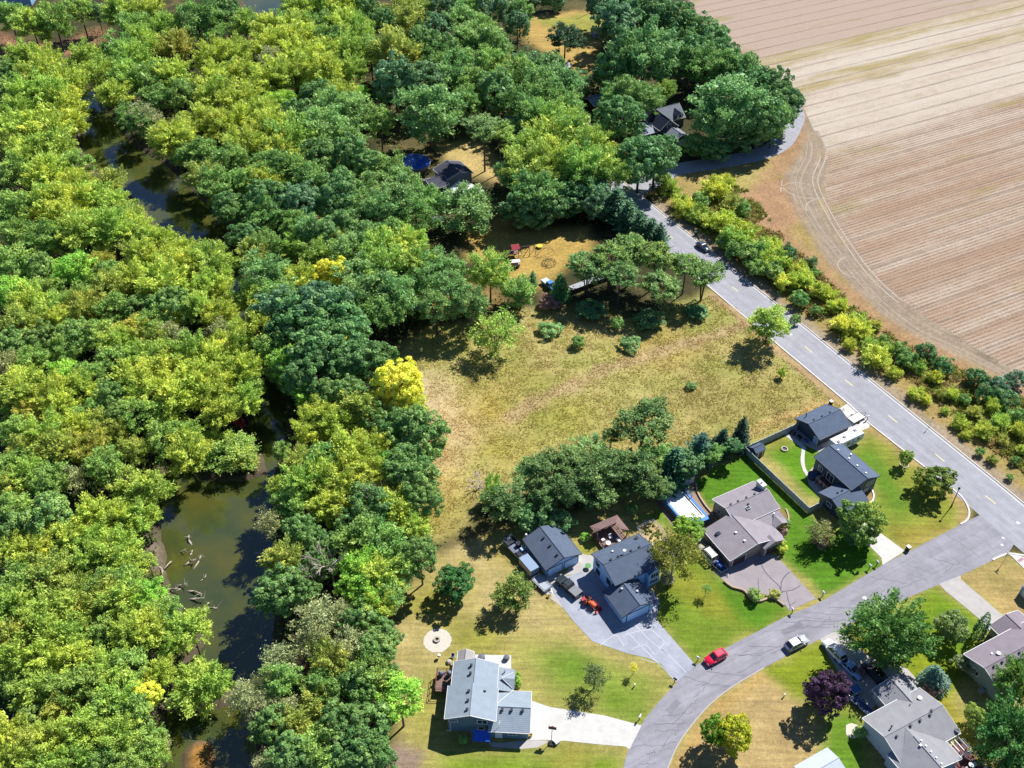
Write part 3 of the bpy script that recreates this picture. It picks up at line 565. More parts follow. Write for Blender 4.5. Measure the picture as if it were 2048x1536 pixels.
sheet('driveway', GP([(1384,1084.5),(1411,1068),(1440,1098),(1460,1124),(1500,1100),(1553,1112),(1560,1120),(1632,1197),(1578,1222),(1572,1212),(1558,1197),(1546,1192),(1487.5,1180),(1464,1174),(1448.5,1163),(1436.7,1151),(1405,1113)]), 0.030, M_drivec)
cc = MB()
for pts, w in [([(1521,1125),(1525,1135),(1533,1147),(1545,1160),(1558,1172),(1561,1180),(1566,1184)], .2), ([(1580,1144),(1570,1152),(1563,1165),(1562,1178)], .18), ([(1601,1171),(1585,1180),(1566,1184),(1557,1192)], .16), ([(1573,1184),(1576,1200),(1580,1212),(1579,1220)], .16), ([(1580,1211),(1592,1203)], .12), ([(1516,1157),(1517,1180)], .12)]:
    strip(cc, catmull(GP(pts), 4), w, 0.035)
cc.build('crack_lines', M_crack)['kind'] = 'structure'
sheet('driveway', GP([(1763,1067.6),(1810,1102),(1765,1130),(1763,1116),(1740,1093),(1700,1062),(1728,1045)]), 0.028, M_conc)
sheet('driveway', GP([(1677,818),(1697,806),(1703,812),(1740,850),(1737,856),(1700,870),(1650,900),(1640,885),(1690,850)]), 0.024, M_conc)
sheet('driveway', GP([(1640,1278),(1687,1254),(1690,1268),(1706,1287),(1745,1318),(1775,1328),(1800,1345),(1760,1400),(1735,1430),(1697,1377),(1650,1300)]), 0.028, M_conc2)
sheet('driveway', GP([(1878,1168),(1921,1151),(1922,1159),(2007,1232),(2020,1260),(1975,1262),(1958.5,1237.5),(1892,1183)]), 0.028, M_conc2)
sheet('side_path', GP([(1793,1330),(1815,1338),(1835,1360),(1842,1375),(1834,1376),(1815,1352),(1790,1340)]), 0.03, M_conc2)
sheet('garden_path', GP(catmull([(1566,868),(1585,882),(1601,895),(1603,902),(1601,920),(1605,938),(1612,950),(1617,948),(1611,935),(1609,920),(1610,902),(1612,896),(1600,884),(1575,866)], 3)), 0.024, M_conc)
sheet('patio', GP([(1578,872),(1600,885),(1640,905),(1650,895),(1615,865),(1592,858)]), 0.02, M_conc2)
sheet('patio', GP([(1612,950),(1618,970),(1640,995),(1672,985),(1660,960),(1630,930)]), 0.02, M_conc2)
sheet('pool_apron', GP([(1300,985),(1315,1010),(1350,1060),(1375,1075),(1430,1050),(1425,1030),(1395,985),(1390,962),(1380,955)]), 0.02, mat('bark_chips', A('#a88a78'), noise=.3, nscale=3))
# gravel fire-pit circle
p = G(875, 1281); gm = mat('pale_gravel', A('#ddd3c4', 1.1), noise=0.3, nscale=6, bump=0.5)
rr = [(p.x + (2.45 + rnd.uniform(-.12, .12)) * math.cos(t * math.pi / 20), p.y + (2.45 + rnd.uniform(-.12, .12)) * math.sin(t * math.pi / 20)) for t in range(40)]
sheet('gravel_circle', rr, 0.02, gm)

sheet('gravel_bed', GP([(1692,1450),(1702,1446),(1716,1450),(1722,1462),(1716,1476),(1702,1478),(1692,1468)]), 0.02, gm)
sheet('gravel_bed', GP([(1768,1322),(1785,1322),(1800,1335),(1818,1352),(1845,1385),(1858,1400),(1850,1404),(1826,1380),(1798,1350),(1776,1338)]), 0.018, mat('bark_chips', A('#a88a78'), noise=.3, nscale=3))

for pts, sh in [([(1560,1262),(1600,1243),(1608,1252),(1568,1272)], '#98959d'), ([(1700,1200),(1760,1172),(1766,1180),(1706,1209)], '#a19ea6'), ([(1330,1420),(1352,1398),(1362,1406),(1342,1430)], '#9b98a0'), ([(1845,1108),(1880,1092),(1890,1102),(1856,1118)], '#a3a0a8')]:
    sheet('asphalt_patch', GP(pts), 0.0258, asphalt('patch_' + sh[1:], A(sh), .15))
# ------------------------------------------------------------------ houses
GLASS = mat('window_glass', (0.03, 0.04, 0.06), rough=0.08, spec=0.6)
WHITE = mat('white_trim', A('#f4f2ee', 1.2), rough=0.5, noise=0.05, nscale=1)
DARK = mat('dark_trim', A('#3c4252'), rough=0.5)
VENT = mat('vent_black', A('#33363c'), rough=0.6)
METAL = mat('galvanised', A('#c9cdd2'), rough=0.35, metal=0.6)
WOOD = mat('weathered_wood', A('#96786c'), noise=0.25, nscale=3)
WOODR = mat('stained_wood', A('#7c4a44'), noise=0.2, nscale=3)
BLACK = mat('matt_black', (0.012, 0.012, 0.014), rough=0.6)
def gable(root, x0, x1, y0, y1, ze, zr, axis, wallm, roofm, ov=0.45, trim=None, roof_name='roof', rend=(1, 1), z0=0.0, wall_name='wall'):
    """a gabled block; the outline is that of the eaves; axis is the direction of the ridge"""
    if axis == 'y':
        def T(p): return (p[1], p[0], p[2])
        a0, a1, b0, b1 = y0, y1, x0, x1
    else:
        def T(p): return p
        a0, a1, b0, b1 = x0, x1, y0, y1
    bm = (b0 + b1) / 2; sl = (zr - ze) / (bm - b0)
    w0, w1, v0, v1 = a0 + ov * 0.6 * rend[0], a1 - ov * 0.6 * rend[1], b0 + ov, b1 - ov
    zw = ze + sl * ov - 0.12
    zp = zr - 0.16
    vs = [(w0, v0, z0), (w1, v0, z0), (w1, v1, z0), (w0, v1, z0), (w0, v0, zw), (w1, v0, zw), (w1, v1, zw), (w0, v1, zw), (w0, bm, zp), (w1, bm, zp)]
    fs = [(0, 1, 5, 4), (2, 3, 7, 6), (1, 2, 6, 9, 5), (3, 0, 4, 8, 7), (4, 5, 9, 8), (6, 7, 8, 9)]
    mb = MB(); mb.add([T(v) for v in vs], fs if axis == 'x' else [f[::-1] for f in fs]); w = mb.build(wall_name, wallm, root)
    out = []
    for b, s in ((b0, -1), (b1, 1)):
        mb = MB(); pts = [(a0, b, ze), (a1, b, ze), (a1, bm - s * 0.0, zr), (a0, bm, zr)]
        if s > 0: pts = pts[::-1]
        pts = [T(p) for p in pts]
        if axis == 'y': pts = pts[::-1]
        mb.slab(pts, 0.1); r = mb.build(roof_name, roofm, root); out.append(r)
        # fascia along the eave and rakes
        if trim:
            mb = MB(); k = 0.02
            e0, e1 = (a0, b + s * k, ze), (a1, b + s * k, ze)
            def bar(p, q, t=0.07, h=0.17):
                p, q = Vector(T(p)), Vector(T(q)); d = (q - p).normalized(); sd = d.cross(Vector((0, 0, 1))).normalized() * t / 2; up = Vector((0, 0, 1))
                mb.hexa([p - sd - up * h, p + sd - up * h, q + sd - up * h, q - sd - up * h], [p - sd + up * 0.03, p + sd + up * 0.03, q + sd + up * 0.03, q - sd + up * 0.03])
            bar(e0, e1)
            if rend[0]: bar((a0 - 0.03, b, ze), (a0 - 0.03, bm, zr))
            if rend[1]: bar((a1 + 0.03, b, ze), (a1 + 0.03, bm, zr))
            mb.build('fascia', trim, r)
    mb = MB(); rc = Vector(T((a0, bm, zr + 0.02))); rd = Vector(T((a1, bm, zr + 0.02)))
    mb.tube(rc, rd, 0.07, n=5); mb.build('ridge_cap', roofm, out[0])
    return out
def pane_box(mb, c, ax, w, z0, z1, d0, d1):
    """box on a wall; ax = 'x' wall facing +-x (offset d along x) or 'y'"""
    if ax == 'x': mb.box(min(d0, d1), max(d0, d1), c - w / 2, c + w / 2, z0, z1)
    else: mb.box(c - w / 2, c + w / 2, min(d0, d1), max(d0, d1), z0, z1)
def window(root, ax, d, s, c, w, z0, z1, trim=None, bars=1):
    """d = wall plane, s = outward sign, c = centre along the wall"""
    mb = MB(); t = 0.1
    for a, b, e, f in ((c - w / 2 - t, c - w / 2, z0 - t, z1 + t), (c + w / 2, c + w / 2 + t, z0 - t, z1 + t), (c - w / 2, c + w / 2, z1, z1 + t), (c - w / 2, c + w / 2, z0 - t, z0)):
        pane_box(mb, (a + b) / 2, ax, b - a, e, f, d, d + s * 0.09)
    for k in range(1, bars + 1):
        xx = c - w / 2 + w * k / (bars + 1); pane_box(mb, xx, ax, 0.07, z0, z1, d + s * 0.01, d + s * 0.07)
    fr = mb.build('window', trim or WHITE, root)
    mb = MB(); pane_box(mb, c, ax, w, z0, z1, d, d + s * 0.03); mb.build('pane', GLASS, fr); return fr
def door(root, ax, d, s, c, w, h, m, name='door', panels=0, trim=None, z0=0.02):
    mb = MB(); pane_box(mb, c, ax, w, z0, z0 + h, d, d + s * 0.05); o = mb.build(name, m, root)
    if panels:
        for k in range(panels):
            mb = MB(); ph = h / panels; pane_box(mb, c, ax, w - 0.1, z0 + k * ph + 0.035, z0 + (k + 1) * ph - 0.035, d + s * 0.05, d + s * 0.08); mb.build('panel', m, o)
    mb = MB()
    for e in (-1, 1): pane_box(mb, c + e * (w / 2 + 0.06), ax, 0.12, 0.01, z0 + h + 0.12, d, d + s * 0.07)
    pane_box(mb, c, ax, w, z0 + h, z0 + h + 0.12, d, d + s * 0.07); mb.build('frame', trim or WHITE, o)
    return o
def vents(root, pts, m=None, s=0.34):
    for x, y, z in pts:
        mb = MB(); mb.box(x - s / 2, x + s / 2, y - s / 2, y + s / 2, z - 0.12, z + 0.2); mb.box(x - s * .65, x + s * .65, y - s * .65, y + s * .65, z + 0.2, z + 0.26); mb.build('roof_vent', m or VENT, root)
def pipe(root, x, y, z, h=0.6, m=None, r=0.09):
    mb = MB(); mb.tube((x, y, z - 0.1), (x, y, z + h), r, n=8); mb.tube((x, y, z + h), (x, y, z + h + 0.1), r * 1.6, n=8); mb.build('vent_pipe', m or METAL, root)
def steps(mb, x0, x1, y0, y1, z, n, along='y'):
    for k in range(n):
        if along == 'y': mb.box(x0, x1, y0 + (y1 - y0) * k / n, y0 + (y1 - y0) * (k + 1) / n, 0, z * (n - k) / (n + 1))
        else: mb.box(x0 + (x1 - x0) * k / n, x0 + (x1 - x0) * (k + 1) / n, y0, y1, 0, z * (n - k) / (n + 1))
def railing(root, pts, z, m, h=0.95, step=1.1, name='railing'):
    mb = MB()
    for a, b in zip(pts[:-1], pts[1:]):
        L = math.hypot(b[0] - a[0], b[1] - a[1]); n = max(1, int(L / step))
        for k in range(n + 1):
            x, y = a[0] + (b[0] - a[0]) * k / n, a[1] + (b[1] - a[1]) * k / n; mb.box(x - .05, x + .05, y - .05, y + .05, z, z + h)
        for zz in (z + h, z + h * 0.5): mb.tube((a[0], a[1], zz), (b[0], b[1], zz), 0.05, n=4)
    return mb.build(name, m, root)
def deck(root, x0, x1, y0, y1, z, m, name='deck'):
    o = None; mb = MB(); mb.box(x0, x1, y0, y1, z - 0.22, z - 0.04)
    for x in (x0 + .1, x1 - .1):
        for y in (y0 + .1, y1 - .1): mb.box(x - .07, x + .07, y - .07, y + .07, 0, z - .22)
    o = mb.build(name, m, root); mb = MB(); n = max(3, int((x1 - x0) / 0.3)); w = (x1 - x0) / n
    for k in range(n): mb.box(x0 + k * w + .01, x0 + (k + 1) * w - .01, y0, y1, z - 0.04, z)
    mb.build('deck_boards', m, o); return o

# --- grey-blue house on the lower left, ridge almost straight up the picture
RF_A = roof_mat('roof_pale_grey', A('#a6b3be'), 0.16); W_A = siding_mat('siding_greyblue', A('#7c95a5'))
hA = thing('house', 'pale grey roofed house with white driveway and blue awning, lowest left house', 'house', (-6.7, 83.9, 0), R(-3))
gable(hA, -4.15, 4.15, 0.2, 6.2, 4.0, 5.4, 'y', W_A, RF_A, trim=WHITE, rend=(1, 0))
gable(hA, -3.65, 3.95, 6.15, 10.75, 3.98, 5.36, 'y', W_A, RF_A, trim=WHITE, rend=(0, 1))
gable(hA, 2.9, 9.6, -0.8, 6.7, 2.5, 3.8, 'x', W_A, RF_A, trim=WHITE, rend=(0, 1))
mb = MB(); mb.slab([(3.7, 6.4, 3.15), (6.65, 6.4, 2.62), (6.65, 10.7, 2.62), (3.7, 10.7, 3.15)][::1], 0.1); mb.build('porch_roof', RF_A, hA)
mb = MB(); mb.box(3.8, 6.3, 6.7, 10.4, 0, 2.55); mb.build('porch_wall', W_A, hA)
mb = MB()                                     # little cross gable over the porch
mb.slab([(6.75, 7.0, 2.7), (6.75, 8.45, 3.35), (4.55, 8.45, 3.35), (6.2, 7.0, 2.7)], 0.08); mb.slab([(6.2, 9.9, 2.7), (4.55, 8.45, 3.35), (6.75, 8.45, 3.35), (6.75, 9.9, 2.7)], 0.08)
xg = mb.build('porch_gable', RF_A, hA)
mb = MB()
for a, b in (((4.5, 8.45, 3.39), (6.4, 10.05, 2.74)), ((4.5, 8.45, 3.39), (6.45, 6.95, 2.74)), ((3.95, 3.3, 3.78), (6.6, 6.75, 2.66))): mb.tube(a, b, 0.07, n=4)
mb.build('valley_flashing', WHITE, hA)
for y in (1.3, 2.9, 4.6, 7.9, 9.4): vents(hA, [(-0.55, y, 5.22)])
for x in (5.0, 6.5, 8.3): vents(hA, [(x, 2.45, 3.68)])
vents(hA, [(2.1, 5.2, 4.78)], METAL, .3); pipe(hA, 5.0, 9.9, 2.95)
yS = 0.2 + 0.27
window(hA, 'y', yS, -1, -2.75, 1.3, 2.9, 3.45, bars=2); window(hA, 'y', yS, -1, 1.9, 1.5, 2.7, 3.7); window(hA, 'y', yS, -1, 1.7, 0.9, 0.9, 1.7, bars=0)
mb = MB(); mb.box(-4.0, -3.2, yS - 0.06, yS, 0, 0.12); mb.box(-3.3, -3.22, yS - 0.08, yS, 0.0, 2.5); mb.build('downspout', WHITE, hA)
window(hA, 'x', -3.7, -1, 2.4, 1.4, 2.4, 3.4); window(hA, 'x', -3.2, -1, 8.0, 1.8, 1.3, 3.2, bars=1)
door(hA, 'x', 9.33, 1, 3.0, 4.6, 2.1, mat('garage_white', A('#e8ebee')), 'garage_door', 4)
door(hA, 'y', -0.35, -1, 4.6, 0.9, 2.0, WHITE, 'door'); window(hA, 'y', -0.35, -1, 6.8, 1.2, 1.1, 2.0)
mb = MB(); mb.tube((4.7, 0.1, 3.0), (4.7, 0.1, 3.7), 0.03, n=5); mb.tube((4.35, 0.1, 3.75), (5.05, 0.1, 3.85), 0.03, n=5); mb.tube((4.65, -.3, 3.7), (4.75, .5, 3.9), 0.03, n=5); mb.build('antenna', WHITE, hA)
mb = MB(); mb.slab([(0.5, -0.35, 2.1), (3.3, -0.35, 2.1), (3.3, -1.9, 1.35), (0.5, -1.9, 1.35)][::-1], 0.04); aw = mb.build('awning', mat('blue_tarp', A('#2f5fd0', 1.2), rough=0.5), hA)
for x in (0.55, 3.25): mb = MB(); mb.tube((x, -1.85, 0), (x, -1.85, 1.4), 0.04); mb.build('awning_pole', METAL, aw)
dk = deck(hA, -6.5, -3.3, 6.8, 10.6, 1.2, WOOD); railing(hA, [(-3.3, 10.6), (-6.5, 10.6), (-6.5, 6.8), (-3.4, 6.8)], 1.2, WOODR)
o = thing('garden_shed', 'small light grey garden shed against the north end of the lowest left house', 'shed', hA.matrix_world @ Vector((0, 0, 0)), 0)
o.location = Vector((-6.7, 83.9, 0)) + Matrix.Rotation(R(-3), 3, 'Z') @ Vector((-1.9, 12.5, 0)); o.rotation_euler = (0, 0, R(-3))
gable(o, -1.4, 1.4, -1.4, 1.6, 2.1, 2.8, 'y', siding_mat('siding_shed', A('#b9b5b2')), roof_mat('roof_shed', A('#b5b1b0'), .1), ov=0.15, trim=WHITE); door(o, 'y', 1.5, 1, 0, 1.2, 1.8, WHITE)

# --- blue house with dark slate roof
RF_B = roof_mat('roof_slate', A('#667388'), 0.22); W_B = siding_mat('siding_blue', (0.36, 0.60, 0.88)); DOOR_B = mat('door_blue_white', (0.45, 0.66, 0.88), rough=0.5)
hB = thing('house', 'bright blue house with dark slate roof beside the orange tractor', 'house', (17.2, 114.0, 0), R(28))
gable(hB, -0.5, 9.8, -3.75, 4.45, 4.0, 5.5, 'x', W_B, RF_B, trim=DARK)
gable(hB, -2.35, 4.8, -9.2, -2.6, 2.4, 3.8, 'y', W_B, RF_B, trim=DARK, rend=(1, 0))
mb = MB(); mb.slab([(6.2, -4.6, 3.85), (7.7, -4.6, 4.75), (7.7, -0.9, 4.85), (6.3, -3.2, 4.05)], 0.08); mb.slab([(9.1, -3.2, 4.05), (7.7, -0.9, 4.85), (7.7, -4.6, 4.75), (9.2, -4.6, 3.85)], 0.08); mb.build('front_gable', RF_B, hB)
mb = MB(); mb.add([(6.5, -4.3, 0), (8.9, -4.3, 0), (8.9, -4.3, 3.85), (7.7, -4.3, 4.6), (6.5, -4.3, 3.85), (6.5, -3.2, 0), (8.9, -3.2, 0), (8.9, -3.2, 3.85), (6.5, -3.2, 3.85)], [(0, 1, 2, 3, 4), (1, 6, 7, 2), (5, 0, 4, 8)]); mb.build('bay_wall', W_B, hB)
window(hB, 'y', -4.3, -1, 7.7, 1.6, 2.2, 3.4, bars=2); window(hB, 'y', -4.3, -1, 7.7, 1.6, 0.7, 1.5, bars=2)
xw = -0.5 + 0.27
window(hB, 'x', xw, -1, 2.5, 1.0, 2.6, 3.4, DARK); window(hB, 'x', xw, -1, 2.2, 1.0, 0.6, 1.6, DARK); window(hB, 'x', xw, -1, -1.3, 1.1, 1.7, 2.8, DARK)
door(hB, 'y', -9.2 + 0.27, -1, 1.2, 4.6, 2.05, DOOR_B, 'garage_door', 4, DARK)
vents(hB, [(1.3, .75, 5.4), (2.9, .75, 5.4), (5.7, .75, 5.4), (7.5, .75, 5.4)], None, .3); vents(hB, [(8.7, 3.4, 4.4)], BLACK, .45); vents(hB, [(2.9, 2.6, 4.7)], WHITE, .25); vents(hB, [(0.4, -4.6, 3.5), (2.6, -6.3, 3.4)], METAL, .3)
mb = MB(); mb.tube((4.3, .9, 5.2), (4.3, .9, 6.1), 0.04); mb.lathe([(0.0, 0), (0.25, .05), (0.33, .15), (0.3, .2), (0, .12)], (4.3, .9, 6.0), 12); mb.build('satellite_dish', WHITE, hB)
# deck with a hipped L roof behind it
gz = thing('deck_gazebo', 'brown timber deck with L-shaped hipped canopy behind the blue house', 'gazebo', (17.2, 114.0, 0), R(28))
RB = roof_mat('roof_brown', A('#8f7470'), .12)
deck(gz, 3.7, 9.3, 4.7, 11.0, 0.7, WOOD)
railing(gz, [(3.7, 5.6), (3.7, 11.0), (9.3, 11.0), (9.3, 6.0)], .7, WOODR)
for name_, q in (('canopy_roof', [(3.4, 11.3, 2.55), (4.6, 9.3, 3.15), (8.2, 9.3, 3.15), (9.6, 11.3, 2.55)]), ('canopy_roof', [(9.6, 11.3, 2.55), (8.2, 9.3, 3.15), (7.9, 7.9, 3.0), (9.6, 6.9, 2.55)]), ('canopy_roof', [(3.4, 9.6, 2.75), (3.4, 11.3, 2.55), (4.6, 9.3, 3.15), (4.5, 9.2, 3.1)])):
    mb = MB(); mb.slab(q[::-1], 0.09); mb.build(name_, RB, gz)
mb = MB()
for x, y in ((3.7, 10.9), (9.2, 10.9), (9.2, 7.1), (3.7, 8.9), (6.3, 10.9)): mb.box(x - .07, x + .07, y - .07, y + .07, .7, 2.75)
mb.build('canopy_post', WOOD, gz)
mb = MB(); steps(mb, 2.2, 3.7, 5.6, 6.8, .7, 4, 'x'); mb.build('steps', WOOD, gz)
mb = MB(); mb.lathe([(0.5, .72), (.5, .78), (0, .78)], (5.0, 7.0, .6), 12); mb.tube((5, 7, .7), (5, 7, 1.3), .06); mb.box(6, 6.6, 8, 8.6, .7, 1.1); mb.box(6.0, 6.6, 8.5, 8.6, 1.1, 1.6); mb.box(4.4, 5.0, 8.1, 8.7, .7, 1.1); mb.box(7, 7.5, 6, 7.4, .7, 1.2); mb.build('deck_furniture', WHITE, gz)
# detached double garage
gB2 = thing('detached_garage', 'blue two-door garage with dark slate roof next to covered boat', 'garage', (9.6, 116.8, 0), R(-60))
gable(gB2, -8.7, -0.15, -3.8, 4.05, 2.5, 3.85, 'x', W_B, RF_B, trim=DARK)
xd = -0.15 - .27
door(gB2, 'x', xd, 1, -1.65, 3.0, 2.05, DOOR_B, 'garage_door', 4, DARK); door(gB2, 'x', xd, 1, 1.9, 2.9, 2.05, DOOR_B, 'garage_door', 4, DARK)
vents(gB2, [(-1.5, -.55, 3.65), (-4.0, -.55, 3.65), (-6.2, -.6, 3.65)], None, .32)
mb = MB(); mb.tube((-8.2, -3.3, 2.2), (-8.2, -3.3, 4.0), 0.05); mb.lathe([(0.0, 0), (0.2, .02), (0.26, .15), (0.18, .3), (0, .32)], (-8.2, -3.3, 3.95), 10); mb.build('yard_light', WHITE, gB2)
window(gB2, 'y', -3.35, -1, -5.0, 1.0, 1.2, 1.9)

# --- tan-grey roofed house with pool
RF_C = roof_mat('roof_taupe', A('#a8a0a6'), 0.2); W_C = siding_mat('siding_beige', A('#b3a79c')); DOOR_C = mat('door_brown', A('#5d4c50'), rough=.5)
hC = thing('house', 'taupe roofed house with chimney between pool and pale blue fence', 'house', (41.4, 128.5, 0), R(28))
gable(hC, -0.3, 10.0, -4.0, 4.05, 3.2, 4.6, 'x', W_C, RF_C, trim=WHITE)
gable(hC, -6.15, 6.3, -9.5, -1.0, 2.5, 4.05, 'y', W_C, RF_C, trim=WHITE, rend=(1, 0))
mb = MB(); mb.slab([(4.4, -6.8, 2.5), (9.6, -6.8, 2.5), (9.6, -3.6, 3.1), (4.4, -3.6, 3.1)], .1); mb.build('porch_roof', RF_C, hC)
mb = MB(); mb.slab([(6.3, -7.2, 2.55), (7.9, -7.2, 3.2), (7.9, -4.8, 3.25), (6.5, -6.2, 2.7)], .08); mb.slab([(9.3, -6.2, 2.7), (7.9, -4.8, 3.25), (7.9, -7.2, 3.2), (9.5, -7.2, 2.55)], .08); mb.build('porch_gable', RF_C, hC)
mb = MB(); mb.box(5.7, 9.2, -6.2, -3.7, 0, 2.45); mb.build('porch_wall', W_C, hC); window(hC, 'y', -6.2, -1, 7.4, 2.2, .9, 2.0, bars=2)
mb = MB(); mb.slab([(1.2, -10.4, 2.6), (3.7, -10.4, 3.5), (3.7, -8.5, 3.55), (1.2, -8.9, 2.6)], .08); mb.slab([(6.2, -8.9, 2.6), (3.7, -8.5, 3.55), (3.7, -10.4, 3.5), (6.2, -10.4, 2.6)], .08); mb.build('garage_gable', RF_C, hC)
mb = MB(); mb.add([(1.5, -10.1, 0), (5.9, -10.1, 0), (5.9, -10.1, 2.6), (3.7, -10.1, 3.35), (1.5, -10.1, 2.6), (1.5, -9.0, 0), (5.9, -9.0, 0), (5.9, -9, 2.6), (1.5, -9, 2.6)], [(0, 1, 2, 3, 4), (1, 6, 7, 2), (5, 0, 4, 8)]); mb.build('garage_bay', W_C, hC)
door(hC, 'y', -10.1, -1, 3.7, 3.4, 2.0, DOOR_C, 'garage_door', 4); door(hC, 'y', -9.23, -1, -3.6, 2.9, 2.0, DOOR_C, 'garage_door', 4)
mb = MB(); mb.box(9.0, 9.9, .6, 2.4, 0, 5.3); mb.box(8.9, 10.0, .5, 2.5, 5.3, 5.45); mb.tube((9.45, 1.5, 5.4), (9.45, 1.5, 5.8), .15); mb.build('chimney', mat('chimney_pale', A('#ece8e4', 1.1)), hC)
for x, y, z, a in ((3.9, -1.6, 4.06, 0), (-4.4, -3.4, 3.02, 1)):
    mb = MB(); mb.box(x - .45, x + .45, y - .32, y + .32, z - .15, z + .16); sk = mb.build('skylight', DARK if a else METAL, hC); mb = MB(); mb.box(x - .38, x + .38, y - .25, y + .25, z + .16, z + .19); mb.build('pane', GLASS, sk)
vents(hC, [(1.2, .4, 4.48), (3.0, .4, 4.48), (5.0, .4, 4.48), (7.0, .4, 4.48)], None, .26); vents(hC, [(4.4, -1.0, 4.25)], None, .26); vents(hC, [(-1.7, -5.2, 3.55), (-1.5, -7.6, 3.58)], METAL, .3); pipe(hC, 8, -4.6, 2.9, .4)
xw = -0.03
door(hC, 'x', xw - .05, -1, -0.9, 1.0, 2.0, WHITE); window(hC, 'x', xw, -1, 2.0, 1.0, 1.2, 2.2); window(hC, 'x', -5.7, -1, -4.5, .9, 1.1, 1.9)
railing(hC, [(10.6, -4.6), (10.6, -1.0)], 0, WOODR, 1.0, 1.2, 'railing')

# --- dark blue-grey house inside the fence, north-east plot
RF_D = roof_mat('roof_dark_blue', A('#66748a'), 0.22); W_D = siding_mat('siding_navy', A('#4a5870'))
hD = thing('house', 'navy house with dark roof and brown rear deck inside the pale fence', 'house', (64.2, 144.0, 0), R(-60))
gable(hD, -0.4, 10.35, -2.85, 4.85, 3.9, 5.3, 'x', W_D, RF_D, trim=DARK)
gable(hD, 6.7, 13.3, -7.75, -0.6, 2.5, 3.8, 'y', W_D, RF_D, trim=DARK, rend=(1, 0))
vents(hD, [(1.5, 1.6, 5.1), (4.3, 1.9, 5.0), (6.6, 1.9, 5.0), (9.0, 1.9, 5.0)], WHITE, .25); vents(hD, [(9.2, -4.2, 3.6), (9.2, -5.4, 3.6)], None, .25); pipe(hD, 3.5, 3.3, 4.6, .3)
xs = 10.35 - .27
window(hD, 'x', xs, 1, 2.6, 1.9, 2.4, 3.4, bars=2); window(hD, 'x', xs, 1, 2.0, .9, .8, 1.5, bars=1); mb = MB(); mb.add([(xs, -.1, 3.9), (xs + .08, -.1, 3.9), (xs, 2.1, 3.9), (xs, 1.0, 4.5)], [(0, 2, 3)]); 
window(hD, 'y', -2.4, -1, 1.6, 1.0, 1.4, 2.6); window(hD, 'y', -2.4, -1, 4.4, 1.7, 1.0, 2.8, bars=1)
window(hD, 'y', -7.48, -1, 9.6, 1.2, 1.2, 2.1, bars=1)
door(hD, 'x', 13.3 - .45, 1, -4.2, 4.5, 2.1, mat('door_navy', A('#53627c')), 'garage_door', 4)
deck(hD, 2.9, 6.2, -4.6, -2.5, .9, WOODR); railing(hD, [(2.9, -2.6), (2.9, -4.6), (6.2, -4.6), (6.2, -2.6)], .9, mat('cream_rail', A('#e2d6c4')), .9, 1.0)
mb = MB(); mb.lathe([(.95, 0), (1.0, .4), (.95, .85), (0, .95)], (1.4, -4.0, 0), 14); 
ht = thing('hot_tub', 'dark covered round hot tub beside the navy house deck', 'hot tub', (64.2, 144.0, 0), R(-60)); mb.build('tub', mat('tub_cover', A('#3b4260')), ht); mb = MB(); mb.lathe([(1.02, .86), (1.02, .93), (0, 1.02)], (1.4, -4.0, 0), 14); mb.build('cover', mat('tub_lid', A('#4a5372')), ht)
gD2 = thing('detached_garage', 'dark slate-roofed garage at the meadow corner behind the white camper', 'garage', (64.2, 144.0, 0), R(-60))
gable(gD2, -12.1, -4.4, 2.95, 12.05, 2.3, 3.8, 'y', W_D, RF_D, trim=DARK)
door(gD2, 'y', 12.05 - .27, 1, -8.2, 4.6, 2.0, mat('door_slate', A('#6d7a90')), 'garage_door', 4); door(gD2, 'y', 2.95 + .27, -1, -5.6, 1.0, 1.9, mat('door_light_blue', A('#8fc4ee', 1.2)), 'door')
vents(gD2, [(-8.8, 5.0, 3.62), (-8.8, 7.3, 3.62), (-8.8, 9.6, 3.62)], None, .25); mb = MB(); mb.tube((-11.0, 5.0, 2.5), (-11.0, 5.0, 3.5), .1, n=8); mb.tube((-11, 5, 3.5), (-11, 5, 3.65), .16, n=8); mb.build('flue', BLACK, gD2)
sD = thing('garden_shed', 'small dark roofed shed at the corner of the pale vinyl fence', 'shed', (64.2, 144.0, 0), R(-60))
gable(sD, -10.5, -8.3, -10.9, -8.2, 1.9, 2.6, 'y', W_D, RF_D, ov=.15); door(sD, 'x', -8.4, 1, -9.5, 1.1, 1.6, DARK)
# --- fence round that yard: posts and panels
FEN = mat('vinyl_fence', A('#b9c6d2'), rough=.5, noise=.06, nscale=1)
fn = thing('vinyl_fence', 'long pale grey-blue panel fence dividing two green back yards', 'fence', (64.2, 144.0, 0), R(-60))
def fence_run(root, pts, m, h=1.8, step=2.2):
    for a, b in zip(pts[:-1], pts[1:]):
        a, b = Vector(a), Vector(b); L = (b - a).length; n = max(1, round(L / step)); d = (b - a) / n; ang = math.atan2(d.y, d.x)
        for k in range(n):
            p = a + d * k; c = p + d / 2; mb = MB(); w = d.length / 2 - .07; mb.box(-w, w, -.03, .03, .08, h - .1); mb.box(-w, w, -.05, .05, h - .1, h); o = mb.build('fence_panel', m, root); o.location = (c.x, c.y, 0); o.rotation_euler = (0, 0, ang)
            mb = MB(); mb.box(-.07, .07, -.07, .07, 0, h + .08); o = mb.build('fence_post', m, root); o.location = (p.x, p.y, 0); o.rotation_euler = (0, 0, ang)
    mb = MB(); mb.box(-.07, .07, -.07, .07, 0, h + .08); o = mb.build('fence_post', m, root); o.location = (pts[-1][0], pts[-1][1], 0)
fence_run(fn, [(-11.0, 3.0), (-11.0, -11.5), (8.35, -11.5), (8.35, -8.0)], FEN)

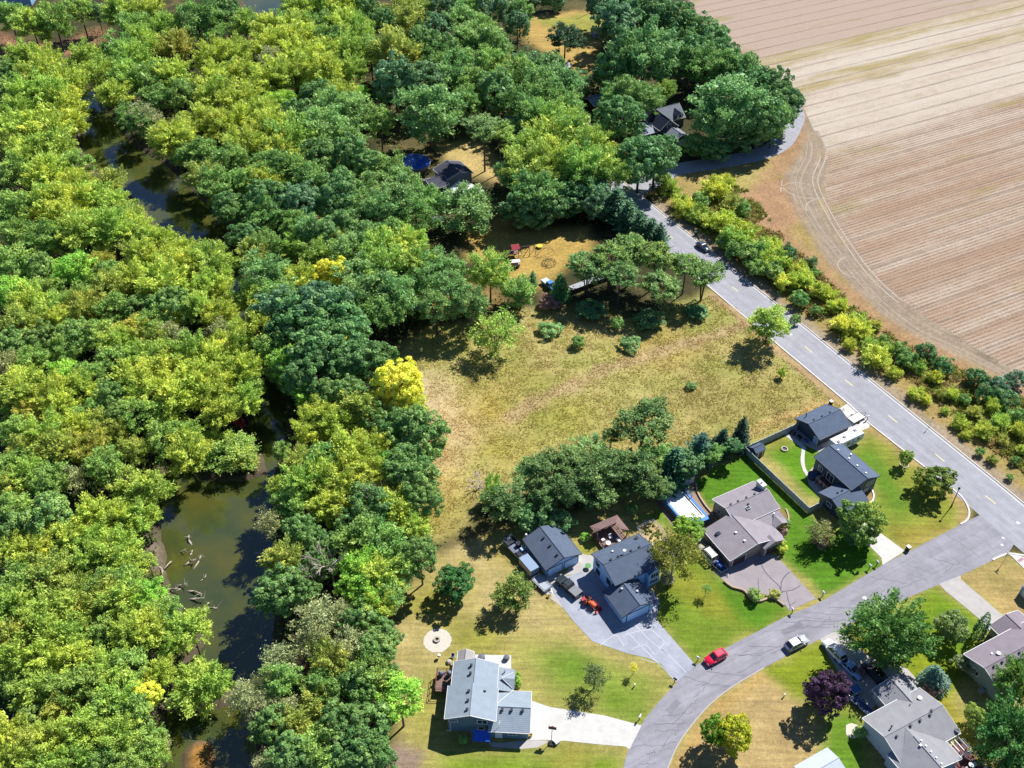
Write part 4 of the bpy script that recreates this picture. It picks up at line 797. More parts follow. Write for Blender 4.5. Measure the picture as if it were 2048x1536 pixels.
# --- grey roofed house at the lower right
RF_E = roof_mat('roof_mid_grey', A('#a6a5aa'), 0.18); W_E = siding_mat('siding_white', A('#d5dde4', 1.1))
hE = thing('house', 'grey cross-gabled house with white siding at the lower right corner', 'house', (59.0, 80.6, 0), R(27))
gable(hE, -0.5, 11.7, -4.1, 5.0, 3.3, 4.8, 'x', W_E, RF_E, trim=WHITE)
gable(hE, 4.9, 11.75, 2.5, 8.45, 2.6, 3.85, 'y', W_E, RF_E, trim=WHITE, rend=(0, 1))
gable(hE, -1.3, 8.65, -7.4, -1.5, 3.25, 4.75, 'y', W_E, RF_E, trim=WHITE, rend=(1, 0))
mb = MB(); mb.slab([(3.65, -1.6, 4.75), (3.65, .2, 4.76), (1.8, -1.6, 4.2)], .06); mb.slab([(5.5, -1.6, 4.2), (3.65, .2, 4.76), (3.65, -1.6, 4.75)], .06); mb.build('saddle_roof', RF_E, hE)
vents(hE, [(4.6, .05, 4.68), (6.6, .05, 4.68), (8.7, .05, 4.68), (9.4, .5, 4.75)], None, .3); vents(hE, [(3.5, -3.2, 4.7)], WHITE, .28); vents(hE, [(1.4, -.3, 4.6)], None, .26)
for y in (-2.6, -3.6, -4.7, -5.8, -6.9): vents(hE, [(4.25, y, 4.55)], WHITE, .2)
mb = MB(); mb.tube((1.6, 1.2, 4.3), (1.6, 1.2, 5.2), .1, n=8); mb.tube((1.6, 1.2, 5.2), (1.6, 1.2, 5.3), .17, n=8); mb.build('flue', BLACK, hE)
mb = MB(); mb.tube((7.6, 3.1, 3.5), (7.6, 3.1, 4.3), .08, n=8); mb.build('flue', BLACK, hE)
mb = MB(); mb.lathe([(0.0, .1), (.3, .14), (.38, .22), (.3, .24), (0, .18)], (9.9, 3.3, 3.9), 12); mb.tube((9.9, 3.3, 3.4), (9.9, 3.3, 4.05), .04); mb.build('satellite_dish', WHITE, hE)
mb = MB(); mb.lathe([(0.0, .1), (.35, .14), (.42, .25), (.3, .26), (0, .2)], (11.3, -3.6, 3.5), 12); mb.tube((11.3, -3.6, 3.2), (11.3, -3.6, 3.7), .04); mb.build('satellite_dish', DARK, hE)
door(hE, 'x', 4.9 + .45, -1, 6.6, 1.0, 2.0, mat('door_offwhite', A('#e4e6e8'))); window(hE, 'y', 5.0 - .45, 1, 2.4, 1.6, 1.4, 2.5); door(hE, 'y', 8.45 - .27, 1, 8.3, 4.6, 2.05, WHITE, 'garage_door', 4)
mb = MB()
for a, b in (((8.6, -6.9), (11.1, -6.9)), ((11.1, -6.9), (11.1, -4.2)), ((8.6, -4.2), (8.6, -6.9))): mb.tube((a[0], a[1], 2.85), (b[0], b[1], 2.85), .12, n=4)
for x, y in ((11.1, -6.9), (11.1, -4.3), (8.75, -6.9)): mb.box(x - .07, x + .07, y - .07, y + .07, 0, 2.8)
pg = mb.build('pergola_frame', WHITE, hE)
for k in range(2):
    mb = MB(); x = 9.5 + k * .8; mb.box(x - .06, x + .06, -6.8, -4.3, 2.7, 2.84); mb.build('pergola_beam', WHITE, pg)
deck(hE, 8.3, 12.5, -9.6, -4.3, .5, WOODR); railing(hE, [(12.5, -4.4), (12.5, -9.6), (8.4, -9.6)], .5, WHITE)
mb = MB(); mb.lathe([(.5, 1.2), (.5, 1.26), (0, 1.26)], (10.6, -8.3, 0), 12); mb.tube((10.6, -8.3, .5), (10.6, -8.3, 1.2), .06)
for x, y in ((9.7, -8.3), (11.4, -8.3), (10.6, -9.1)): mb.box(x - .25, x + .25, y - .25, y + .25, .5, .95)
mb.build('deck_furniture', WHITE, hE)

# --- brown-grey roofed house on the right edge
RF_F = roof_mat('roof_brown_grey', A('#9a8f98'), 0.16); W_F = siding_mat('siding_pale_green', A('#a8bcae'))
hF = thing('house', 'mauve-grey roofed house with pale green siding at right picture edge', 'house', (78.6, 92.8, 0), R(27))
gable(hF, 0.0, 15.0, -3.75, 4.45, 3.3, 4.8, 'x', W_F, RF_F, trim=WHITE)
gable(hF, 8.9, 16.0, 3.5, 6.9, 2.6, 3.7, 'y', W_F, RF_F, trim=WHITE, rend=(0, 1))
vents(hF, [(1.7, -.1, 4.72), (3.6, -.1, 4.72), (5.6, -.1, 4.72), (7.6, -.1, 4.72)], None, .28); vents(hF, [(3.6, 2.0, 4.1)], WHITE, .26); mb = MB(); mb.lathe([(0.0, .1), (.3, .14), (.38, .22), (.3, .24), (0, .18)], (4.4, 1.4, 4.5), 12); mb.tube((4.4, 1.4, 4.2), (4.4, 1.4, 4.7), .04); mb.build('satellite_dish', WHITE, hF)
door(hF, 'y', 6.9 - .27, 1, 12.4, 4.6, 2.0, WHITE, 'garage_door', 4); window(hF, 'x', .27, -1, 1.4, 1.2, 1.4, 2.4); mb = MB(); mb.box(-.9, -.1, -1.6, -.7, 0, .8); mb.build('air_conditioner', METAL, hF)
# --- small things at the frame edge
p = G(2046, 1190); o = thing('garden_shed', 'small blue metal shed by dry lawn at right picture edge', 'shed', (p.x + 1.2, p.y, 0), R(27))
gable(o, -1.6, 1.6, -1.3, 1.3, 2.0, 2.5, 'x', siding_mat('siding_skyblue', A('#86b9dd', 1.1)), mat('roof_tin_blue', A('#5f7fa0'), rough=.4), ov=.12); door(o, 'x', -1.5, -1, 0, 1.0, 1.7, WHITE)
p = G(1632, 1536); o = thing('metal_shed', 'white ribbed metal shed roof cut by the bottom edge', 'shed', (p.x, p.y - 1.4, 0), R(28))
gable(o, -3.4, 3.4, -2.4, 2.4, 2.2, 2.9, 'x', siding_mat('siding_tin', A('#cfd6dc')), roof_mat('roof_tin', A('#cfd8e2', 1.1), .08), ov=.15)
for k in range(16):
    mb = MB(); x = -3.3 + k * .44; mb.box(x - .03, x + .03, -2.38, -.02, 2.2, 2.2); 
# --- far houses among the trees
hG = thing('house', 'dark gabled farmhouse with pale garages under the trees near the field', 'house', (47.8, 290.3, 0), R(28))
W_G = siding_mat('siding_dusk', A('#4d5a68')); RF_G = roof_mat('roof_far_grey', A('#8d949e'), .15); RF_G2 = roof_mat('roof_far_dark', A('#3d4460'), .15)
gable(hG, -1.5, 8.0, -0.5, 8.0, 3.4, 6.4, 'x', W_G, RF_G, trim=WHITE); gable(hG, -4.6, 2.6, -4.4, 6.5, 3.4, 6.3, 'y', W_G, RF_G2, trim=WHITE)
gable(hG, -9.4, -4.0, -3.1, 4.6, 2.5, 3.8, 'x', W_G, roof_mat('roof_far_pale', A('#aab4c0'), .1), trim=WHITE); gable(hG, -3.2, 2.6, -10.6, -3.8, 2.5, 3.9, 'y', W_G, RF_G, trim=WHITE)
mb = MB(); mb.slab([(4.2, -.9, 4.6), (5.6, -.9, 5.7), (5.6, 2.8, 5.8), (4.2, 1.2, 4.7)], .08); mb.slab([(7.0, 1.2, 4.7), (5.6, 2.8, 5.8), (5.6, -.9, 5.7), (7.0, -.9, 4.6)], .08); mb.build('dormer', RF_G2, hG); mb = MB(); mb.add([(4.4, -.6, 3.5), (6.8, -.6, 3.5), (6.8, -.6, 4.7), (5.6, -.6, 5.5), (4.4, -.6, 4.7)], [(0, 1, 2, 3, 4)]); mb.build('dormer_wall', WHITE, hG); window(hG, 'y', -.6, -1, 5.6, .8, 4.0, 4.9, bars=0); window(hG, 'y', -4.13, -1, -1, 1.2, 3.6, 4.8); door(hG, 'y', -10.3, -1, -.3, 2.6, 2.0, WHITE, 'garage_door', 4)
hH = thing('house', 'dark roofed house half hidden by trees beside the blue pool', 'house', (-19.0, 263.4, 0), R(-60))
gable(hH, -0.5, 7.5, -4.6, 4.6, 3.0, 4.6, 'x', siding_mat('siding_pale', A('#c9cdd6')), roof_mat('roof_charcoal', A('#5a5a68'), .15), trim=WHITE); gable(hH, 3.0, 9.5, -10.0, -4.2, 2.6, 4.0, 'y', siding_mat('siding_pale', A('#c9cdd6')), roof_mat('roof_charcoal', A('#5a5a68'), .15), trim=WHITE); window(hH, 'x', 9.2, 1, -7, 1.4, 1, 2); door(hH, 'x', 7.2, 1, 0, 1.0, 2.0, WHITE)
for px, lab, s, cw, cr_, rz in [((1196,72),'small pale shed at the edge of the far lawn',(2.2,2.4,2.3),'#9aa0b0','#c9cdd6',20),((1192,215),'dark brown shed in deep shade left of the dark farmhouse',(3.0,3.4,2.6),'#5a4a44','#8e96a6',28),((1120,143),'white low outbuilding beneath trees by the far lawn',(3.2,2.2,2.2),'#aab2ba','#d5dce2',10),((1042,258),'pale blue-grey roof showing between yellow-green crowns',(3.6,4.5,3.0),'#8e9aa8','#a9bccb',30),((1068,278),'white-roofed garage among yellow-green crowns near the road',(3.4,3.0,2.6),'#d0d4d8','#f0f2f4',30),((930,398),'white-roofed outbuilding behind the multi-stemmed tree',(3.2,4.6,2.6),'#c9ccd0','#f2f2f0',60),((25,4),'blue-grey roofed barn at the top left corner',(9.0,5.0,3.0),'#9cc2e0','#4a5a78',5),((840,612),'white trailer body half hidden by trees left of the meadow',(3.0,1.4,2.0),'#c9c9c4','#f0efe8',20)]:
    p = G(*px); o = thing('outbuilding', lab, 'shed', (p.x, p.y, 0), R(rz)); a, b, h = s
    gable(o, -a, a, -b, b, h, h + .9, 'x', siding_mat('siding_out_' + cw[1:], A(cw)), roof_mat('roof_out_' + cr_[1:], A(cr_), .12), ov=.2, trim=WHITE); door(o, 'y', -b + .2, -1, 0, 1.1, min(2.0, h - .3), WHITE)
# ------------------------------------------------------------------ trees
def leaf_mat(name, transl=0.3, rough=0.55):
    m = bpy.data.materials.new(name); m.use_nodes = True; nt = m.node_tree; n = nt.nodes; L = nt.links; b = n['Principled BSDF']
    b.inputs['Roughness'].default_value = rough; b.inputs['Specular IOR Level'].default_value = 0.25
    oi = n.new('ShaderNodeObjectInfo'); at = n.new('ShaderNodeAttribute'); at.attribute_name = 'tint'
    hs = n.new('ShaderNodeHueSaturation')
    h = n.new('ShaderNodeMapRange'); h.inputs[3].default_value = 0.488; h.inputs[4].default_value = 0.525; L.new(at.outputs['Fac'], h.inputs[0]); L.new(h.outputs[0], hs.inputs['Hue'])
    v = n.new('ShaderNodeMapRange'); v.inputs[3].default_value = 1.35; v.inputs[4].default_value = 0.62; L.new(at.outputs['Fac'], v.inputs[0]); L.new(v.outputs[0], hs.inputs['Value'])
    ge = n.new('ShaderNodeNewGeometry'); nz = n.new('ShaderNodeTexNoise'); nz.inputs['Scale'].default_value = 0.22; nz.inputs['Detail'].default_value = 4; nz.inputs['Roughness'].default_value = 0.6; L.new(ge.outputs['Position'], nz.inputs['Vector'])
    h2 = n.new('ShaderNodeHueSaturation'); mh = n.new('ShaderNodeMapRange'); mh.inputs[1].default_value = 0.3; mh.inputs[2].default_value = 0.7; mh.inputs[3].default_value = 0.475; mh.inputs[4].default_value = 0.525; L.new(nz.outputs['Fac'], mh.inputs[0]); L.new(mh.outputs[0], h2.inputs['Hue'])
    mv = n.new('ShaderNodeMapRange'); mv.inputs[1].default_value = 0.3; mv.inputs[2].default_value = 0.7; mv.inputs[3].default_value = 1.22; mv.inputs[4].default_value = 0.8; L.new(nz.outputs['Fac'], mv.inputs[0]); L.new(mv.outputs[0], h2.inputs['Value'])
    L.new(oi.outputs['Color'], h2.inputs['Color']); L.new(h2.outputs[0], hs.inputs['Color']); L.new(hs.outputs[0], b.inputs['Base Color'])
    t = n.new('ShaderNodeBsdfTranslucent'); L.new(hs.outputs[0], t.inputs['Color'])
    mx = n.new('ShaderNodeMixShader'); mx.inputs[0].default_value = transl; L.new(b.outputs[0], mx.inputs[1]); L.new(t.outputs[0], mx.inputs[2]); L.new(mx.outputs[0], n['Material Output'].inputs['Surface'])
    return m
LEAF = leaf_mat('leaves', 0.3); NEEDLE = leaf_mat('needles', 0.12, 0.6)
BARK = mat('bark', A('#6b5b50'), noise=0.25, nscale=4); BARKW = mat('pale_bark', A('#cfc7bd'), noise=0.2, nscale=4); DEADW = mat('dead_wood', A('#cbbcae', 1.05), noise=0.25, nscale=3)
def quads(P, U, W, tint, m, name):
    """one leaf spray per row: centre P, half-axes U and W"""
    n = len(P); v = np.empty((n, 4, 3)); v[:, 0] = P - U; v[:, 1] = P + W * 0.9 - U * 0.15; v[:, 2] = P + U; v[:, 3] = P - W * 0.9 - U * 0.15
    f = np.arange(n * 4).reshape(n, 4); return np_mesh(name, v.reshape(-1, 3), f, m, fattr=np.clip(tint, 0, 1))
def unit(v): return v / (np.linalg.norm(v, axis=-1, keepdims=True) + 1e-9)
def sphere_dirs(r, n, zmin=-1.0):
    out = []
    while len(out) < n:
        d = r.normal(size=3); d /= np.linalg.norm(d)
        if d[2] > zmin and (len(out) < 4 or min(np.linalg.norm(d - o) for o in out[-14:]) > 0.2): out.append(d)
    return np.array(out)
def crown_mesh(kind, seed):
    r = np.random.default_rng(seed)
    ph = r.random(3) * 6.28
    def lobe(d): return 1 + 0.14 * np.sin(3 * np.arctan2(d[:, 1], d[:, 0]) + ph[0]) + 0.09 * np.sin(5 * np.arctan2(d[:, 1], d[:, 0]) + ph[1]) + 0.07 * np.sin(4 * d[:, 2] + ph[2])
    spec = dict(maple=(88, 100, 0.060, 0.026, 0.165), oak=(140, 76, 0.040, 0.033, 0.16), locust=(84, 104, 0.044, 0.027, 0.17), sparse=(74, 56, 0.042, 0.025, 0.21), birch=(74, 90, 0.04, 0.022, 0.22), shrub=(50, 56, 0.072, 0.045, 0.25), spray=(50, 76, 0.09, 0.036, 0.24), grand=(190, 96, 0.040, 0.02, 0.125))[kind]
    nc, nl, la, lw, cs = spec
    D = sphere_dirs(r, nc, -0.8 if kind not in ('shrub',) else -0.15)
    rad = r.uniform(0.5, 0.93, nc) * lobe(D); inner = r.random(nc) < 0.15; rad[inner] *= 0.55
    if kind == 'oak': rad = r.uniform(0.66, 0.9, nc) * lobe(D); rad[inner] *= 0.6
    if kind in ('locust', 'sparse', 'birch'): rad = r.uniform(0.45, 0.93, nc) * lobe(D)
    C = D * rad[:, None]
    ct = r.random(nc)
    P = []; U = []; W = []; T = []
    for i in range(nc):
        d = unit(D[i] * np.array([1, 1, 0.55]) + np.array([0, 0, 0.45])); s = cs * r.uniform(0.75, 1.25)
        if kind in ('oak', 'shrub'):
            q = unit(r.normal(size=(nl, 3))); q[:, 2] = np.abs(q[:, 2]) * np.where(r.random(nl) < .8, 1, -1); q = unit(q + D[i] * 0.5); p = C[i] + q * s * r.uniform(0.75, 1.05, (nl, 1)) * np.array([1, 1, 0.8])
            nrm = unit(q + r.normal(size=(nl, 3)) * 0.45)
            a = unit(np.cross(nrm, r.normal(size=(nl, 3)))); b = np.cross(nrm, a)
        else:
            g = r.normal(size=(nl, 3)) * 0.5; g[:, 2] *= 0.62
            p = C[i] + g * s + d * r.uniform(-0.1, 0.22, (nl, 1)) * (1.5 if kind in ('maple', 'spray', 'grand') else 0.5)
            if kind == 'birch': d = unit(D[i] * np.array([1, 1, 0]) * 0.5 + np.array([0, 0, -1.0]))
            a = unit(d + r.normal(size=(nl, 3)) * (0.55 if kind in ('maple', 'spray', 'grand') else 0.9)); nrm = unit(np.array([0, 0, 1.0]) * 0.7 + D[i] * 0.5 + r.normal(size=(nl, 3)) * 0.6)
            b = unit(np.cross(a, nrm)); 
        P.append(p); sz = np.exp(r.normal(-.05, .33, (nl, 1))); U.append(a * la * sz); W.append(b * lw * sz * r.uniform(.75, 1.2, (nl, 1))); T.append(0.5 * ct[i] + 0.5 * r.random(nl))
    P, U, W, T = map(np.concatenate, (P, U, W, T))
    if kind == 'shrub': P[:, 2] = np.maximum(P[:, 2], -0.55 + 0.1 * r.random(len(P)))
    return quads(P, U, W, T, LEAF, 'crown_' + kind)
def conifer_mesh(kind, seed):
    r = np.random.default_rng(seed); P = []; U = []; W = []; T = []
    lay = 17 if kind == 'spruce' else 12
    for k in range(lay):
        t = (k + 0.5) / lay; z = -1 + 2 * t; rr = (1 - t) ** 0.68 + 0.05
        if kind == 'column': rr = 0.95 * math.sin(min(1, (1.02 - t) * 1.6) * 1.57) ** 0.8 + .04
        if kind == 'pine': rr = (1 - t * 0.85) * (0.75 + 0.4 * r.random())
        nb = max(6, int(17 * rr + 5)); a0 = r.random() * 6.28
        for j in range(nb):
            an = a0 + 6.283 * j / nb + r.normal() * 0.12; L = rr * r.uniform(0.8, 1.1); tt = r.random()
            d = np.array([math.cos(an), math.sin(an), -0.12 if kind != 'pine' else 0.1]); sd = np.array([-math.sin(an), math.cos(an), 0])
            m = max(5, int(15 * L + 4)); u = r.uniform(0.2, 1.0, m) if kind != 'column' else r.uniform(0.7, 1.0, m)
            p = d * (u * L)[:, None] + sd * (r.normal(size=m) * 0.13 * (1.25 - u) * L)[:, None]; p[:, 2] += z + r.normal(size=m) * 0.03 + 0.08 * (u ** 2)
            P.append(p); a = unit(d + sd * r.normal(size=(m, 1)) * 0.6 + r.normal(size=(m, 3)) * 0.2); nrm = unit(np.array([0, 0, 1.0]) + r.normal(size=(m, 3)) * 0.5)
            U.append(a * 0.105 * r.uniform(0.7, 1.2, (m, 1))); W.append(unit(np.cross(a, nrm)) * 0.04); T.append(0.5 * tt + 0.5 * r.random(m))
    return quads(*map(np.concatenate, (P, U, W, T)), NEEDLE, 'crown_' + kind)
def trunk_mesh(seed, m, limbs=6, stems=1, bare=False):
    """z 0..1 is base..crown centre; xy in crown radii"""
    r = random.Random(seed); mb = MB()
    for s in range(stems):
        sp = 0.0 if stems == 1 else 0.28; a = 6.283 * s / stems + r.random(); bx, by = (0.02 * math.cos(a), 0.02 * math.sin(a)) if stems > 1 else (0, 0)
        tx, ty = sp * math.cos(a), sp * math.sin(a); r0 = 0.06 if stems == 1 else 0.04
        mid = (bx + (tx - bx) * .45 + r.uniform(-.03, .03), by + (ty - by) * .45 + r.uniform(-.03, .03), 0.5)
        mb.tube((bx, by, -0.03), mid, r0, r0 * .75, 6, False); top = (tx + r.uniform(-.05, .05), ty + r.uniform(-.05, .05), 1.0); mb.tube(mid, top, r0 * .75, r0 * .4, 6, False)
        mb.tube(top, (top[0] * 1.3, top[1] * 1.3, 1.35), r0 * .4, 0.008, 5, False)
        for k in range(limbs):
            an = 6.283 * (k + r.random() * .6) / limbs + a; t = r.uniform(.25, 1.0); z0 = .5 + .5 * t
            p0 = (mid[0] + (top[0] - mid[0]) * t, mid[1] + (top[1] - mid[1]) * t, z0); L = r.uniform(.4, .75)
            p1 = (p0[0] + L * .55 * math.cos(an), p0[1] + L * .55 * math.sin(an), z0 + r.uniform(.12, .25)); p2 = (p0[0] + L * math.cos(an + .2), p0[1] + L * math.sin(an + .2), z0 + r.uniform(.2, .5))
            mb.tube(p0, p1, r0 * .42, r0 * .26, 5, False); mb.tube(p1, p2, r0 * .26, .006, 4, False)
            for q in range(7 if bare else 2):
                a2 = an + r.uniform(-1.1, 1.1); s_ = r.uniform(.2, 1); p3 = tuple(p1[i] + (p2[i] - p1[i]) * s_ for i in range(3)); l2 = r.uniform(.2, .42)
                mb.tube(p3, (p3[0] + l2 * math.cos(a2), p3[1] + l2 * math.sin(a2), p3[2] + r.uniform(-.02, .22)), r0 * .16 if not bare else r0 * .2, .004, 4, False)
    me = bpy.data.meshes.new('trunk'); me.from_pydata(mb.v, [], mb.f); me.materials.append(m); me.polygons.foreach_set('use_smooth', [True] * len(me.polygons)); return me
CR = {k: [crown_mesh(k, 100 * i + s) for s in range(n)] for i, (k, n) in enumerate([('maple', 5), ('oak', 5), ('locust', 5), ('sparse', 3), ('birch', 2), ('shrub', 4), ('spray', 3), ('grand', 2)])}
CR.update({k: [conifer_mesh(k, 900 + s) for s in range(n)] for k, n in [('spruce', 2), ('pine', 3), ('column', 1)]})
TR = {'std': [trunk_mesh(s, BARK) for s in range(4)], 'multi': [trunk_mesh(20 + s, BARK, 4, 4) for s in range(2)], 'pale': [trunk_mesh(30, BARKW, 6)], 'bare': [trunk_mesh(40 + s, DEADW, 9, 1, True) for s in range(3)], 'straight': [trunk_mesh(50, BARK, 2)]}
COLS = {  # leaf colours in full sun, and the word for them
 'y': ('#b3bb4c', 'yellow-green'), 'l': ('#9ab04e', 'light green'), 'n': ('#94b84a', 'bright lime'), 'g': ('#7d9c52', 'mid green'), 'd': ('#638650', 'dark green'), 'b': ('#5f8060', 'blue-green'),
 'o': ('#a2a650', 'olive'), 't': ('#9a9672', 'brownish-grey'), 'Y': ('#cfc848', 'golden yellow'), 'r': ('#aea64c', 'orange-tinged'), 'w': ('#809f5e', 'soft grey-green'), 'p': ('#5a3a52', 'purple'), 'R': ('#a04a58', 'red'), 'k': ('#8a6f68', 'dull maroon')}
KIND = {'y': 'maple', 'l': 'maple', 'n': 'locust', 'g': 'locust', 'd': 'oak', 'b': 'oak', 'o': 'maple', 't': 'sparse', 'Y': 'oak', 'r': 'maple', 'w': 'locust', 'p': 'oak', 'R': 'shrub', 'k': 'shrub'}
NOUN = {'maple': 'maple', 'oak': 'round tree', 'locust': 'feathery tree', 'sparse': 'thinning tree', 'birch': 'birch', 'shrub': 'shrub', 'spray': 'bush', 'grand': 'broad maple', 'spruce': 'spruce', 'pine': 'pine', 'column': 'columnar evergreen', 'bare': 'bare tree'}
rt = random.Random(11); ALLTREES = []
def river_dist(x, y):
    a, b = np.array([x]), np.array([y]); d = sdist(a, b, river)
    for q in LAND: d = np.maximum(d, -sdist(a, b, q))
    return float(d[0])
NAMES = {'maple': 'maple_tree', 'oak': 'oak_tree', 'locust': 'locust_tree', 'sparse': 'thinning_tree', 'birch': 'birch_tree', 'shrub': 'shrub', 'spray': 'bush', 'grand': 'maple_tree', 'spruce': 'spruce_tree', 'pine': 'pine_tree', 'column': 'columnar_evergreen', 'bare': 'bare_tree'}
BLEND = None
def tree(px, py, rp, c, kind=None, label=None, group=None, Ht=None, ground=False, vs=None, trunk=None, k=1.12, cat='tree', hex_=None):
    """px, py, rp: crown centre and radius in the photograph (or the foot if ground)"""
    kind = kind or KIND[c]; low = kind in ('shrub', 'spray')
    zc = 0.0
    for _ in range(3):
        rm = rp / ppm(px, py, zc) * k
        if low: H_ = Ht or rm * 1.5; hz = H_ * 0.62; zc = H_ * 0.42
        elif kind in ('spruce', 'pine', 'column'): H_ = Ht or rm * (2.6 if kind != 'column' else 5); hz = H_ * 0.48; zc = H_ * 0.53
        else: H_ = Ht or min(4.5 + 2.0 * rm, 9.0 + 1.2 * rm); hz = (vs or 0.98) * rm; hz = min(hz, H_ * 0.46); zc = H_ - hz
    p = G(px, py, 0 if ground else zc)
    for _ in range(8):
        d_ = river_dist(p.x, p.y)
        lim = 0.6 if py < 560 else -1.2
        if low or d_ > lim: break
        gxd = river_dist(p.x + .5, p.y) - river_dist(p.x - .5, p.y); gyd = river_dist(p.x, p.y + .5) - river_dist(p.x, p.y - .5); gl = math.hypot(gxd, gyd) or 1; st = min(1.5, lim + .2 - d_); p = Vector((p.x + gxd / gl * st, p.y + gyd / gl * st, 0))
    z0 = max(zat(p.x, p.y), WATER_Z)
    root = thing(NAMES[kind], label, cat, (p.x, p.y, z0), rt.uniform(0, 6.28), group)
    if kind == 'bare':
        t = bpy.data.objects.new('trunk', rt.choice(TR['bare'])); COL.objects.link(t); t.parent = root; t.scale = (rm * 1.3, rm * 1.3, zc)
    else:
        t = bpy.data.objects.new('trunk' if not low else 'stem', (TR['straight'][0] if kind in ('spruce', 'pine', 'column') else rt.choice(TR[trunk or ('multi' if low else 'std')]))); COL.objects.link(t); t.parent = root; t.scale = (rm * 0.9, rm * 0.9, zc)
        o = bpy.data.objects.new('crown' if not low else 'foliage', rt.choice(CR[kind])); COL.objects.link(o); o.parent = root; o.location = (0, 0, zc); o.scale = (rm * rt.uniform(.88, 1.12), rm * rt.uniform(.88, 1.12), hz * rt.uniform(.92, 1.08)); o.rotation_euler = (rt.uniform(-.14, .14), rt.uniform(-.14, .14), 0)
        col = np.array(A(hex_ or COLS[c][0], LEAFK * (.8 if hex_ else 1))); col = col * (1 - BLEND[1]) + np.array(A(BLEND[0], LEAFK)) * BLEND[1] if BLEND and c not in 'YRnkp' else col; j = rt.uniform(0.9, 1.12); h = rt.uniform(-.05, .05)
        o.color = (min(.9, col[0] * j * (1 + h)), min(.9, col[1] * j), min(.9, col[2] * j * (1 - h)), 1)
    ALLTREES.append((root, px, py, c, kind, rm, (p.x, p.y), H_)); return root
LEAFK = 2.3
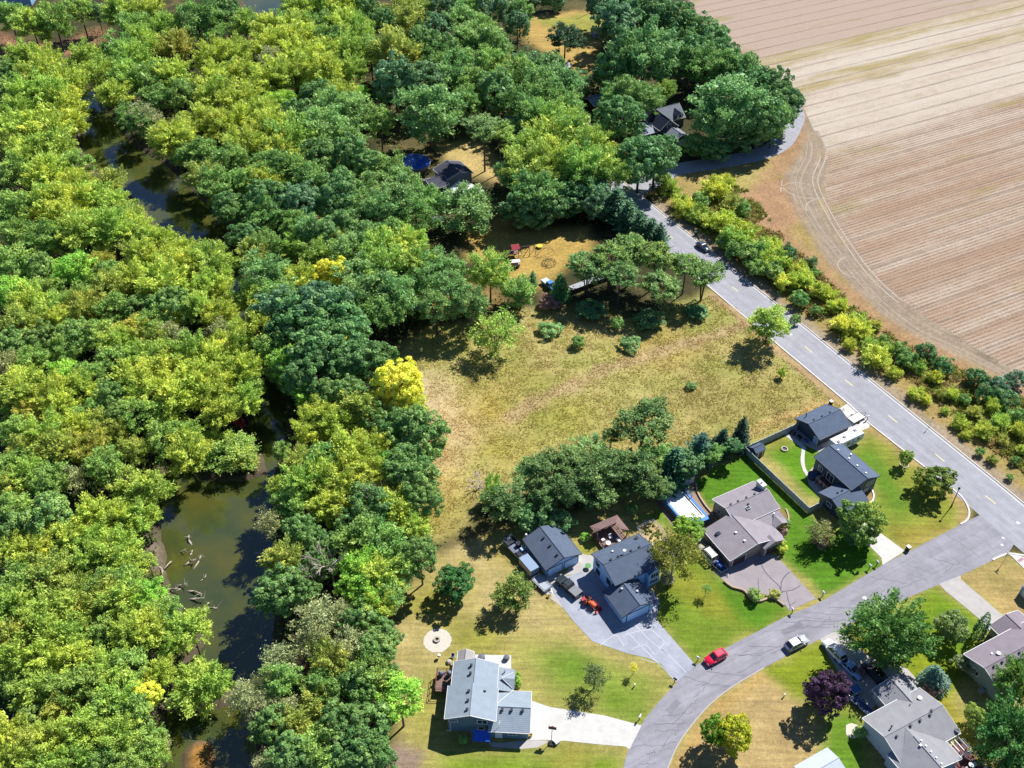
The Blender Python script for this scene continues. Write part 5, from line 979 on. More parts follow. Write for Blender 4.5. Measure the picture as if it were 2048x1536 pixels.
# woods, read off the photograph: crown centre x, y, radius (photo pixels) and colour letter
WOODS = {
'west wood': '''20 35 30 g,65 55 28 l,110 45 36 g,160 20 25 g,195 25 16 b,150 120 30 l,110 125 28 y,50 112 28 l,85 150 30 y,130 168 34 y,170 150 26 l,60 190 34 l,110 200 34 l,150 212 28 y,30 225 32 l,40 262 34 l,100 260 36 y,142 247 24 y,15 292 26 o,60 310 34 l,112 300 34 l,150 330 28 g,30 342 30 g,90 350 34 y,152 372 28 y,10 150 26 d,5 185 26 d,
30 420 34 g,90 410 34 l,140 402 34 y,190 395 28 l,230 408 24 l,255 436 26 l,65 440 24 y,130 442 34 y,30 470 30 g,90 480 34 g,160 470 36 l,220 462 36 l,270 462 28 y,298 480 26 l,328 486 24 y,362 500 22 y,385 516 20 l,30 530 34 g,80 540 30 d,150 540 32 n,205 526 22 r,222 550 28 g,280 512 30 y,320 522 32 y,360 532 32 y,420 522 34 l,430 562 26 l,20 590 34 n,90 580 28 g,60 612 34 y,102 622 30 l,160 600 30 g,215 582 32 o,265 562 28 y,330 570 40 y,385 555 20 r,40 650 34 o,110 650 28 y,170 622 30 o,230 622 30 g,285 620 30 d,340 612 34 d,300 650 30 g,345 632 20 Y,400 622 28 l,440 632 28 y,458 642 14 Y,270 670 28 r,310 682 26 o,345 672 26 t,440 662 24 t,30 690 34 d,90 680 30 d,150 672 30 d,200 672 30 g,240 692 30 l,70 722 30 g,130 702 28 g,380 712 36 l,425 722 34 y,330 722 30 l,290 722 32 l,225 722 30 g,180 760 32 g,130 752 30 n,50 762 30 y,270 762 34 y,330 752 36 y,390 762 36 y,10 735 30 t,400 580 26 l,445 590 20 y,
40 792 34 y,100 792 34 y,160 782 30 y,20 812 26 l,60 832 24 r,120 822 30 y,180 832 28 g,230 792 34 d,240 832 30 d,300 792 36 y,280 834 34 g,350 802 34 y,420 782 34 y,438 822 30 y,330 872 34 g,372 872 28 l,35 862 30 g,85 872 34 l,150 862 30 y,200 857 28 o,230 872 26 o,60 902 30 o,120 902 34 o,180 902 30 r,270 902 22 o,20 932 30 g,60 952 30 l,100 932 24 n,100 962 34 g,150 962 24 t,210 932 34 g,280 978 40 l,350 932 34 y,345 962 22 y,20 972 28 o,30 1022 34 g,100 1040 44 d,190 1032 34 y,240 1042 30 y,285 1032 28 l,30 1062 34 d,130 1082 34 y,190 1082 26 l,20 1102 30 y,70 1112 34 y,130 1112 30 g,240 1102 34 l,180 1122 30 l,100 1142 34 o,295 1122 16 g,255 1132 28 y,40 1152 30 g,
40 1172 34 g,100 1167 34 o,150 1182 30 o,210 1172 30 g,250 1162 30 g,30 1217 34 l,90 1227 34 l,150 1222 34 l,200 1202 34 o,250 1202 34 l,300 1192 30 n,335 1222 28 g,310 1232 30 l,380 1252 30 l,20 1282 34 o,80 1262 34 l,130 1272 34 l,170 1257 24 o,210 1262 30 g,260 1272 34 y,300 1262 34 y,340 1277 28 l,30 1322 34 l,100 1312 34 y,150 1322 30 y,210 1342 34 l,260 1332 34 g,316 1342 26 y,20 1372 24 g,80 1382 34 l,130 1382 36 g,190 1372 34 g,240 1392 34 l,290 1392 28 Y,400 1372 44 l 7,120 1412 26 r,210 1422 34 g,270 1422 30 g,60 1432 24 d,20 1472 34 y,60 1492 30 o,110 1482 32 y,170 1462 34 l,240 1472 34 l,295 1482 32 g,20 1522 34 y,90 1532 30 l,150 1522 30 l,210 1522 30 g,270 1522 30 g,315 1502 22 l,362 1486 20 t,402 1527 17 Y,460 902 42 g 7,430 880 26 l 7,490 915 22 o 4.5,468 690 32 l,485 742 34 y,492 795 28 l,500 655 26 l,455 760 30 y,515 770 22 g''',
'north wood': '''240 30 28 l,265 55 30 g,300 25 25 y,320 60 30 l,395 45 42 g,450 25 30 d,490 52 28 l,350 92 26 r,285 87 30 l,240 102 30 g,262 122 30 l,205 200 28 y,255 162 34 l,300 162 34 g,340 152 32 y,365 192 30 g,310 202 28 g,430 122 34 y,470 112 30 y,440 162 32 y,490 152 32 y,430 192 30 y,480 202 34 y,228 238 22 g,242 262 24 g,290 237 28 t,300 292 30 y,345 282 36 y,372 262 22 o,322 328 22 g,400 242 28 y,440 252 30 y,480 242 30 y,490 292 32 y,460 322 30 g,400 312 30 g,215 366 28 o,382 362 28 o,430 372 34 g,490 362 30 g,404 404 20 o,432 436 22 g,450 410 28 d,
560 45 22 g,600 20 30 y,650 15 28 l,690 20 28 y,730 20 26 d,540 62 28 y,590 62 30 y,640 52 26 g,690 52 30 y,722 62 26 l,770 42 26 d,800 27 24 o,840 22 26 o,880 20 28 b,930 15 30 g,980 15 34 b,535 92 30 y,580 92 30 y,620 77 28 y,660 87 30 g,710 82 26 l,820 52 30 o,870 57 30 b,920 42 30 w,960 62 30 g,540 124 26 t,600 122 34 y,650 112 30 y,700 112 30 l,740 102 28 g,790 112 36 o,850 92 34 d,890 102 30 d,940 82 34 w,990 92 34 w,540 162 34 y,590 152 34 y,650 152 34 y,702 142 26 l,840 126 14 r,880 132 34 g,930 132 34 w,980 132 34 g,1012 142 22 o,790 162 42 b,850 172 40 b,900 162 34 w,940 172 34 g,990 182 38 d,550 205 22 n,572 200 18 n,530 232 30 y,640 192 30 d,682 192 28 y,720 187 16 n,660 212 34 w,710 222 34 w,760 242 28 g,540 262 34 y,580 282 40 l,650 252 38 w,682 272 38 w,858 232 54 w,640 322 38 d,700 312 36 d,742 332 30 d,590 342 34 g,540 342 34 g,530 372 28 y,620 362 36 g,680 372 34 d,780 342 32 g,800 374 36 w,750 372 30 w,600 235 34 d,560 310 30 y,930 205 30 g,1040 150 34 g''',
'middle wood': '''540 402 40 d,530 432 30 g,600 402 40 b,680 402 40 d,720 412 34 g,760 422 38 w,800 402 38 w,832 432 32 g,850 402 28 g,590 452 28 g,620 462 32 w,650 472 32 d,700 452 30 w,740 472 30 w,780 472 30 g,590 492 20 l,530 492 28 g,515 502 26 o,640 512 28 l,672 487 22 o,700 502 32 w,760 502 34 l,800 492 32 y,822 480 26 n,530 552 44 w,600 562 28 y,665 547 30 Y,640 522 20 g,560 592 34 g,720 552 36 w,770 542 38 l,830 532 36 l,860 532 34 w,900 542 30 w,980 542 34 l,760 582 38 w,800 592 38 w,850 562 34 w,900 582 34 w,940 602 32 w,700 602 38 w,640 622 56 b,600 642 50 d,680 652 50 d,560 622 40 b,770 622 34 g,520 652 34 y,530 622 26 y,740 722 40 d,700 722 38 d,640 702 50 d,620 742 40 d,580 732 34 n,690 690 14 Y,798 772 44 Y,870 612 30 w,475 520 24 o,490 470 26 d,500 590 26 l,545 690 30 g,565 668 34 d,590 760 30 g,560 735 28 g''',
'east bank wood': '''610 792 22 n,640 832 34 y,655 838 20 Y,715 812 36 o,812 812 30 y,850 872 42 d,820 852 36 d,780 862 34 d,620 862 28 y,670 852 28 y,690 902 34 y,740 902 30 y,720 932 36 y,650 922 34 g,565 902 18 g,600 922 24 o,780 932 26 n,810 932 40 d,830 962 40 d,850 1002 34 d,600 972 36 l,640 962 36 y,690 962 36 y,720 972 30 o,750 962 24 y,560 982 22 y,580 1012 30 g,680 1012 30 y,650 1022 28 y,740 1012 40 d,790 1012 32 y,802 1030 24 Y,760 992 24 t,830 1052 24 l,700 1042 30 d,540 1042 28 t,720 1082 40 g,770 1082 36 g,600 1062 30 d,570 1122 34 o,630 1132 30 d,720 1132 36 n,760 1152 34 y,800 1142 30 g,742 1102 24 t,840 1112 34 d,
560 1182 40 d,600 1182 36 d,740 1182 34 n,752 1216 28 y,710 1172 30 n,780 1192 28 g,720 1242 34 d,640 1242 44 t,682 1232 30 t,620 1282 40 t,700 1292 36 t,750 1302 36 d,770 1272 28 d,660 1322 34 o,560 1322 34 t,560 1362 34 g,600 1332 22 k,740 1342 40 g,720 1372 36 d,650 1372 34 g,640 1402 30 o,780 1362 28 d,800 1398 38 n,490 1388 30 t,530 1412 24 t,570 1422 30 t,540 1452 36 d,590 1452 30 o,680 1452 44 d,740 1452 40 d,640 1502 40 g,700 1502 40 d,580 1512 40 d,740 1512 40 d,540 1532 30 t,660 1532 30 g,640 1090 32 d,650 790 30 d,700 790 34 d,740 830 28 d,760 790 26 d''',
'farmstead wood': '''1040 20 24 g,1035 47 22 b,1070 -4 20 b 9,1110 -4 20 b 9,1200 5 28 b,1240 12 28 b,1235 42 40 b,1275 30 34 d,1310 32 34 d,1350 42 36 d,1380 62 36 d,1420 82 36 d,1440 112 34 d,1290 112 62 w,1230 132 34 d,1206 156 24 b 9,1380 112 36 d,1410 132 38 g,1450 132 34 g,1480 142 34 g,1510 172 34 d,1545 172 34 d,1558 204 28 d,1470 212 62 w,1430 242 40 w,1520 232 40 d,1550 237 28 g,1260 190 32 g,1290 200 28 g,1220 196 24 g,1240 237 40 d,1332 182 18 l,1280 320 42 d,1312 312 38 d,1045 136 34 b 12,1072 128 28 d 10,1100 140 32 d 11,1080 172 36 g,1120 172 34 w,1150 168 28 d 10,1050 202 36 g,1100 202 36 g,1140 212 28 g,1090 242 36 l,1060 232 34 g,1130 252 34 l,1050 302 36 l,1100 292 40 y,1150 282 40 l,1180 302 34 y,1060 342 40 y,1110 332 40 y,1160 342 40 l,1200 332 34 y,1222 350 28 l,1070 382 40 g,1120 377 36 g 11.5,1172 377 40 b 11.5,1060 412 46 d 11.5,1110 402 40 d 11.5,1150 392 40 d 11.5,1190 402 32 b 11.5,1020 350 26 w,1576 200 26 d,1572 232 20 d,1490 270 34 d 9,1530 262 30 g 9,1400 290 30 g 8,1430 300 26 d 7''',
}
LEVELS = [(45,'along the top edge'),(95,'level with lone far-lawn tree'),(145,'level with upper field headland'),(195,'level with far lawn bottom'),(245,'level with dark farmhouse'),(295,'level with farmhouse garages'),(340,'level with round blue pool'),(385,'level with half-hidden dark house'),(430,'level with white outbuilding roof'),(480,'level with parked roadside car'),(525,'level with the play set'),(570,'level with long flatbed trailer'),(620,'level with upper meadow edge'),(665,'level with meadow shrubs'),(715,'level with lone roadside tree'),(765,'level with lone meadow tree shadow'),(810,'level with golden meadow-edge tree'),(855,'level with slate garage roof'),(905,'level with white camper'),(955,'level with navy house'),(1005,'level with white pool cover'),(1055,'level with brown gazebo'),(1105,'level with pontoon boat'),(1150,'level with upper fallen logs'),(1200,'level with black pickup'),(1250,'level with big street tree'),(1295,'level with the fire pit'),(1345,'level with red car'),(1395,'level with purple tree'),(1445,'level with lowest white driveway'),(1490,'level with basketball hoop'),(1600,'along the bottom edge')]
ORD = ['leftmost', 'second from left', 'third from left', 'fourth from left', 'fifth from left', 'sixth from left', 'seventh from left', 'eighth from left', 'ninth from left']
for wname, txt in WOODS.items():
    rows = {}; BLEND = {'west wood': ('#a2b24c', .33), 'north wood': ('#8aa652', .25), 'middle wood': ('#7f9e54', .25), 'east bank wood': ('#8ea64c', .3), 'farmstead wood': ('#749856', .35)}[wname]
    for it in txt.replace('\n', '').split(','):
        if not it.strip(): continue
        x, y, rp, c, *hh = it.split(); x, y, rp = float(x), float(y), float(rp)
        k = KIND[c]; 
        if k == 'shrub': k = 'sparse'
        t = tree(x, y, rp, c, kind=k, group='trees of the ' + wname, k=1.22, Ht=float(hh[0]) if hh else None)
        lev = next(s for lim, s in LEVELS if y <= lim); rows.setdefault((COLS[c][1] + ' ' + NOUN[k], lev), []).append((x, t))
    for (nm, lev), L in rows.items():
        L.sort(key=lambda q: q[0])
        for i, (x, t) in enumerate(L):
            t['label'] = f'{nm}, {wname}, ' + ('' if len(L) == 1 else ORD[min(i, 8)] + ', ') + lev

BLEND = None
# single trees in gardens, meadow and along the road
def T1(x, y, r, c, kind, label, **kw): return tree(x, y, r, c, kind, label, **kw)
T1(990,662,48,'l','sparse','lone multi-stemmed light green tree standing in the dry meadow', trunk='multi', Ht=10.5, vs=.7, k=1.15)
T1(1540,645,38,'l','locust','lone roadside tree with leaning trunk beside the main road', Ht=10.5, vs=.8, k=1.25)
T1(1813,914,14,'l','oak','small round tree in a pale ring on the corner lawn', Ht=4.2, k=1.15)
T1(1871,960,33,'o','oak','broad olive-green tree on the corner lawn near the lamp post', Ht=6.2, hex_='#7d8f3a')
T1(1724,1045,43,'g','oak','large leafy tree shading the driveway of the navy house', Ht=8.5, hex_='#7f9a45')
T1(1640,1065,29,'o','sparse','small olive ornamental tree left of the navy house drive', Ht=5.5, hex_='#8a8a50')
T1(1776,1262,64,'d','grand','very large dense green tree beside the street on the right', Ht=11.5, vs=1.0, k=1.1, hex_='#64883f')
T1(1905,1252,31,'w','oak','round grey-green tree on the striped lawn right of the biggest street tree', Ht=5.8, hex_='#8fa05c')
T1(1966,1250,11,'d','column','narrow dark evergreen at the corner of the mauve-roofed house', Ht=6.5, k=1.2)
T1(1869,1352,29,'b','spruce','small blue-grey spruce behind the grey cross-gabled house', Ht=5.5, hex_='#6f9078')
T1(1930,1328,22,'t','shrub','grey-green shrub against the pale green gable wall', Ht=3.2, cat='shrub', hex_='#8a9468')
T1(1951,1432,20,'y','oak','small yellow-green tree behind the grey cross-gabled house', Ht=4.5, hex_='#9db050')
T1(2030,1482,66,'d','grand','huge dark green maple filling the lower right corner', Ht=13, hex_='#4f7d3c')
T1(2040,1360,40,'g','grand','mid green tree overlapping the mauve roof at right edge', Ht=10, hex_='#7ba048')
T1(1658,1384,40,'p','oak','round dark purple-leaved tree on the lawn', Ht=8.0, k=1.1, hex_='#5c4058')
T1(1430,1462,28,'g','oak','green half of the twin tree inside the street bend', Ht=6.5, hex_='#6f9a2c')
T1(1468,1468,34,'y','oak','golden-green half of the twin tree inside the street bend', Ht=7.0, hex_='#a9ae2a')
T1(1350,1112,42,'o','birch','tall drooping birch with pale trunk beside the blue house', Ht=12, vs=1.15, trunk='pale', hex_='#93963f')
T1(1378,1057,27,'l','oak','round bright green tree at the end of the pool', Ht=5.2, hex_='#86a83a')
T1(1413,1178,9,'g','sparse','thin sapling on the striped lawn of the blue house', Ht=3.0)
T1(1190,1352,25,'w','sparse','small leaning grey-green tree on the lawn below the tractor', Ht=6.0, hex_='#6f7f4c')
T1(1268,1335,8,'Y','sparse','tiny yellow sapling near the sealed driveway', Ht=2.8)
T1(1027,1188,38,'o','locust','rounded olive-green tree left of the black pickup', Ht=6.5, hex_='#8a9a48')
T1(910,1163,36,'d','oak','dense dark green tree above the fire pit', Ht=7.0, hex_='#4c7a3c')
T1(985,985,20,'n','spray','upright lime-green bush beside the grey brush pile', Ht=6.0, cat='bush')
T1(1130,75,33,'d','locust','lone dark tree with bare trunk on the far lawn', Ht=15, vs=.8, hex_='#4a6a4a')
T1(968,255,34,'w','locust','tall flat-topped pine-like tree behind the dark hidden house', Ht=17, vs=.5, hex_='#84a058')
T1(1000,262,28,'w','locust','second tall flat-topped tree beside the golden clearing', Ht=16, vs=.5, hex_='#8aa84e')
T1(925,418,46,'w','locust','wide multi-stemmed tree in front of the white outbuilding', Ht=12, vs=.7, k=1.35, trunk='multi')
T1(1036,582,34,'g','locust','green tree at the lower corner of the play lawn', Ht=8)
T1(1120,574,22,'g','spruce','narrow green conifer beside the blue pickup', Ht=8, hex_='#5c8a4a')
T1(1065,558,13,'d','pine','small dark conifer on the play lawn edge', Ht=5)
for i, (x, y, r, c, H_) in enumerate([(1175,532,42,'w',12),(1222,512,38,'l',13),(1270,502,42,'l',13),(1312,512,38,'l',13),(1240,548,38,'w',12),(1322,572,42,'w',11),(1372,532,32,'l',11),(1410,545,34,'l',11)]):
    T1(x, y, r, c, 'locust', ['leftmost feathery tree over the long flatbed trailer','second feathery tree over the flatbed trailer','third feathery tree over the flatbed trailer','fourth feathery tree in the row above the meadow','low feathery tree right in front of the flatbed trailer','feathery tree leaning over the meadow edge','slender feathery tree second from the road','feathery tree nearest the road above the meadow'][i], Ht=H_, vs=.55, k=1.08, hex_='#86a250' if c == 'l' else '#7c9c56', trunk='multi' if i in (0, 1, 7) else None)
for i, (x, y, r) in enumerate([(1232,410,30),(1256,432,28),(1282,452,24),(1302,462,20),(1322,468,16)]):
    T1(x, y, r, 'b', 'pine', 'dark blue-green pine beside the main road, ' + ['farthest up the row','second in the row','middle of the row','fourth in the row','smallest and nearest'][i], Ht=[11,10,9,8,7][i], k=1.5, hex_='#567f56', group='roadside pines')
for i, (x, y, r, c, H_, lab) in enumerate([(1312,915,30,'g',8.5,'rounded tree left of the blue-green spruce in the belt'),(1372,925,30,'d',8,'dark rounded tree between the spruce and the broad pine'),(1422,905,24,'g',7,'bright-sided tree right of the broad pine'),(1325,975,26,'d',6,'low dark tree at the head of the pool'),(1180,905,34,'w',9,'rear tree at the meadow edge of the belt'),(1060,955,34,'w',8,'left end tree of the belt at the meadow edge'),(1465,890,18,'d',6,'small dark tree between the two slim spruces')]): T1(x, y, r, c, 'locust' if c != 'd' else 'oak', lab, Ht=H_, vs=.75, group='tree belt behind the back yards')
T1(1345,935,36,'d','spruce','blue-green spruce left of the back yard lawn corner', Ht=9.5, hex_='#4d7a52', k=1.2)
T1(1400,897,36,'b','pine','broad dark pine behind the green back yard', Ht=10, hex_='#47705a', k=1.15)
T1(1442,882,24,'d','spruce','slim dark spruce second from the shed', Ht=8, hex_='#40604a')
T1(1483,866,22,'d','spruce','slim dark spruce next to the corner shed', Ht=8, hex_='#3e5c48')
for i, (x, y, r, H_) in enumerate([(1010,1000,42,9),(1098,935,42,10),(1140,925,42,10),(1185,945,46,10.5),(1225,925,38,10),(1287,846,52,12.5),(1222,872,18,7),(1270,930,36,9),(1195,985,36,7),(1135,975,38,9),(1090,985,34,8),(1300,965,34,8),(1252,972,24,5)]):
    T1(x, y, r, 'w', 'locust', ['grey-green tree at the lower meadow corner left of the garage','leftmost rounded tree in the belt behind the gazebo','second rounded tree in the belt behind the gazebo','large middle tree of the belt behind the gazebo','tree just below the tall lone one in the belt','tall tree with bare trunk rising above the belt','small slim tree left of the tall bare-trunked one','tree right of the middle of the belt','low shaded tree behind the brown gazebo','low shaded tree at the foot of the belt, left','low tree behind the slate-roofed blue garage','low tree at the corner of the pool','shaded low tree between gazebo and pool'][i], Ht=H_, vs=.65, hex_='#748f50', group='tree belt behind the back yards', trunk='multi' if i % 3 == 0 else None)
for i, (x, y, r, c, H_, lab) in enumerate([(1157,686,13,'g',2.6,'round green shrub alone in the upper meadow'),(1233,648,14,'g',3.0,'round green shrub at the shaded meadow edge'),(1097,607,18,'k',3.0,'dull maroon bush at the wood edge by the pickup'),(1100,660,24,'w',2.4,'low grey-green thicket at the shaded upper meadow edge'),(1260,690,22,'w',2.2,'low dark thicket beside the upper meadow shade'),(1382,774,10,'w',1.2,'small grey-green tuft in the right half of the meadow'),(1563,748,8,'y',2.4,'thin upright sapling near the road edge of the meadow'),(1300,640,30,'d',2.6,'dark thicket under the feathery trees'),(1180,620,30,'d',2.4,'shaded thicket in front of the flatbed trailer'),(1390,620,24,'d',2.2,'dark undergrowth below the roadside feathery trees')]):
    T1(x, y, r, c, 'shrub', lab, Ht=H_, cat='shrub')
T1(960,962,26,'t','bare','bare grey brush heap at the lower left meadow corner', Ht=3.0, cat='shrub')
T1(660,1128,34,'t','bare','large bare grey tree among the east bank crowns', Ht=13, k=1.2)
T1(625,1150,22,'t','bare','smaller bare tree leaning over the shaded river', Ht=11)
T1(298,1428,18,'t','bare','bare pale brush at the left river bank near the bottom', Ht=6)
T1(320,1310,16,'t','bare','bare pale snag on the left bank below the logs', Ht=6)
T1(745,995,20,'t','bare','bare crown showing among yellow trees on the east bank', Ht=12)
T1(480,845,9,'R','shrub','small crimson bush leaning over the river', Ht=4, cat='shrub')
for x, y, r, c, lab in [(1548,1188,12,'o','brownish bush at the tip of the curved planter'),(1510,1192,14,'g','green bush in the curved stone planter'),(1562,1095,13,'y','round bush by the taupe house garage'),(1572,1045,9,'g','small bush by the taupe house porch'),(1565,1065,9,'k','reddish bush in the curved porch bed'),(1735,1010,10,'y','yellow-green bush at the navy garage corner'),(1720,1345,12,'k','dark bush inside the grey house driveway edge'),(1748,1335,12,'k','second dark bush along the grey house driveway'),(1865,1380,16,'k','dark red bush row behind the grey house'),(1720,1465,14,'w','bush in the pale gravel bed beside the grey house'),(1032,1355,10,'l','bush against the porch of the lowest left house'),(1035,1368,9,'l','second bush against the porch of the lowest left house'),(925,1478,11,'g','green bush in shade below the grey-blue gable'),(1335,1155,16,'t','tan ornamental bush between blue house and birch'),(1642,1085,18,'k','pinkish shrub under the olive ornamental tree'),(1705,1075,22,'d','dark shrub under the large drive tree'),(1262,1018,13,'g','green bush beside the gazebo canopy'),(1172,1075,10,'n','lime weed clump left of the gazebo'),(1118,1045,30,'d','dark shaded bush behind the slate-roofed garage'),(1060,1040,34,'d','dark shaded thicket left of the slate-roofed garage')]:
    T1(x, y, r, c, 'shrub', lab, cat='shrub', Ht=None if r > 12 else 1.4, k=1.1)
# hedgerow east of the road
HEDGE = '''1340 375 22 l,1325 360 20 g,1370 420 24 y,1358 405 20 y,1400 400 24 g,1430 380 28 y,1450 365 22 y,1424 446 24 y,1450 448 32 y,1470 480 32 l,1490 468 26 y,1502 510 32 g,1512 540 24 g,1470 505 26 g,1446 486 20 g,1482 420 22 g,1530 530 26 y,1522 500 24 l,1395 430 24 l,1465 410 24 o,
1545 490 20 y,1552 512 20 y,1576 508 22 d,1545 545 26 g,1572 565 24 y,1623 526 15 d,1630 548 15 g,1600 540 20 y,1606 562 24 y,1597 600 22 g,1640 582 22 y,1632 622 14 g,1660 592 18 y,1665 615 16 y,1682 610 16 y,1692 652 26 y,1722 662 22 y,1715 640 18 l,1750 652 15 o,1766 682 14 g,1752 716 28 y,1772 702 20 l,1800 702 26 g,1812 722 24 g,1852 706 24 d,1886 732 26 d,1788 747 16 y,1836 735 16 l,1870 755 16 y,1952 757 24 d,2000 772 26 b,2032 760 24 b,1740 690 18 l,1700 690 16 y,1590 640 14 g,1560 520 20 l,
1832 787 18 y,1850 800 14 y,1904 790 15 y,1930 800 14 g,1970 790 26 d,2012 800 28 d,1986 812 18 y,1920 846 18 y,1968 862 20 y,1932 870 11 y,2004 880 14 o,2034 832 24 g,2042 862 20 y,1960 905 12 g,2030 922 12 g,1890 822 10 l,2000 845 20 l,1985 920 12 o,2045 900 14 y,1950 825 16 o,1880 790 12 o,2020 955 10 g'''
hl = {}
for it in HEDGE.replace('\n', '').split(','):
    x, y, rp, c = it.split(); x, y, rp = float(x), float(y), float(rp)
    k = 'shrub' if c in 'gdb' else 'spray'
    t = tree(x, y, rp, c, k, group='hedgerow between road and field', cat='bush', k=0.92)
    i = next(i for i, (lx, s) in enumerate([(1420,'at the lane end'),(1500,'near the parked roadside car'),(1570,'just below the parked car'),(1640,'across from the lone roadside tree'),(1720,'above the roadside marker'),(1800,'where the dirt track comes nearest'),(1880,'across from the slate garage'),(1960,'above the yellow sign'),(2100,'at the right picture edge')]) if x <= lx)
    s = ['at the lane end','near the parked roadside car','just below the parked car','across from the lone roadside tree','above the roadside marker','where the dirt track comes nearest','across from the slate garage','above the yellow sign','at the right picture edge'][i]
    hl.setdefault((COLS[c][1], s), []).append((y, t))
for (c, s), L in hl.items():
    L.sort(key=lambda q: q[0])
    for i, (y, t) in enumerate(L): t['label'] = f'{c} hedgerow bush {s}' + ('' if len(L) == 1 else ', ' + ['topmost', 'second from top', 'third from top', 'fourth from top', 'fifth from top', 'sixth from top', 'seventh from top', 'eighth from top', 'ninth from top', 'tenth from top'][min(i, 9)])

# undergrowth below the woods, tall meadow grass, roadside weeds: nobody could count these
def vcol_mat(name, transl=0.2):
    m = bpy.data.materials.new(name); m.use_nodes = True; nt = m.node_tree; n = nt.nodes; b = n['Principled BSDF']; b.inputs['Roughness'].default_value = 0.8; b.inputs['Specular IOR Level'].default_value = 0.15
    at = n.new('ShaderNodeAttribute'); at.attribute_name = 'col'; nt.links.new(at.outputs['Color'], b.inputs['Base Color'])
    t = n.new('ShaderNodeBsdfTranslucent'); nt.links.new(at.outputs['Color'], t.inputs['Color']); mx = n.new('ShaderNodeMixShader'); mx.inputs[0].default_value = transl
    nt.links.new(b.outputs[0], mx.inputs[1]); nt.links.new(t.outputs[0], mx.inputs[2]); nt.links.new(mx.outputs[0], n['Material Output'].inputs['Surface']); return m
GRASSM = vcol_mat('grass_blades', 0.45)
def tufts(name, label, cat, x, y, hgt, wid, col, seed, zoff=0.0):
    """low clumps of three leaning blades each"""
    r = np.random.default_rng(seed); n = len(x); z = sample(GZ, x, y) + zoff; V = []; Cc = []
    base = np.stack([x, y, z], 1)
    for k in range(3):
        a = r.random(n) * 6.283; d = np.stack([np.cos(a), np.sin(a), np.zeros(n)], 1); s = np.stack([-np.sin(a), np.cos(a), np.zeros(n)], 1)
        h = hgt * r.uniform(.6, 1.3, n); w = wid * r.uniform(.6, 1.3, n)
        tip = base + d * (h * r.uniform(.8, 2.2, n))[:, None] + np.array([0, 0, 1.0]) * h[:, None]
        V += [np.stack([base - s * w[:, None], base + s * w[:, None], tip], 1)]
        Cc.append(np.repeat((col * r.uniform(.7, 1.3, (n, 1)))[:, None, :], 3, 1))
    v = np.concatenate(V).reshape(-1, 3); c = np.concatenate(Cc).reshape(-1, 3); c = np.concatenate([np.clip(c, 0, .9), np.ones((len(c), 1))], 1)
    me = np_mesh(name, v, np.arange(len(v)).reshape(-1, 3), GRASSM, attr=c); o = bpy.data.objects.new(name, me); COL.objects.link(o); return tag(o, label, cat, None, 'stuff')
r0 = np.random.default_rng(5)
def scatter(poly, dens, seed, margin=0.5):
    P = np.array(poly); lo, hi = P.min(0), P.max(0); lo = np.maximum(lo, [GX0, GY0]); hi = np.minimum(hi, [GX1, GY1]); r = np.random.default_rng(seed)
    n = int((hi[0] - lo[0]) * (hi[1] - lo[1]) * dens); x = r.uniform(lo[0], hi[0], n); y = r.uniform(lo[1], hi[1], n); k = sdist(x, y, poly) < -margin; return x[k], y[k]
x, y = scatter(meadow, 13.0, 81); pk = fbm(x, y, 2.2, 90) + r0.normal(size=len(x)) * .14 > 0.5; x, y = x[pk], y[pk]
tufts('meadow_grass', 'tall dry tufted grass covering the tan meadow', 'grass', x, y, 0.17, 0.11, sample(GC, x, y) * 1.7, 82)
scrub = GP([(1375,440),(1420,350),(1500,380),(1570,470),(1700,600),(1800,680),(2060,800),(2100,990),(1985,905),(1830,770),(1700,690),(1540,575)])
x, y = scatter(scrub, 5.0, 83); pk = fbm(x, y, 4, 95) > 0.42; x, y = x[pk], y[pk]
cols = np.where((fbm(x, y, 5, 97) > .5)[:, None], np.array(A('#9aa046')), np.array(A('#b7a264')))
tufts('roadside_weeds', 'tall green and straw weeds between road and farm track', 'weeds', x, y, 0.55, 0.2, cols * 1.2, 84)
UX = []; UY = []; UH = []
for root, px, py, c, kind, rm, (ux, uy), H_ in ALLTREES:
    if kind in ('shrub', 'spray', 'spruce', 'pine', 'column', 'bare') or not root.get('group', '').startswith('trees of'): continue
    n = 110; a = r0.random(n) * 6.283; q = np.sqrt(r0.random(n)) * rm * 1.3; UX.append(ux + q * np.cos(a)); UY.append(uy + q * np.sin(a)); UH.append(r0.random(n) ** 1.5 * min(3.2, H_ * .28) + .15)
UX, UY, UH = map(np.concatenate, (UX, UY, UH))
ok = (sdist(UX, UY, river) > 0.3) & (sdist(UX, UY, meadow) > 1) & (sdist(UX, UY, lawns) > 1) & (ldist(UX, UY, cl) > 7) & (ldist(UX, UY, lane) > 5) & (sdist(UX, UY, field) > 1) & (sdist(UX, UY, track) > 1)
for q in CLEAR: ok &= sdist(UX, UY, q) > 0
UX, UY, UH = UX[ok], UY[ok], UH[ok]; n = len(UX)
uc = np.where((fbm(UX, UY, 7, 99) > .5)[:, None], np.array(A('#5d8238', 1.3)), np.array(A('#7d8a3c', 1.3))) * r0.uniform(.6, 1.3, (n, 1))
UP = np.stack([UX, UY, sample(GZ, UX, UY) + UH], 1); ua = unit(r0.normal(size=(n, 3)) * np.array([1, 1, .5])); ub = unit(np.cross(ua, unit(np.array([0, 0, 1.0]) + r0.normal(size=(n, 3)) * .5)))
v = np.empty((n, 4, 3)); v[:, 0] = UP - ua * .34; v[:, 1] = UP + ub * .2; v[:, 2] = UP + ua * .34; v[:, 3] = UP - ub * .2
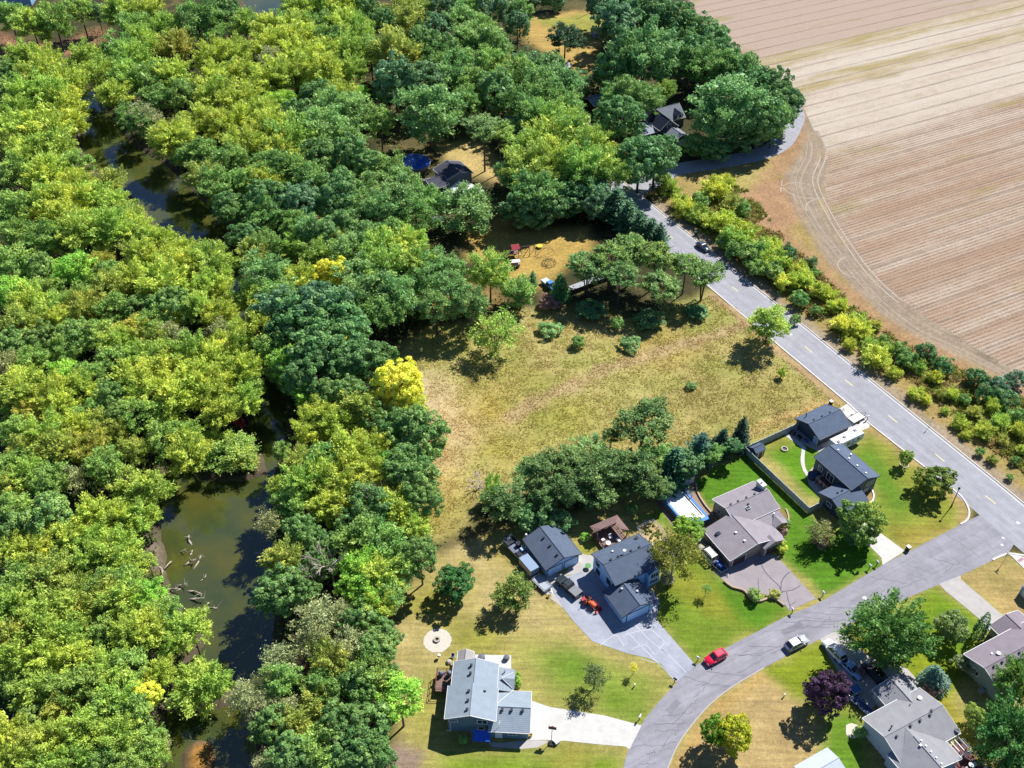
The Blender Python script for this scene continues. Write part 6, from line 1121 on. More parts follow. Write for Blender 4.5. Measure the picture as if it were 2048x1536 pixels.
me = np_mesh('undergrowth', v.reshape(-1, 3), np.arange(n * 4).reshape(n, 4), GRASSM, attr=np.repeat(np.concatenate([uc, np.ones((n, 1))], 1), 4, 0)); o = bpy.data.objects.new('undergrowth', me); COL.objects.link(o); tag(o, 'dark leafy undergrowth on the floor of the woods', 'undergrowth', None, 'stuff')
# ------------------------------------------------------------------ vehicles
TYRE = mat('tyre_rubber', (0.015, 0.015, 0.016), rough=.85); RIM = mat('alloy_rim', A('#b9bcc2'), rough=.3, metal=.7)
HEADL = mat('headlamp_glass', A('#e8eef2'), rough=.1, spec=.6); TAILL = mat('tail_lamp', A('#b3202a'), rough=.2, spec=.5)
CARGLASS = mat('car_glass', (0.02, 0.03, 0.04), rough=.05, spec=.8)
def paint(name, h, k=1.0): return mat('car_paint_' + name, A(h, k), rough=.3, spec=.5, coat=.6)
def loft(mb, secs):
    """secs: list of closed rings with equal counts"""
    n = len(secs[0]); vs = [v for s in secs for v in s]; fs = []
    for i in range(len(secs) - 1): fs += [(i * n + k, i * n + (k + 1) % n, (i + 1) * n + (k + 1) % n, (i + 1) * n + k) for k in range(n)]
    fs += [tuple(range(n - 1, -1, -1)), tuple(range((len(secs) - 1) * n, len(secs) * n))]; mb.add(vs, [f[::-1] for f in fs])
def wheel(root, x, y, r, w=.22, rim=RIM):
    s = 1 if y > 0 else -1; mb = MB(); mb.tube((x, y - w / 2, r), (x, y + w / 2, r), r, n=14); t = mb.build('wheel', TYRE, root)
    mb = MB(); mb.tube((x, y + s * (w / 2 - .02), r), (x, y + s * (w / 2 + .015), r), r * .62, n=10); mb.build('rim', rim, t)
def car(name, label, cat, px, ang, pm, L=4.5, W=1.82, Hh=1.6, kind='suv', group=None, roofm=None, z=0.03):
    """local x is forward"""
    p = G(*px, .5); root = thing(name, label, cat, (p.x, p.y, z), ang, group); h = L / 2; w = W / 2; gz = .26
    belt = Hh * (.60 if kind != 'sedan' else .62)
    prof = {'suv': [(-h, .82, .45), (-h * .97, .9, belt * .98), (-h * .5, 1, belt), (h * .35, 1, belt), (h * .55, .97, belt * .97), (h * .92, .9, belt * .86), (h, .78, belt * .6)],
            'sedan': [(-h, .8, .5), (-h * .97, .88, belt * .95), (-h * .55, 1, belt), (h * .3, 1, belt), (h * .5, .97, belt * .95), (h * .92, .88, belt * .8), (h, .75, belt * .55)]}['sedan' if kind == 'sedan' else 'suv']
    mb = MB(); secs = []
    for x, k, zt in prof:
        ww = w * k; secs.append([(x, -ww * .94, gz), (x, -ww, gz + .18), (x, -ww, zt * .82), (x, -ww * .93, zt), (x, ww * .93, zt), (x, ww, zt * .82), (x, ww, gz + .18), (x, ww * .94, gz)])
    loft(mb, secs); mb.build('body', pm, root, True)
    # cabin: glasshouse with a painted roof
    c = {'suv': (-h * .93, -h * .80, h * .12, h * .46), 'sedan': (-h * .80, -h * .38, h * .10, h * .45), 'hatch': (-h * .92, -h * .62, h * .08, h * .44)}[kind if kind != 'pickup' else 'suv']
    xb0, xt0, xt1, xb1 = c; zb, zt = belt - .03, Hh; wb, wt = w * .92, w * .74
    B = [(xb0, -wb, zb), (xb1, -wb, zb), (xb1, wb, zb), (xb0, wb, zb)]; T_ = [(xt0, -wt, zt - .06), (xt1, -wt, zt - .06), (xt1, wt, zt - .06), (xt0, wt, zt - .06)]
    mb = MB(); mb.hexa(B, T_); cb = mb.build('cabin', pm, root)
    mb = MB(); mb.hexa([(xt0 - .05, -wt - .02, zt - .07), (xt1 + .05, -wt - .02, zt - .07), (xt1 + .05, wt + .02, zt - .07), (xt0 - .05, wt + .02, zt - .07)], [(xt0 + .15, -wt * .85, zt), (xt1 - .15, -wt * .85, zt), (xt1 - .15, wt * .85, zt), (xt0 + .15, wt * .85, zt)]); mb.build('roof', roofm or pm, root)
    def pane(a, b, cc, d, nm, off):
        q = [Vector(v) for v in (a, b, cc, d)]; ce = sum(q, Vector()) / 4; q = [ce + (v - ce) * .86 + Vector(off) for v in q]
        mb = MB(); mb.add(q, [(0, 1, 2, 3)]); mb.add([v - Vector(off) * .5 for v in q], [(3, 2, 1, 0)]); mb.build(nm, CARGLASS, cb)
    pane(B[1], B[2], T_[2], T_[1], 'windscreen', (.025, 0, .015)); pane(B[3], B[0], T_[0], T_[3], 'rear_window', (-.025, 0, .015))
    for s in (0, 1):
        bb = (B[0], B[1], T_[1], T_[0]) if s == 0 else (B[2], B[3], T_[3], T_[2]); oy = -.025 if s == 0 else .025
        lerp = lambda a, b, t: tuple(Vector(a).lerp(Vector(b), t))
        pane(bb[0], lerp(bb[0], bb[1], .5), lerp(bb[3], bb[2], .5), bb[3], 'side_window', (0, oy, .01)); pane(lerp(bb[0], bb[1], .5), bb[1], bb[2], lerp(bb[3], bb[2], .5), 'side_window', (0, oy, .01))
    for x in (-h * .60, h * .62):
        for y in (-w + .1, w - .1): wheel(root, x, y, .34)
    for s in (-1, 1):
        mb = MB(); mb.box(h * .90, h * .975, s * w * .62 - .17, s * w * .62 + .17, belt * .62, belt * .78); mb.build('headlight', HEADL, root)
        mb = MB(); mb.box(-h * 1.005, -h * .95, s * w * .70 - .13, s * w * .70 + .13, belt * .65, belt * .88); mb.build('tail_light', TAILL, root)
        mb = MB(); mb.box(h * .36, h * .42, s * (w + .1) - .1, s * (w + .1) + .1, belt - .02, belt + .15); mb.build('mirror', pm, root)
    if kind == 'suv':
        mb = MB()
        for s in (-1, 1): mb.tube((xt0 + .2, s * wt * .8, zt + .05), (xt1 - .2, s * wt * .8, zt + .05), .03, n=4)
        mb.build('roof_rack', BLACK, root)
    return root
def ang(a, b): p, q = Vector(G2(*a)), Vector(G2(*b)); d = q - p; return math.atan2(d.y, d.x)
car('parked_car', 'bright red hatchback parked at the kerb on the side street', 'car', (1431,1315), ang((1515,1263),(1392,1331)), paint('red', '#ff1c48', 1.3), 4.3, 1.75, 1.6, 'hatch')
car('parked_car', 'white-roofed grey car parked on the street above the white driveway cars', 'car', (1593,1287), ang((1528,1320),(1687,1240)), paint('silver', '#c9c9d6', 1.1), 4.5, 1.82, 1.55, 'hatch', roofm=paint('white', '#ffffff', 1.25))
car('parked_car', 'white SUV with roof rack at the top of the driveway', 'car', (1668,1302), ang((1690,1328),(1650,1284)), paint('white', '#ffffff', 1.25), 4.8, 1.9, 1.75, 'suv')
car('parked_car', 'pale blue sedan behind the white SUV on the driveway', 'car', (1702,1337), ang((1684,1322),(1720,1356)), paint('pale_blue', '#a9c4ee', 1.2), 4.7, 1.82, 1.45, 'sedan')
car('parked_car', 'black SUV next to the grey house garage', 'car', (1748,1346), ang((1772,1372),(1730,1330)), paint('black', '#16181c'), 4.9, 1.95, 1.8, 'suv')
car('parked_car', 'dark teal car parked on the far side of the main road', 'car', (1406,494), ang((1280,423),(1464,573)), paint('teal', '#3c5566'), 4.6, 1.82, 1.5, 'hatch')
car('parked_van', 'white-topped tan jeep beside the taupe house garage wall', 'car', (1414,1108), ang((1440,1135),(1395,1088)), paint('tan', '#cfc6b4', 1.1), 4.9, 1.9, 1.95, 'suv', roofm=paint('cream', '#fbf6ea', 1.2))
# pickup with a hard bed cover
def pickup(px, a, pm, label, cover):
    p = G(*px, .6); root = thing('pickup_truck', label, 'truck', (p.x, p.y, .03), a); w = .98
    mb = MB(); secs = []
    for x, k, zt in [(-2.8, .95, .95), (-2.7, 1, 1.02), (.0, 1, 1.05), (1.55, 1, 1.08), (2.55, .95, 1.02), (2.8, .85, .8)]:
        ww = w * k; secs.append([(x, -ww * .95, .35), (x, -ww, .5), (x, -ww, zt * .9), (x, -ww * .95, zt), (x, ww * .95, zt), (x, ww, zt * .9), (x, ww, .5), (x, ww * .95, .35)])
    loft(mb, secs); mb.build('body', pm, root)
    mb = MB(); B = [(-.75, -.9, 1.02), (1.25, -.9, 1.02), (1.25, .9, 1.02), (-.75, .9, 1.02)]; T_ = [(-.6, -.72, 1.78), (.65, -.72, 1.78), (.65, .72, 1.78), (-.6, .72, 1.78)]; mb.hexa(B, T_); cb = mb.build('cab', pm, root)
    def pn(q, nm, off): 
        q = [Vector(v) for v in q]; ce = sum(q, Vector()) / 4; mb = MB(); mb.add([ce + (v - ce) * .85 + Vector(off) for v in q], [(0, 1, 2, 3)]); mb.build(nm, CARGLASS, cb)
    pn((B[1], B[2], T_[2], T_[1]), 'windscreen', (.03, 0, .02)); pn((B[3], B[0], T_[0], T_[3]), 'rear_window', (-.03, 0, .02)); pn((B[0], B[1], T_[1], T_[0]), 'side_window', (0, -.03, .01)); pn((B[2], B[3], T_[3], T_[2]), 'side_window', (0, .03, .01))
    mb = MB(); mb.box(-2.75, -.8, -.92, .92, 1.03, 1.12); mb.build('bed_cover', cover, root)
    for x in (-1.75, 1.75):
        for y in (-.85, .85): wheel(root, x, y, .4, .26)
    for s in (-1, 1):
        mb = MB(); mb.box(2.62, 2.8, s * .68 - .18, s * .68 + .18, .72, .88); mb.build('headlight', HEADL, root); mb = MB(); mb.box(-2.83, -2.75, s * .82 - .1, s * .82 + .1, .65, .95); mb.build('tail_light', TAILL, root); mb = MB(); mb.box(.85, .95, s * 1.1 - .13, s * 1.1 + .13, 1.1, 1.3); mb.build('mirror', pm, root)
    return root
pickup((1137,1173), ang((1155,1190),(1117,1157)), paint('dark_green', '#2c3a40'), 'dark pickup with flat grey bed cover on the sealed driveway', mat('bed_cover_grey', A('#8f9198'), rough=.5))
pickup((1100,571), ang((1085,560),(1112,582)), paint('light_blue', '#5f9be0', 1.1), 'blue and white pickup beside the play lawn', mat('bed_white', A('#dfe6ee')))
# tractor with front loader
p = G(1181, 1207, .5); tr = thing('tractor', 'small orange tractor with loader arms on the sealed driveway', 'tractor', (p.x, p.y, .03), ang((1167,1197),(1195,1220)))
ORG = mat('tractor_orange', A('#f2642a', 1.2), rough=.4); 
mb = MB(); loft(mb, [[(x, -k, .55), (x, -k, z - .1), (x, -k * .7, z), (x, k * .7, z), (x, k, z - .1), (x, k, .55)] for x, k, z in ((0, .36, 1.15), (.3, .38, 1.22), (1.1, .36, 1.15), (1.3, .3, 1.0))]); mb.build('hood', ORG, tr)
mb = MB(); mb.box(-1.0, .1, -.3, .3, .5, .85); mb.box(-.95, -.45, -.75, -.4, .95, 1.05); mb.box(-.95, -.45, .4, .75, .95, 1.05); mb.build('fender', ORG, tr)
mb = MB(); mb.box(-.75, -.35, -.25, .25, .85, 1.0); mb.box(-.8, -.74, -.25, .25, .85, 1.4); mb.build('seat', BLACK, tr)
mb = MB(); mb.tube((-.1, 0, 1.1), (-.25, 0, 1.35), .03); mb.lathe([(.17, 0), (.19, .02), (.17, .04)], (-.27, 0, 1.35), 12); mb.build('steering_wheel', BLACK, tr)
mb = MB()
for s in (-1, 1): mb.tube((-.9, s * .5, .9), (-.9, s * .5, 2.1), .04, n=4)
mb.tube((-.9, -.5, 2.1), (-.9, .5, 2.1), .04, n=4); mb.build('roll_bar', BLACK, tr)
for y in (-.62, .62): wheel(tr, -.7, y, .55, .3, ORG); wheel(tr, .95, y, .34, .2, ORG)
LRD = mat('loader_red', A('#c03a48'), rough=.5)
for s in (-1, 1):
    mb = MB(); mb.tube((-.05, s * .5, 1.0), (1.0, s * .5, 1.15), .06, n=5); mb.tube((1.0, s * .5, 1.15), (1.85, s * .5, .35), .06, n=5); mb.build('loader_arm', LRD, tr)
mb = MB(); mb.add([(1.75, -.75, .15), (2.25, -.75, .1), (2.25, .75, .1), (1.75, .75, .15), (1.75, -.75, .7), (1.75, .75, .7)], [(0, 1, 2, 3), (0, 3, 5, 4), (0, 4, 1), (3, 2, 5)]); mb.build('bucket', LRD, tr)
mb = MB(); mb.box(-1.9, -1.2, -.7, .7, .3, .55); mb.tube((-1.2, 0, .5), (-.9, 0, .6), .05); mb.build('mower_deck', LRD, tr)
# camper trailer
rv = thing('camper_trailer', 'long white travel trailer between slate garage and navy house', 'camper', (64.2, 144.0, 0), R(-60)); RVM = mat('camper_white', A('#f6f6f4', 1.25), rough=.4)
mb = MB(); mb.add([(-3.35, 4.5, .5), (-1.05, 4.5, .5), (-1.05, 11.4, .5), (-3.35, 11.4, .5), (-3.35, 4.5, 2.7), (-1.05, 4.5, 2.7), (-1.05, 12.2, 2.7), (-3.35, 12.2, 2.7), (-3.35, 12.5, 1.6), (-1.05, 12.5, 1.6), (-3.25, 4.6, 2.8), (-1.15, 4.6, 2.8), (-1.15, 12.0, 2.8), (-3.25, 12.0, 2.8)],
       [(3, 2, 1, 0), (0, 1, 5, 4), (1, 2, 9, 6, 5), (2, 3, 8, 9), (3, 0, 4, 7, 8), (9, 8, 7, 6), (10, 11, 12, 13), (4, 5, 11, 10), (5, 6, 12, 11), (6, 7, 13, 12), (7, 4, 10, 13)]); mb.build('body', RVM, rv)
for y, w_, z0_, z1_ in ((6.0, .9, 1.5, 2.1), (8.0, 1.0, 1.5, 2.1), (10.8, .9, 1.6, 2.1)):
    mb = MB(); mb.box(-1.06, -1.03, y - w_ / 2, y + w_ / 2, z0_, z1_); mb.build('window', CARGLASS, rv)
mb = MB(); mb.box(-1.06, -1.02, 9.0, 9.7, .6, 2.3); mb.build('door', mat('camper_door', A('#d3e2ea')), rv)
mb = MB(); mb.box(-1.055, -1.035, 4.6, 12.2, 1.15, 1.35); mb.build('stripe', mat('camper_stripe', A('#7f93a8')), rv)
for x, y in ((-2.2, 7.6), (-2.6, 11.0), (-1.8, 5.6)):
    mb = MB(); mb.box(x - .3, x + .3, y - .3, y + .3, 2.8, 2.98); mb.build('roof_vent', mat('vent_grey', A('#a9a9ac')), rv)
for y in (7.6, 8.4):
    for x in (-3.2, -1.2):
        mb = MB(); mb.tube((x - .1, y, .35), (x + .1, y, .35), .35, n=12); mb.build('wheel', TYRE, rv)
mb = MB(); mb.tube((-2.9, 11.4, .45), (-2.2, 13.3, .45), .06); mb.tube((-1.5, 11.4, .45), (-2.2, 13.3, .45), .06); mb.tube((-2.2, 13.2, .1), (-2.2, 13.2, .8), .05); mb.build('hitch', BLACK, rv)
# generic flat trailers
def trailer(label, px, a, L, W, deckm, framem, rails=0.0, bed=.55, name='flat_trailer', planks=0):
    p = G(*px, bed); root = thing(name, label, 'trailer', (p.x, p.y, .02), a); h, w = L / 2, W / 2
    if planks:
        for k in range(planks):
            ww = W / planks; mb = MB(); mb.box(-h, h, -w + k * ww + .02, -w + (k + 1) * ww - .02, bed - .05, bed); mb.build('plank', deckm, root)
    else:
        mb = MB(); mb.box(-h, h, -w, w, bed - .06, bed); mb.build('deck', deckm, root)
    mb = MB()
    for y in (-w - .04, w + .04): mb.box(-h, h, y - .04, y + .04, bed - .15, bed + .04)
    for x in (-h - .04, h + .04): mb.box(x - .04, x + .04, -w, w, bed - .15, bed + .04)
    mb.tube((h, -w * .6, bed - .1), (h + 1.2, 0, bed - .1), .05, n=5); mb.tube((h, w * .6, bed - .1), (h + 1.2, 0, bed - .1), .05, n=5); mb.build('frame', framem, root)
    for s in (-1, 1): wheel(root, -.2, s * (w + .2), .33, .18)
    if rails:
        mb = MB()
        for z in (bed + rails * .5, bed + rails):
            for q in (((-h, -w), (h, -w)), ((h, -w), (h, w)), ((h, w), (-h, w)), ((-h, w), (-h, -w))): mb.tube((q[0][0], q[0][1], z), (q[1][0], q[1][1], z), .035, n=4)
        for x in (-h, 0, h):
            for y in (-w, w): mb.tube((x, y, bed), (x, y, bed + rails), .035, n=4)
        mb.build('rail', framem, root)
    return root
trailer('white-decked flat trailer parked by the slate garage at the road', (1713,835), ang((1700,842),(1728,827)), 3.6, 1.9, mat('deck_pale', A('#f1ece2', 1.1), noise=.1), BLACK, 0, planks=5)
trailer('silver slatted trailer at the lower corner of the slate-roofed blue garage', (1084,1166), ang((1075,1158),(1098,1180)), 3.6, 1.9, mat('aluminium_slats', A('#c3c9d4', 1.1), rough=.4), METAL, .35, planks=6)
trailer('blue-white railed trailer standing in shade by the purple tree', (1708,1381), ang((1700,1378),(1722,1366)), 2.6, 1.5, mat('trailer_deck_blue', A('#5f86c8')), METAL, .6)
t = trailer('long empty boat trailer along the grey house wall', (1722,1408), ang((1703,1392),(1740,1425)), 5.2, 1.3, mat('trailer_dark', A('#4a5a86')), mat('trailer_galv', A('#c9d9f2')), 0)
trailer('long pale-topped flatbed trailer below the feathery trees', (1190,558), ang((1130,580),(1245,537)), 15.0, 1.9, mat('trailer_white', A('#b9bac0')), BLACK, 0, bed=1.2)
p = G(1058, 1132, 1); o = thing('cargo_trailer', 'tan-sided enclosed cargo trailer along the blue garage wall', 'trailer', (p.x, p.y, .02), ang((1045,1118),(1070,1147)))
mb = MB(); mb.box(-1.9, 1.9, -.95, .95, .45, 2.0); mb.build('body', mat('cargo_blue_grey', A('#8fa2b8')), o); mb = MB(); mb.box(-1.88, 1.88, -1.0, -.955, .5, 1.98); mb.build('side_panel', mat('cargo_tan', A('#d6c7bb', 1.1)), o); mb = MB(); mb.box(-1.92, 1.92, -.97, .97, 2.0, 2.06); mb.build('roof', mat('cargo_roof', A('#9fb6d2')), o); wheel(o, -.3, -1.0, .33); wheel(o, -.3, 1.0, .33); mb = MB(); mb.tube((1.9, -.5, .5), (2.9, 0, .5), .05); mb.tube((1.9, .5, .5), (2.9, 0, .5), .05); mb.build('hitch', BLACK, o)
# covered pontoon boat
p = G(1032, 1096, 1); bt = thing('pontoon_boat', 'dark covered pontoon boat left of the slate-roofed garage', 'boat', (p.x, p.y, .02), ang((1012,1078),(1045,1110))); 
for s in (-1, 1):
    mb = MB(); mb.tube((-2.8, s * .85, .75), (2.5, s * .85, .75), .3, n=10); mb.tube((2.5, s * .85, .75), (3.1, s * .85, .9), .3, .05, n=10); mb.build('pontoon', METAL, bt)
mb = MB(); mb.box(-2.8, 2.7, -1.15, 1.15, 1.05, 1.15); mb.build('deck', mat('boat_deck', A('#8a93a6')), bt)
mb = MB()
for q in (((-2.7, -1.1), (2.5, -1.1)), ((2.5, -1.1), (2.5, 1.1)), ((2.5, 1.1), (-2.7, 1.1)), ((-2.7, 1.1), (-2.7, -1.1))):
    for z in (1.5, 1.8): mb.tube((q[0][0], q[0][1], z), (q[1][0], q[1][1], z), .03, n=4)
mb.build('railing', METAL, bt)
for q in ((-2.2, -1.0, -1.0, 1.0, 1.15, 1.6), (-.4, .4, .2, 1.0, 1.15, 1.9), (1.2, 2.2, -1.0, -.3, 1.15, 1.6)): mb = MB(); mb.box(*q); mb.build('seat', mat('boat_seat', A('#2b2f40')), bt)
mb = MB(); mb.box(.9, 1.7, .1, .9, 1.15, 1.75); mb.build('console', mat('boat_console', A('#b9d4ea')), bt)
mb = MB(); mb.box(-3.2, -2.8, -.25, .25, .6, 1.6); mb.build('outboard_motor', BLACK, bt)
# utility trailer with ride-on mower
t = trailer('low trailer carrying a blue ride-on mower by the taupe garage', (1437,1131), ang((1425,1120),(1448,1142)), 3.2, 1.6, mat('trailer_dark', A('#4a5a86')), METAL, 0.2, bed=.4)
mb = MB(); mb.box(-.8, .8, -.4, .4, .55, .85); mb.box(.1, .8, -.3, .3, .85, 1.15); mb.box(-.6, -.2, -.25, .25, .85, 1.3); m_ = thing('ride_on_mower', 'blue and white ride-on mower on the low trailer', 'mower', t.location + Vector((0, 0, 0.0)), t.rotation_euler.z); mb.build('body', mat('mower_blue', A('#5d7fd0', 1.1)), m_)
for x in (-.5, .55):
    for y in (-.42, .42): 
        mb = MB(); mb.tube((x, y - .1, .62), (x, y + .1, .62), .22, n=10); mb.build('wheel', TYRE, m_)

# ------------------------------------------------------------------ pool, garden bed, play things
pl = thing('swimming_pool', 'rectangular blue above-ground pool under a white winter cover', 'pool', (41.4, 128.5, 0), R(28))
PB = mat('pool_blue', A('#3f8fd8', 1.1), rough=.4); PW = mat('pool_wall', A('#7d8aa0'), noise=.1)
x0, x1, y0, y1 = -7.6, -2.4, 1.5, 12.7
mb = MB()
for a, b, c, d in ((x0, x1, y0, y0 + .15), (x0, x1, y1 - .15, y1), (x0, x0 + .15, y0 + .15, y1 - .15), (x1 - .15, x1, y0 + .15, y1 - .15)): mb.box(a, b, c, d, 0, 1.3)
mb.build('pool_wall', PW, pl)
mb = MB()
for a, b, c, d in ((x0 - .05, x1 + .05, y0 - .05, y0 + .75), (x0 - .05, x1 + .05, y1 - .45, y1 + .05), (x0 - .05, x0 + .4, y0 + .75, y1 - .45), (x1 - .4, x1 + .05, y0 + .75, y1 - .45)): mb.box(a, b, c, d, 1.3, 1.36)
mb.build('pool_rim', PB, pl)
cvm = mat('pool_cover', A('#f8fafc', 1.25), rough=.5, noise=.02); mb = MB(); N = 10
vs = []; 
for j in range(2 * N + 1):
    for i in range(N + 1):
        u, v = i / N, j / (2 * N); vs.append((x0 + .4 + (x1 - x0 - .8) * u, y0 + .75 + (y1 - y0 - 1.2) * v, 1.28 - .12 * math.sin(u * math.pi) * math.sin(v * math.pi) + rnd.uniform(-.012, .012)))
mb.add(vs, [(j * (N + 1) + i, j * (N + 1) + i + 1, (j + 1) * (N + 1) + i + 1, (j + 1) * (N + 1) + i) for j in range(2 * N) for i in range(N)]); mb.build('winter_cover', cvm, pl, True)
mb = MB(); mb.tube((x1 - .75, y0 + 1.4, 1.34), (x1 - .75, y1 - 1.0, 1.34), .07, n=6); mb.build('cover_reel', BLACK, pl)
railing(pl, [(x0, 8.6), (x0, y1), (x1, y1), (x1, 7.6)], 1.36, mat('pool_fence', A('#a9cdf0')), .9, .9, 'pool_fence')
mb = MB()
for s in (-.25, .25): mb.tube((x0 + 2.4 + s, y0 - .5, 0), (x0 + 2.4 + s, y0 + .1, 1.9), .04)
for z in (.4, .8, 1.2): mb.tube((x0 + 2.15, y0 - .4 + z * .25, z), (x0 + 2.65, y0 - .4 + z * .25, z), .04)
mb.build('ladder', WHITE, pl)
p = G(1378, 962, 1); o = thing('gate_panel', 'white gate panel standing at the far pool corner', 'gate', (p.x, p.y, 0), R(28)); mb = MB(); mb.box(-1.1, 1.1, -.06, .06, .1, 1.7); mb.build('panel', WHITE, o); mb = MB(); mb.box(-1.25, -1.1, -.08, .08, 0, 1.9); mb.box(1.1, 1.25, -.08, .08, 0, 1.9); mb.build('post', WHITE, o)
ed = thing('retaining_edge', 'curved pale stone edging between pool apron and green lawn', 'edging', (0, 0, 0)); mb = MB(); curb(mb, catmull(GP([(1392,968),(1395,985),(1408,1008),(1422,1025),(1428,1032)]), 5), .35, .35); mb.build('stone_course', mat('edging_stone', A('#c9ae90'), noise=.15, nscale=3), ed)
ed = thing('planter_wall', 'curved stone planter wall beside the cracked driveway', 'planter', (0, 0, 0)); mb = MB(); curb(mb, catmull(GP([(1448,1163),(1464,1175),(1487,1182),(1500,1196),(1512,1203),(1525,1202),(1540,1196),(1552,1200),(1568,1212)]), 5), .35, .4); mb.build('stone_course', mat('edging_stone', A('#c9ae90'), noise=.15, nscale=3), ed)
ed = thing('bed_edging', 'curved pale edging round the taupe house porch bed', 'edging', (0, 0, 0)); mb = MB(); curb(mb, catmull(GP([(1572,1018),(1577,1035),(1574,1058),(1563,1078),(1552,1092)]), 5), .3, .2); mb.build('stone_course', mat('edging_stone', A('#c9ae90'), noise=.15, nscale=3), ed)
ed = thing('bed_edging', 'curved white edging round the navy house corner bed', 'edging', (0, 0, 0)); mb = MB(); curb(mb, catmull(GP([(1743,978),(1747,990),(1745,1002),(1738,1008)]), 5), .25, .2); mb.build('stone_course', WHITE, ed)
gd = thing('garden_fence', 'low white wire fence round the square vegetable bed', 'fence', (17.2, 114.0, 0), R(28)); railing(gd, [(12.4, 3.4), (16.3, 3.4), (16.3, 8.3), (12.4, 8.3), (12.4, 3.4)], 0, WHITE, .75, 1.3, 'fence_rail')
vb = MB(); rv_ = random.Random(3)
for k in range(46):
    x, y = rv_.uniform(12.8, 15.9), rv_.uniform(3.8, 7.9); s = rv_.uniform(.1, .25); vb.lathe([(s, 0), (s * 1.2, s * .8), (0, s * 1.7)], (x, y, .02), 5)
o = vb.build('vegetable_plants', mat('veg_leaf', A('#7c8a3c'), noise=.2)); o.location = (17.2, 114, 0); o.rotation_euler = (0, 0, R(28)); tag(o, 'scattered low plants in the sandy vegetable bed', 'plants', None, 'stuff')
# fire pits and tree ring
def ring(name, label, cat, px, r0_, r1_, h, m, fill=None):
    p = G(*px); o = thing(name, label, cat, (p.x, p.y, 0)); n = max(10, int(6.28 * r1_ / .32)); bl = MB()
    rm_ = (r0_ + r1_) / 2
    for k in range(n):
        a0, a1 = 6.283 * (k + .05) / n, 6.283 * (k + .95) / n; mb = MB(); q = [(r0_ * math.cos(a0), r0_ * math.sin(a0)), (r1_ * math.cos(a0), r1_ * math.sin(a0)), (r1_ * math.cos(a1), r1_ * math.sin(a1)), (r0_ * math.cos(a1), r0_ * math.sin(a1))]
        mb.prism(q, 0, h * rnd.uniform(.93, 1.05)); mb.build('stone_block', m, o)
    if fill: mb = MB(); mb.lathe([(r0_, .05), (0, .07)], (0, 0, 0), 16); mb.build('ash_bed', fill, o)
STONE = mat('ring_stone', A('#cfc5b6'), noise=.15, nscale=3); ASH = mat('ash', A('#6d6258'), noise=.3)
ring('fire_pit', 'round stone fire pit in the centre of a pale gravel circle', 'fire pit', (874,1280), .32, .62, .32, STONE, ASH)
ring('fire_pit', 'small pale fire ring on the fenced back lawn', 'fire pit', (1569,899), .5, .75, .3, STONE, ASH)
ring('tree_ring', 'pale block ring round the small corner tree', 'edging', (1808,930), .75, .95, .2, STONE)
# grill, patio tubs and seats round the lowest left house
def put(name, label, cat, px, m, prof, n=12, z=0):
    p = G(*px); o = MB().lathe(prof, (0, 0, 0), n).build(name, m); o.location = (p.x, p.y, z); return tag(o, label, cat)
put('kettle_grill', 'white kettle grill on the lawn below the fire pit', 'grill', (878,1316), WHITE, [(.05, 0), (.05, .5), (.3, .6), (.34, .8), (.25, 1.0), (0, 1.05)])
put('covered_planter', 'round grey covered tub on the patio by the shed', 'tub', (963,1317), mat('tub_grey', A('#777c86')), [(.6, 0), (.65, .3), (.6, .6), (0, .75)], z=.03)
put('covered_planter', 'square-looking grey tub at the patio corner', 'tub', (1013,1318), mat('tub_grey', A('#777c86')), [(.5, 0), (.55, .4), (.5, .7), (0, .78)], 6, .03)
put('boulder', 'pale boulder cluster beside the deck steps', 'boulder', (898,1325), STONE, [(.5, 0), (.55, .25), (.3, .5), (0, .55)], 7)
o = thing('patio_chair', 'blue folding chair next to the grey shed', 'chair', G(906, 1315), 0); mb = MB(); mb.box(-.25, .25, -.25, .25, .4, .45); mb.build('seat', mat('chair_blue', A('#4a6fc0')), o); mb = MB(); mb.box(-.25, .25, .22, .27, .45, .95); mb.build('backrest', mat('chair_blue', A('#4a6fc0')), o)
mb = MB()
for x in (-.22, .22):
    for y in (-.22, .22): mb.tube((x, y, 0), (x, y, .42), .03, n=4)
mb.build('leg', METAL, o)
fr = Matrix.Rotation(R(-3), 3, 'Z')
for (lx, ly), lab in (((-5.8, 9.8), 'grey covered grill at the outer corner of the brown deck'), ((-4.4, 9.9), 'grey covered table near the house on the brown deck')):
    o = MB().lathe([(.3, 0), (.42, .3), (.4, .9), (.2, 1.1), (0, 1.12)], (0, 0, 0), 10).build('covered_grill', mat('grill_cover', A('#8a90a0')), None); o.location = Vector((-6.7, 83.9, 1.21)) + fr @ Vector((lx, ly, 0)); tag(o, lab, 'grill')
p = G(1040, 1470); o = put('yellow_bin', 'yellow bucket at the garage corner of the lowest left house', 'bucket', (1062,1472), mat('yellow_plastic', A('#f0cf2a', 1.1)), [(.2, 0), (.26, .5), (.22, .5), (.18, .1)])
put('yellow_bin', 'yellow bucket at the edge of the sealed driveway', 'bucket', (1097,1194), mat('yellow_plastic', A('#f0cf2a', 1.1)), [(.25, 0), (.3, .4), (.25, .4), (.2, .1)])
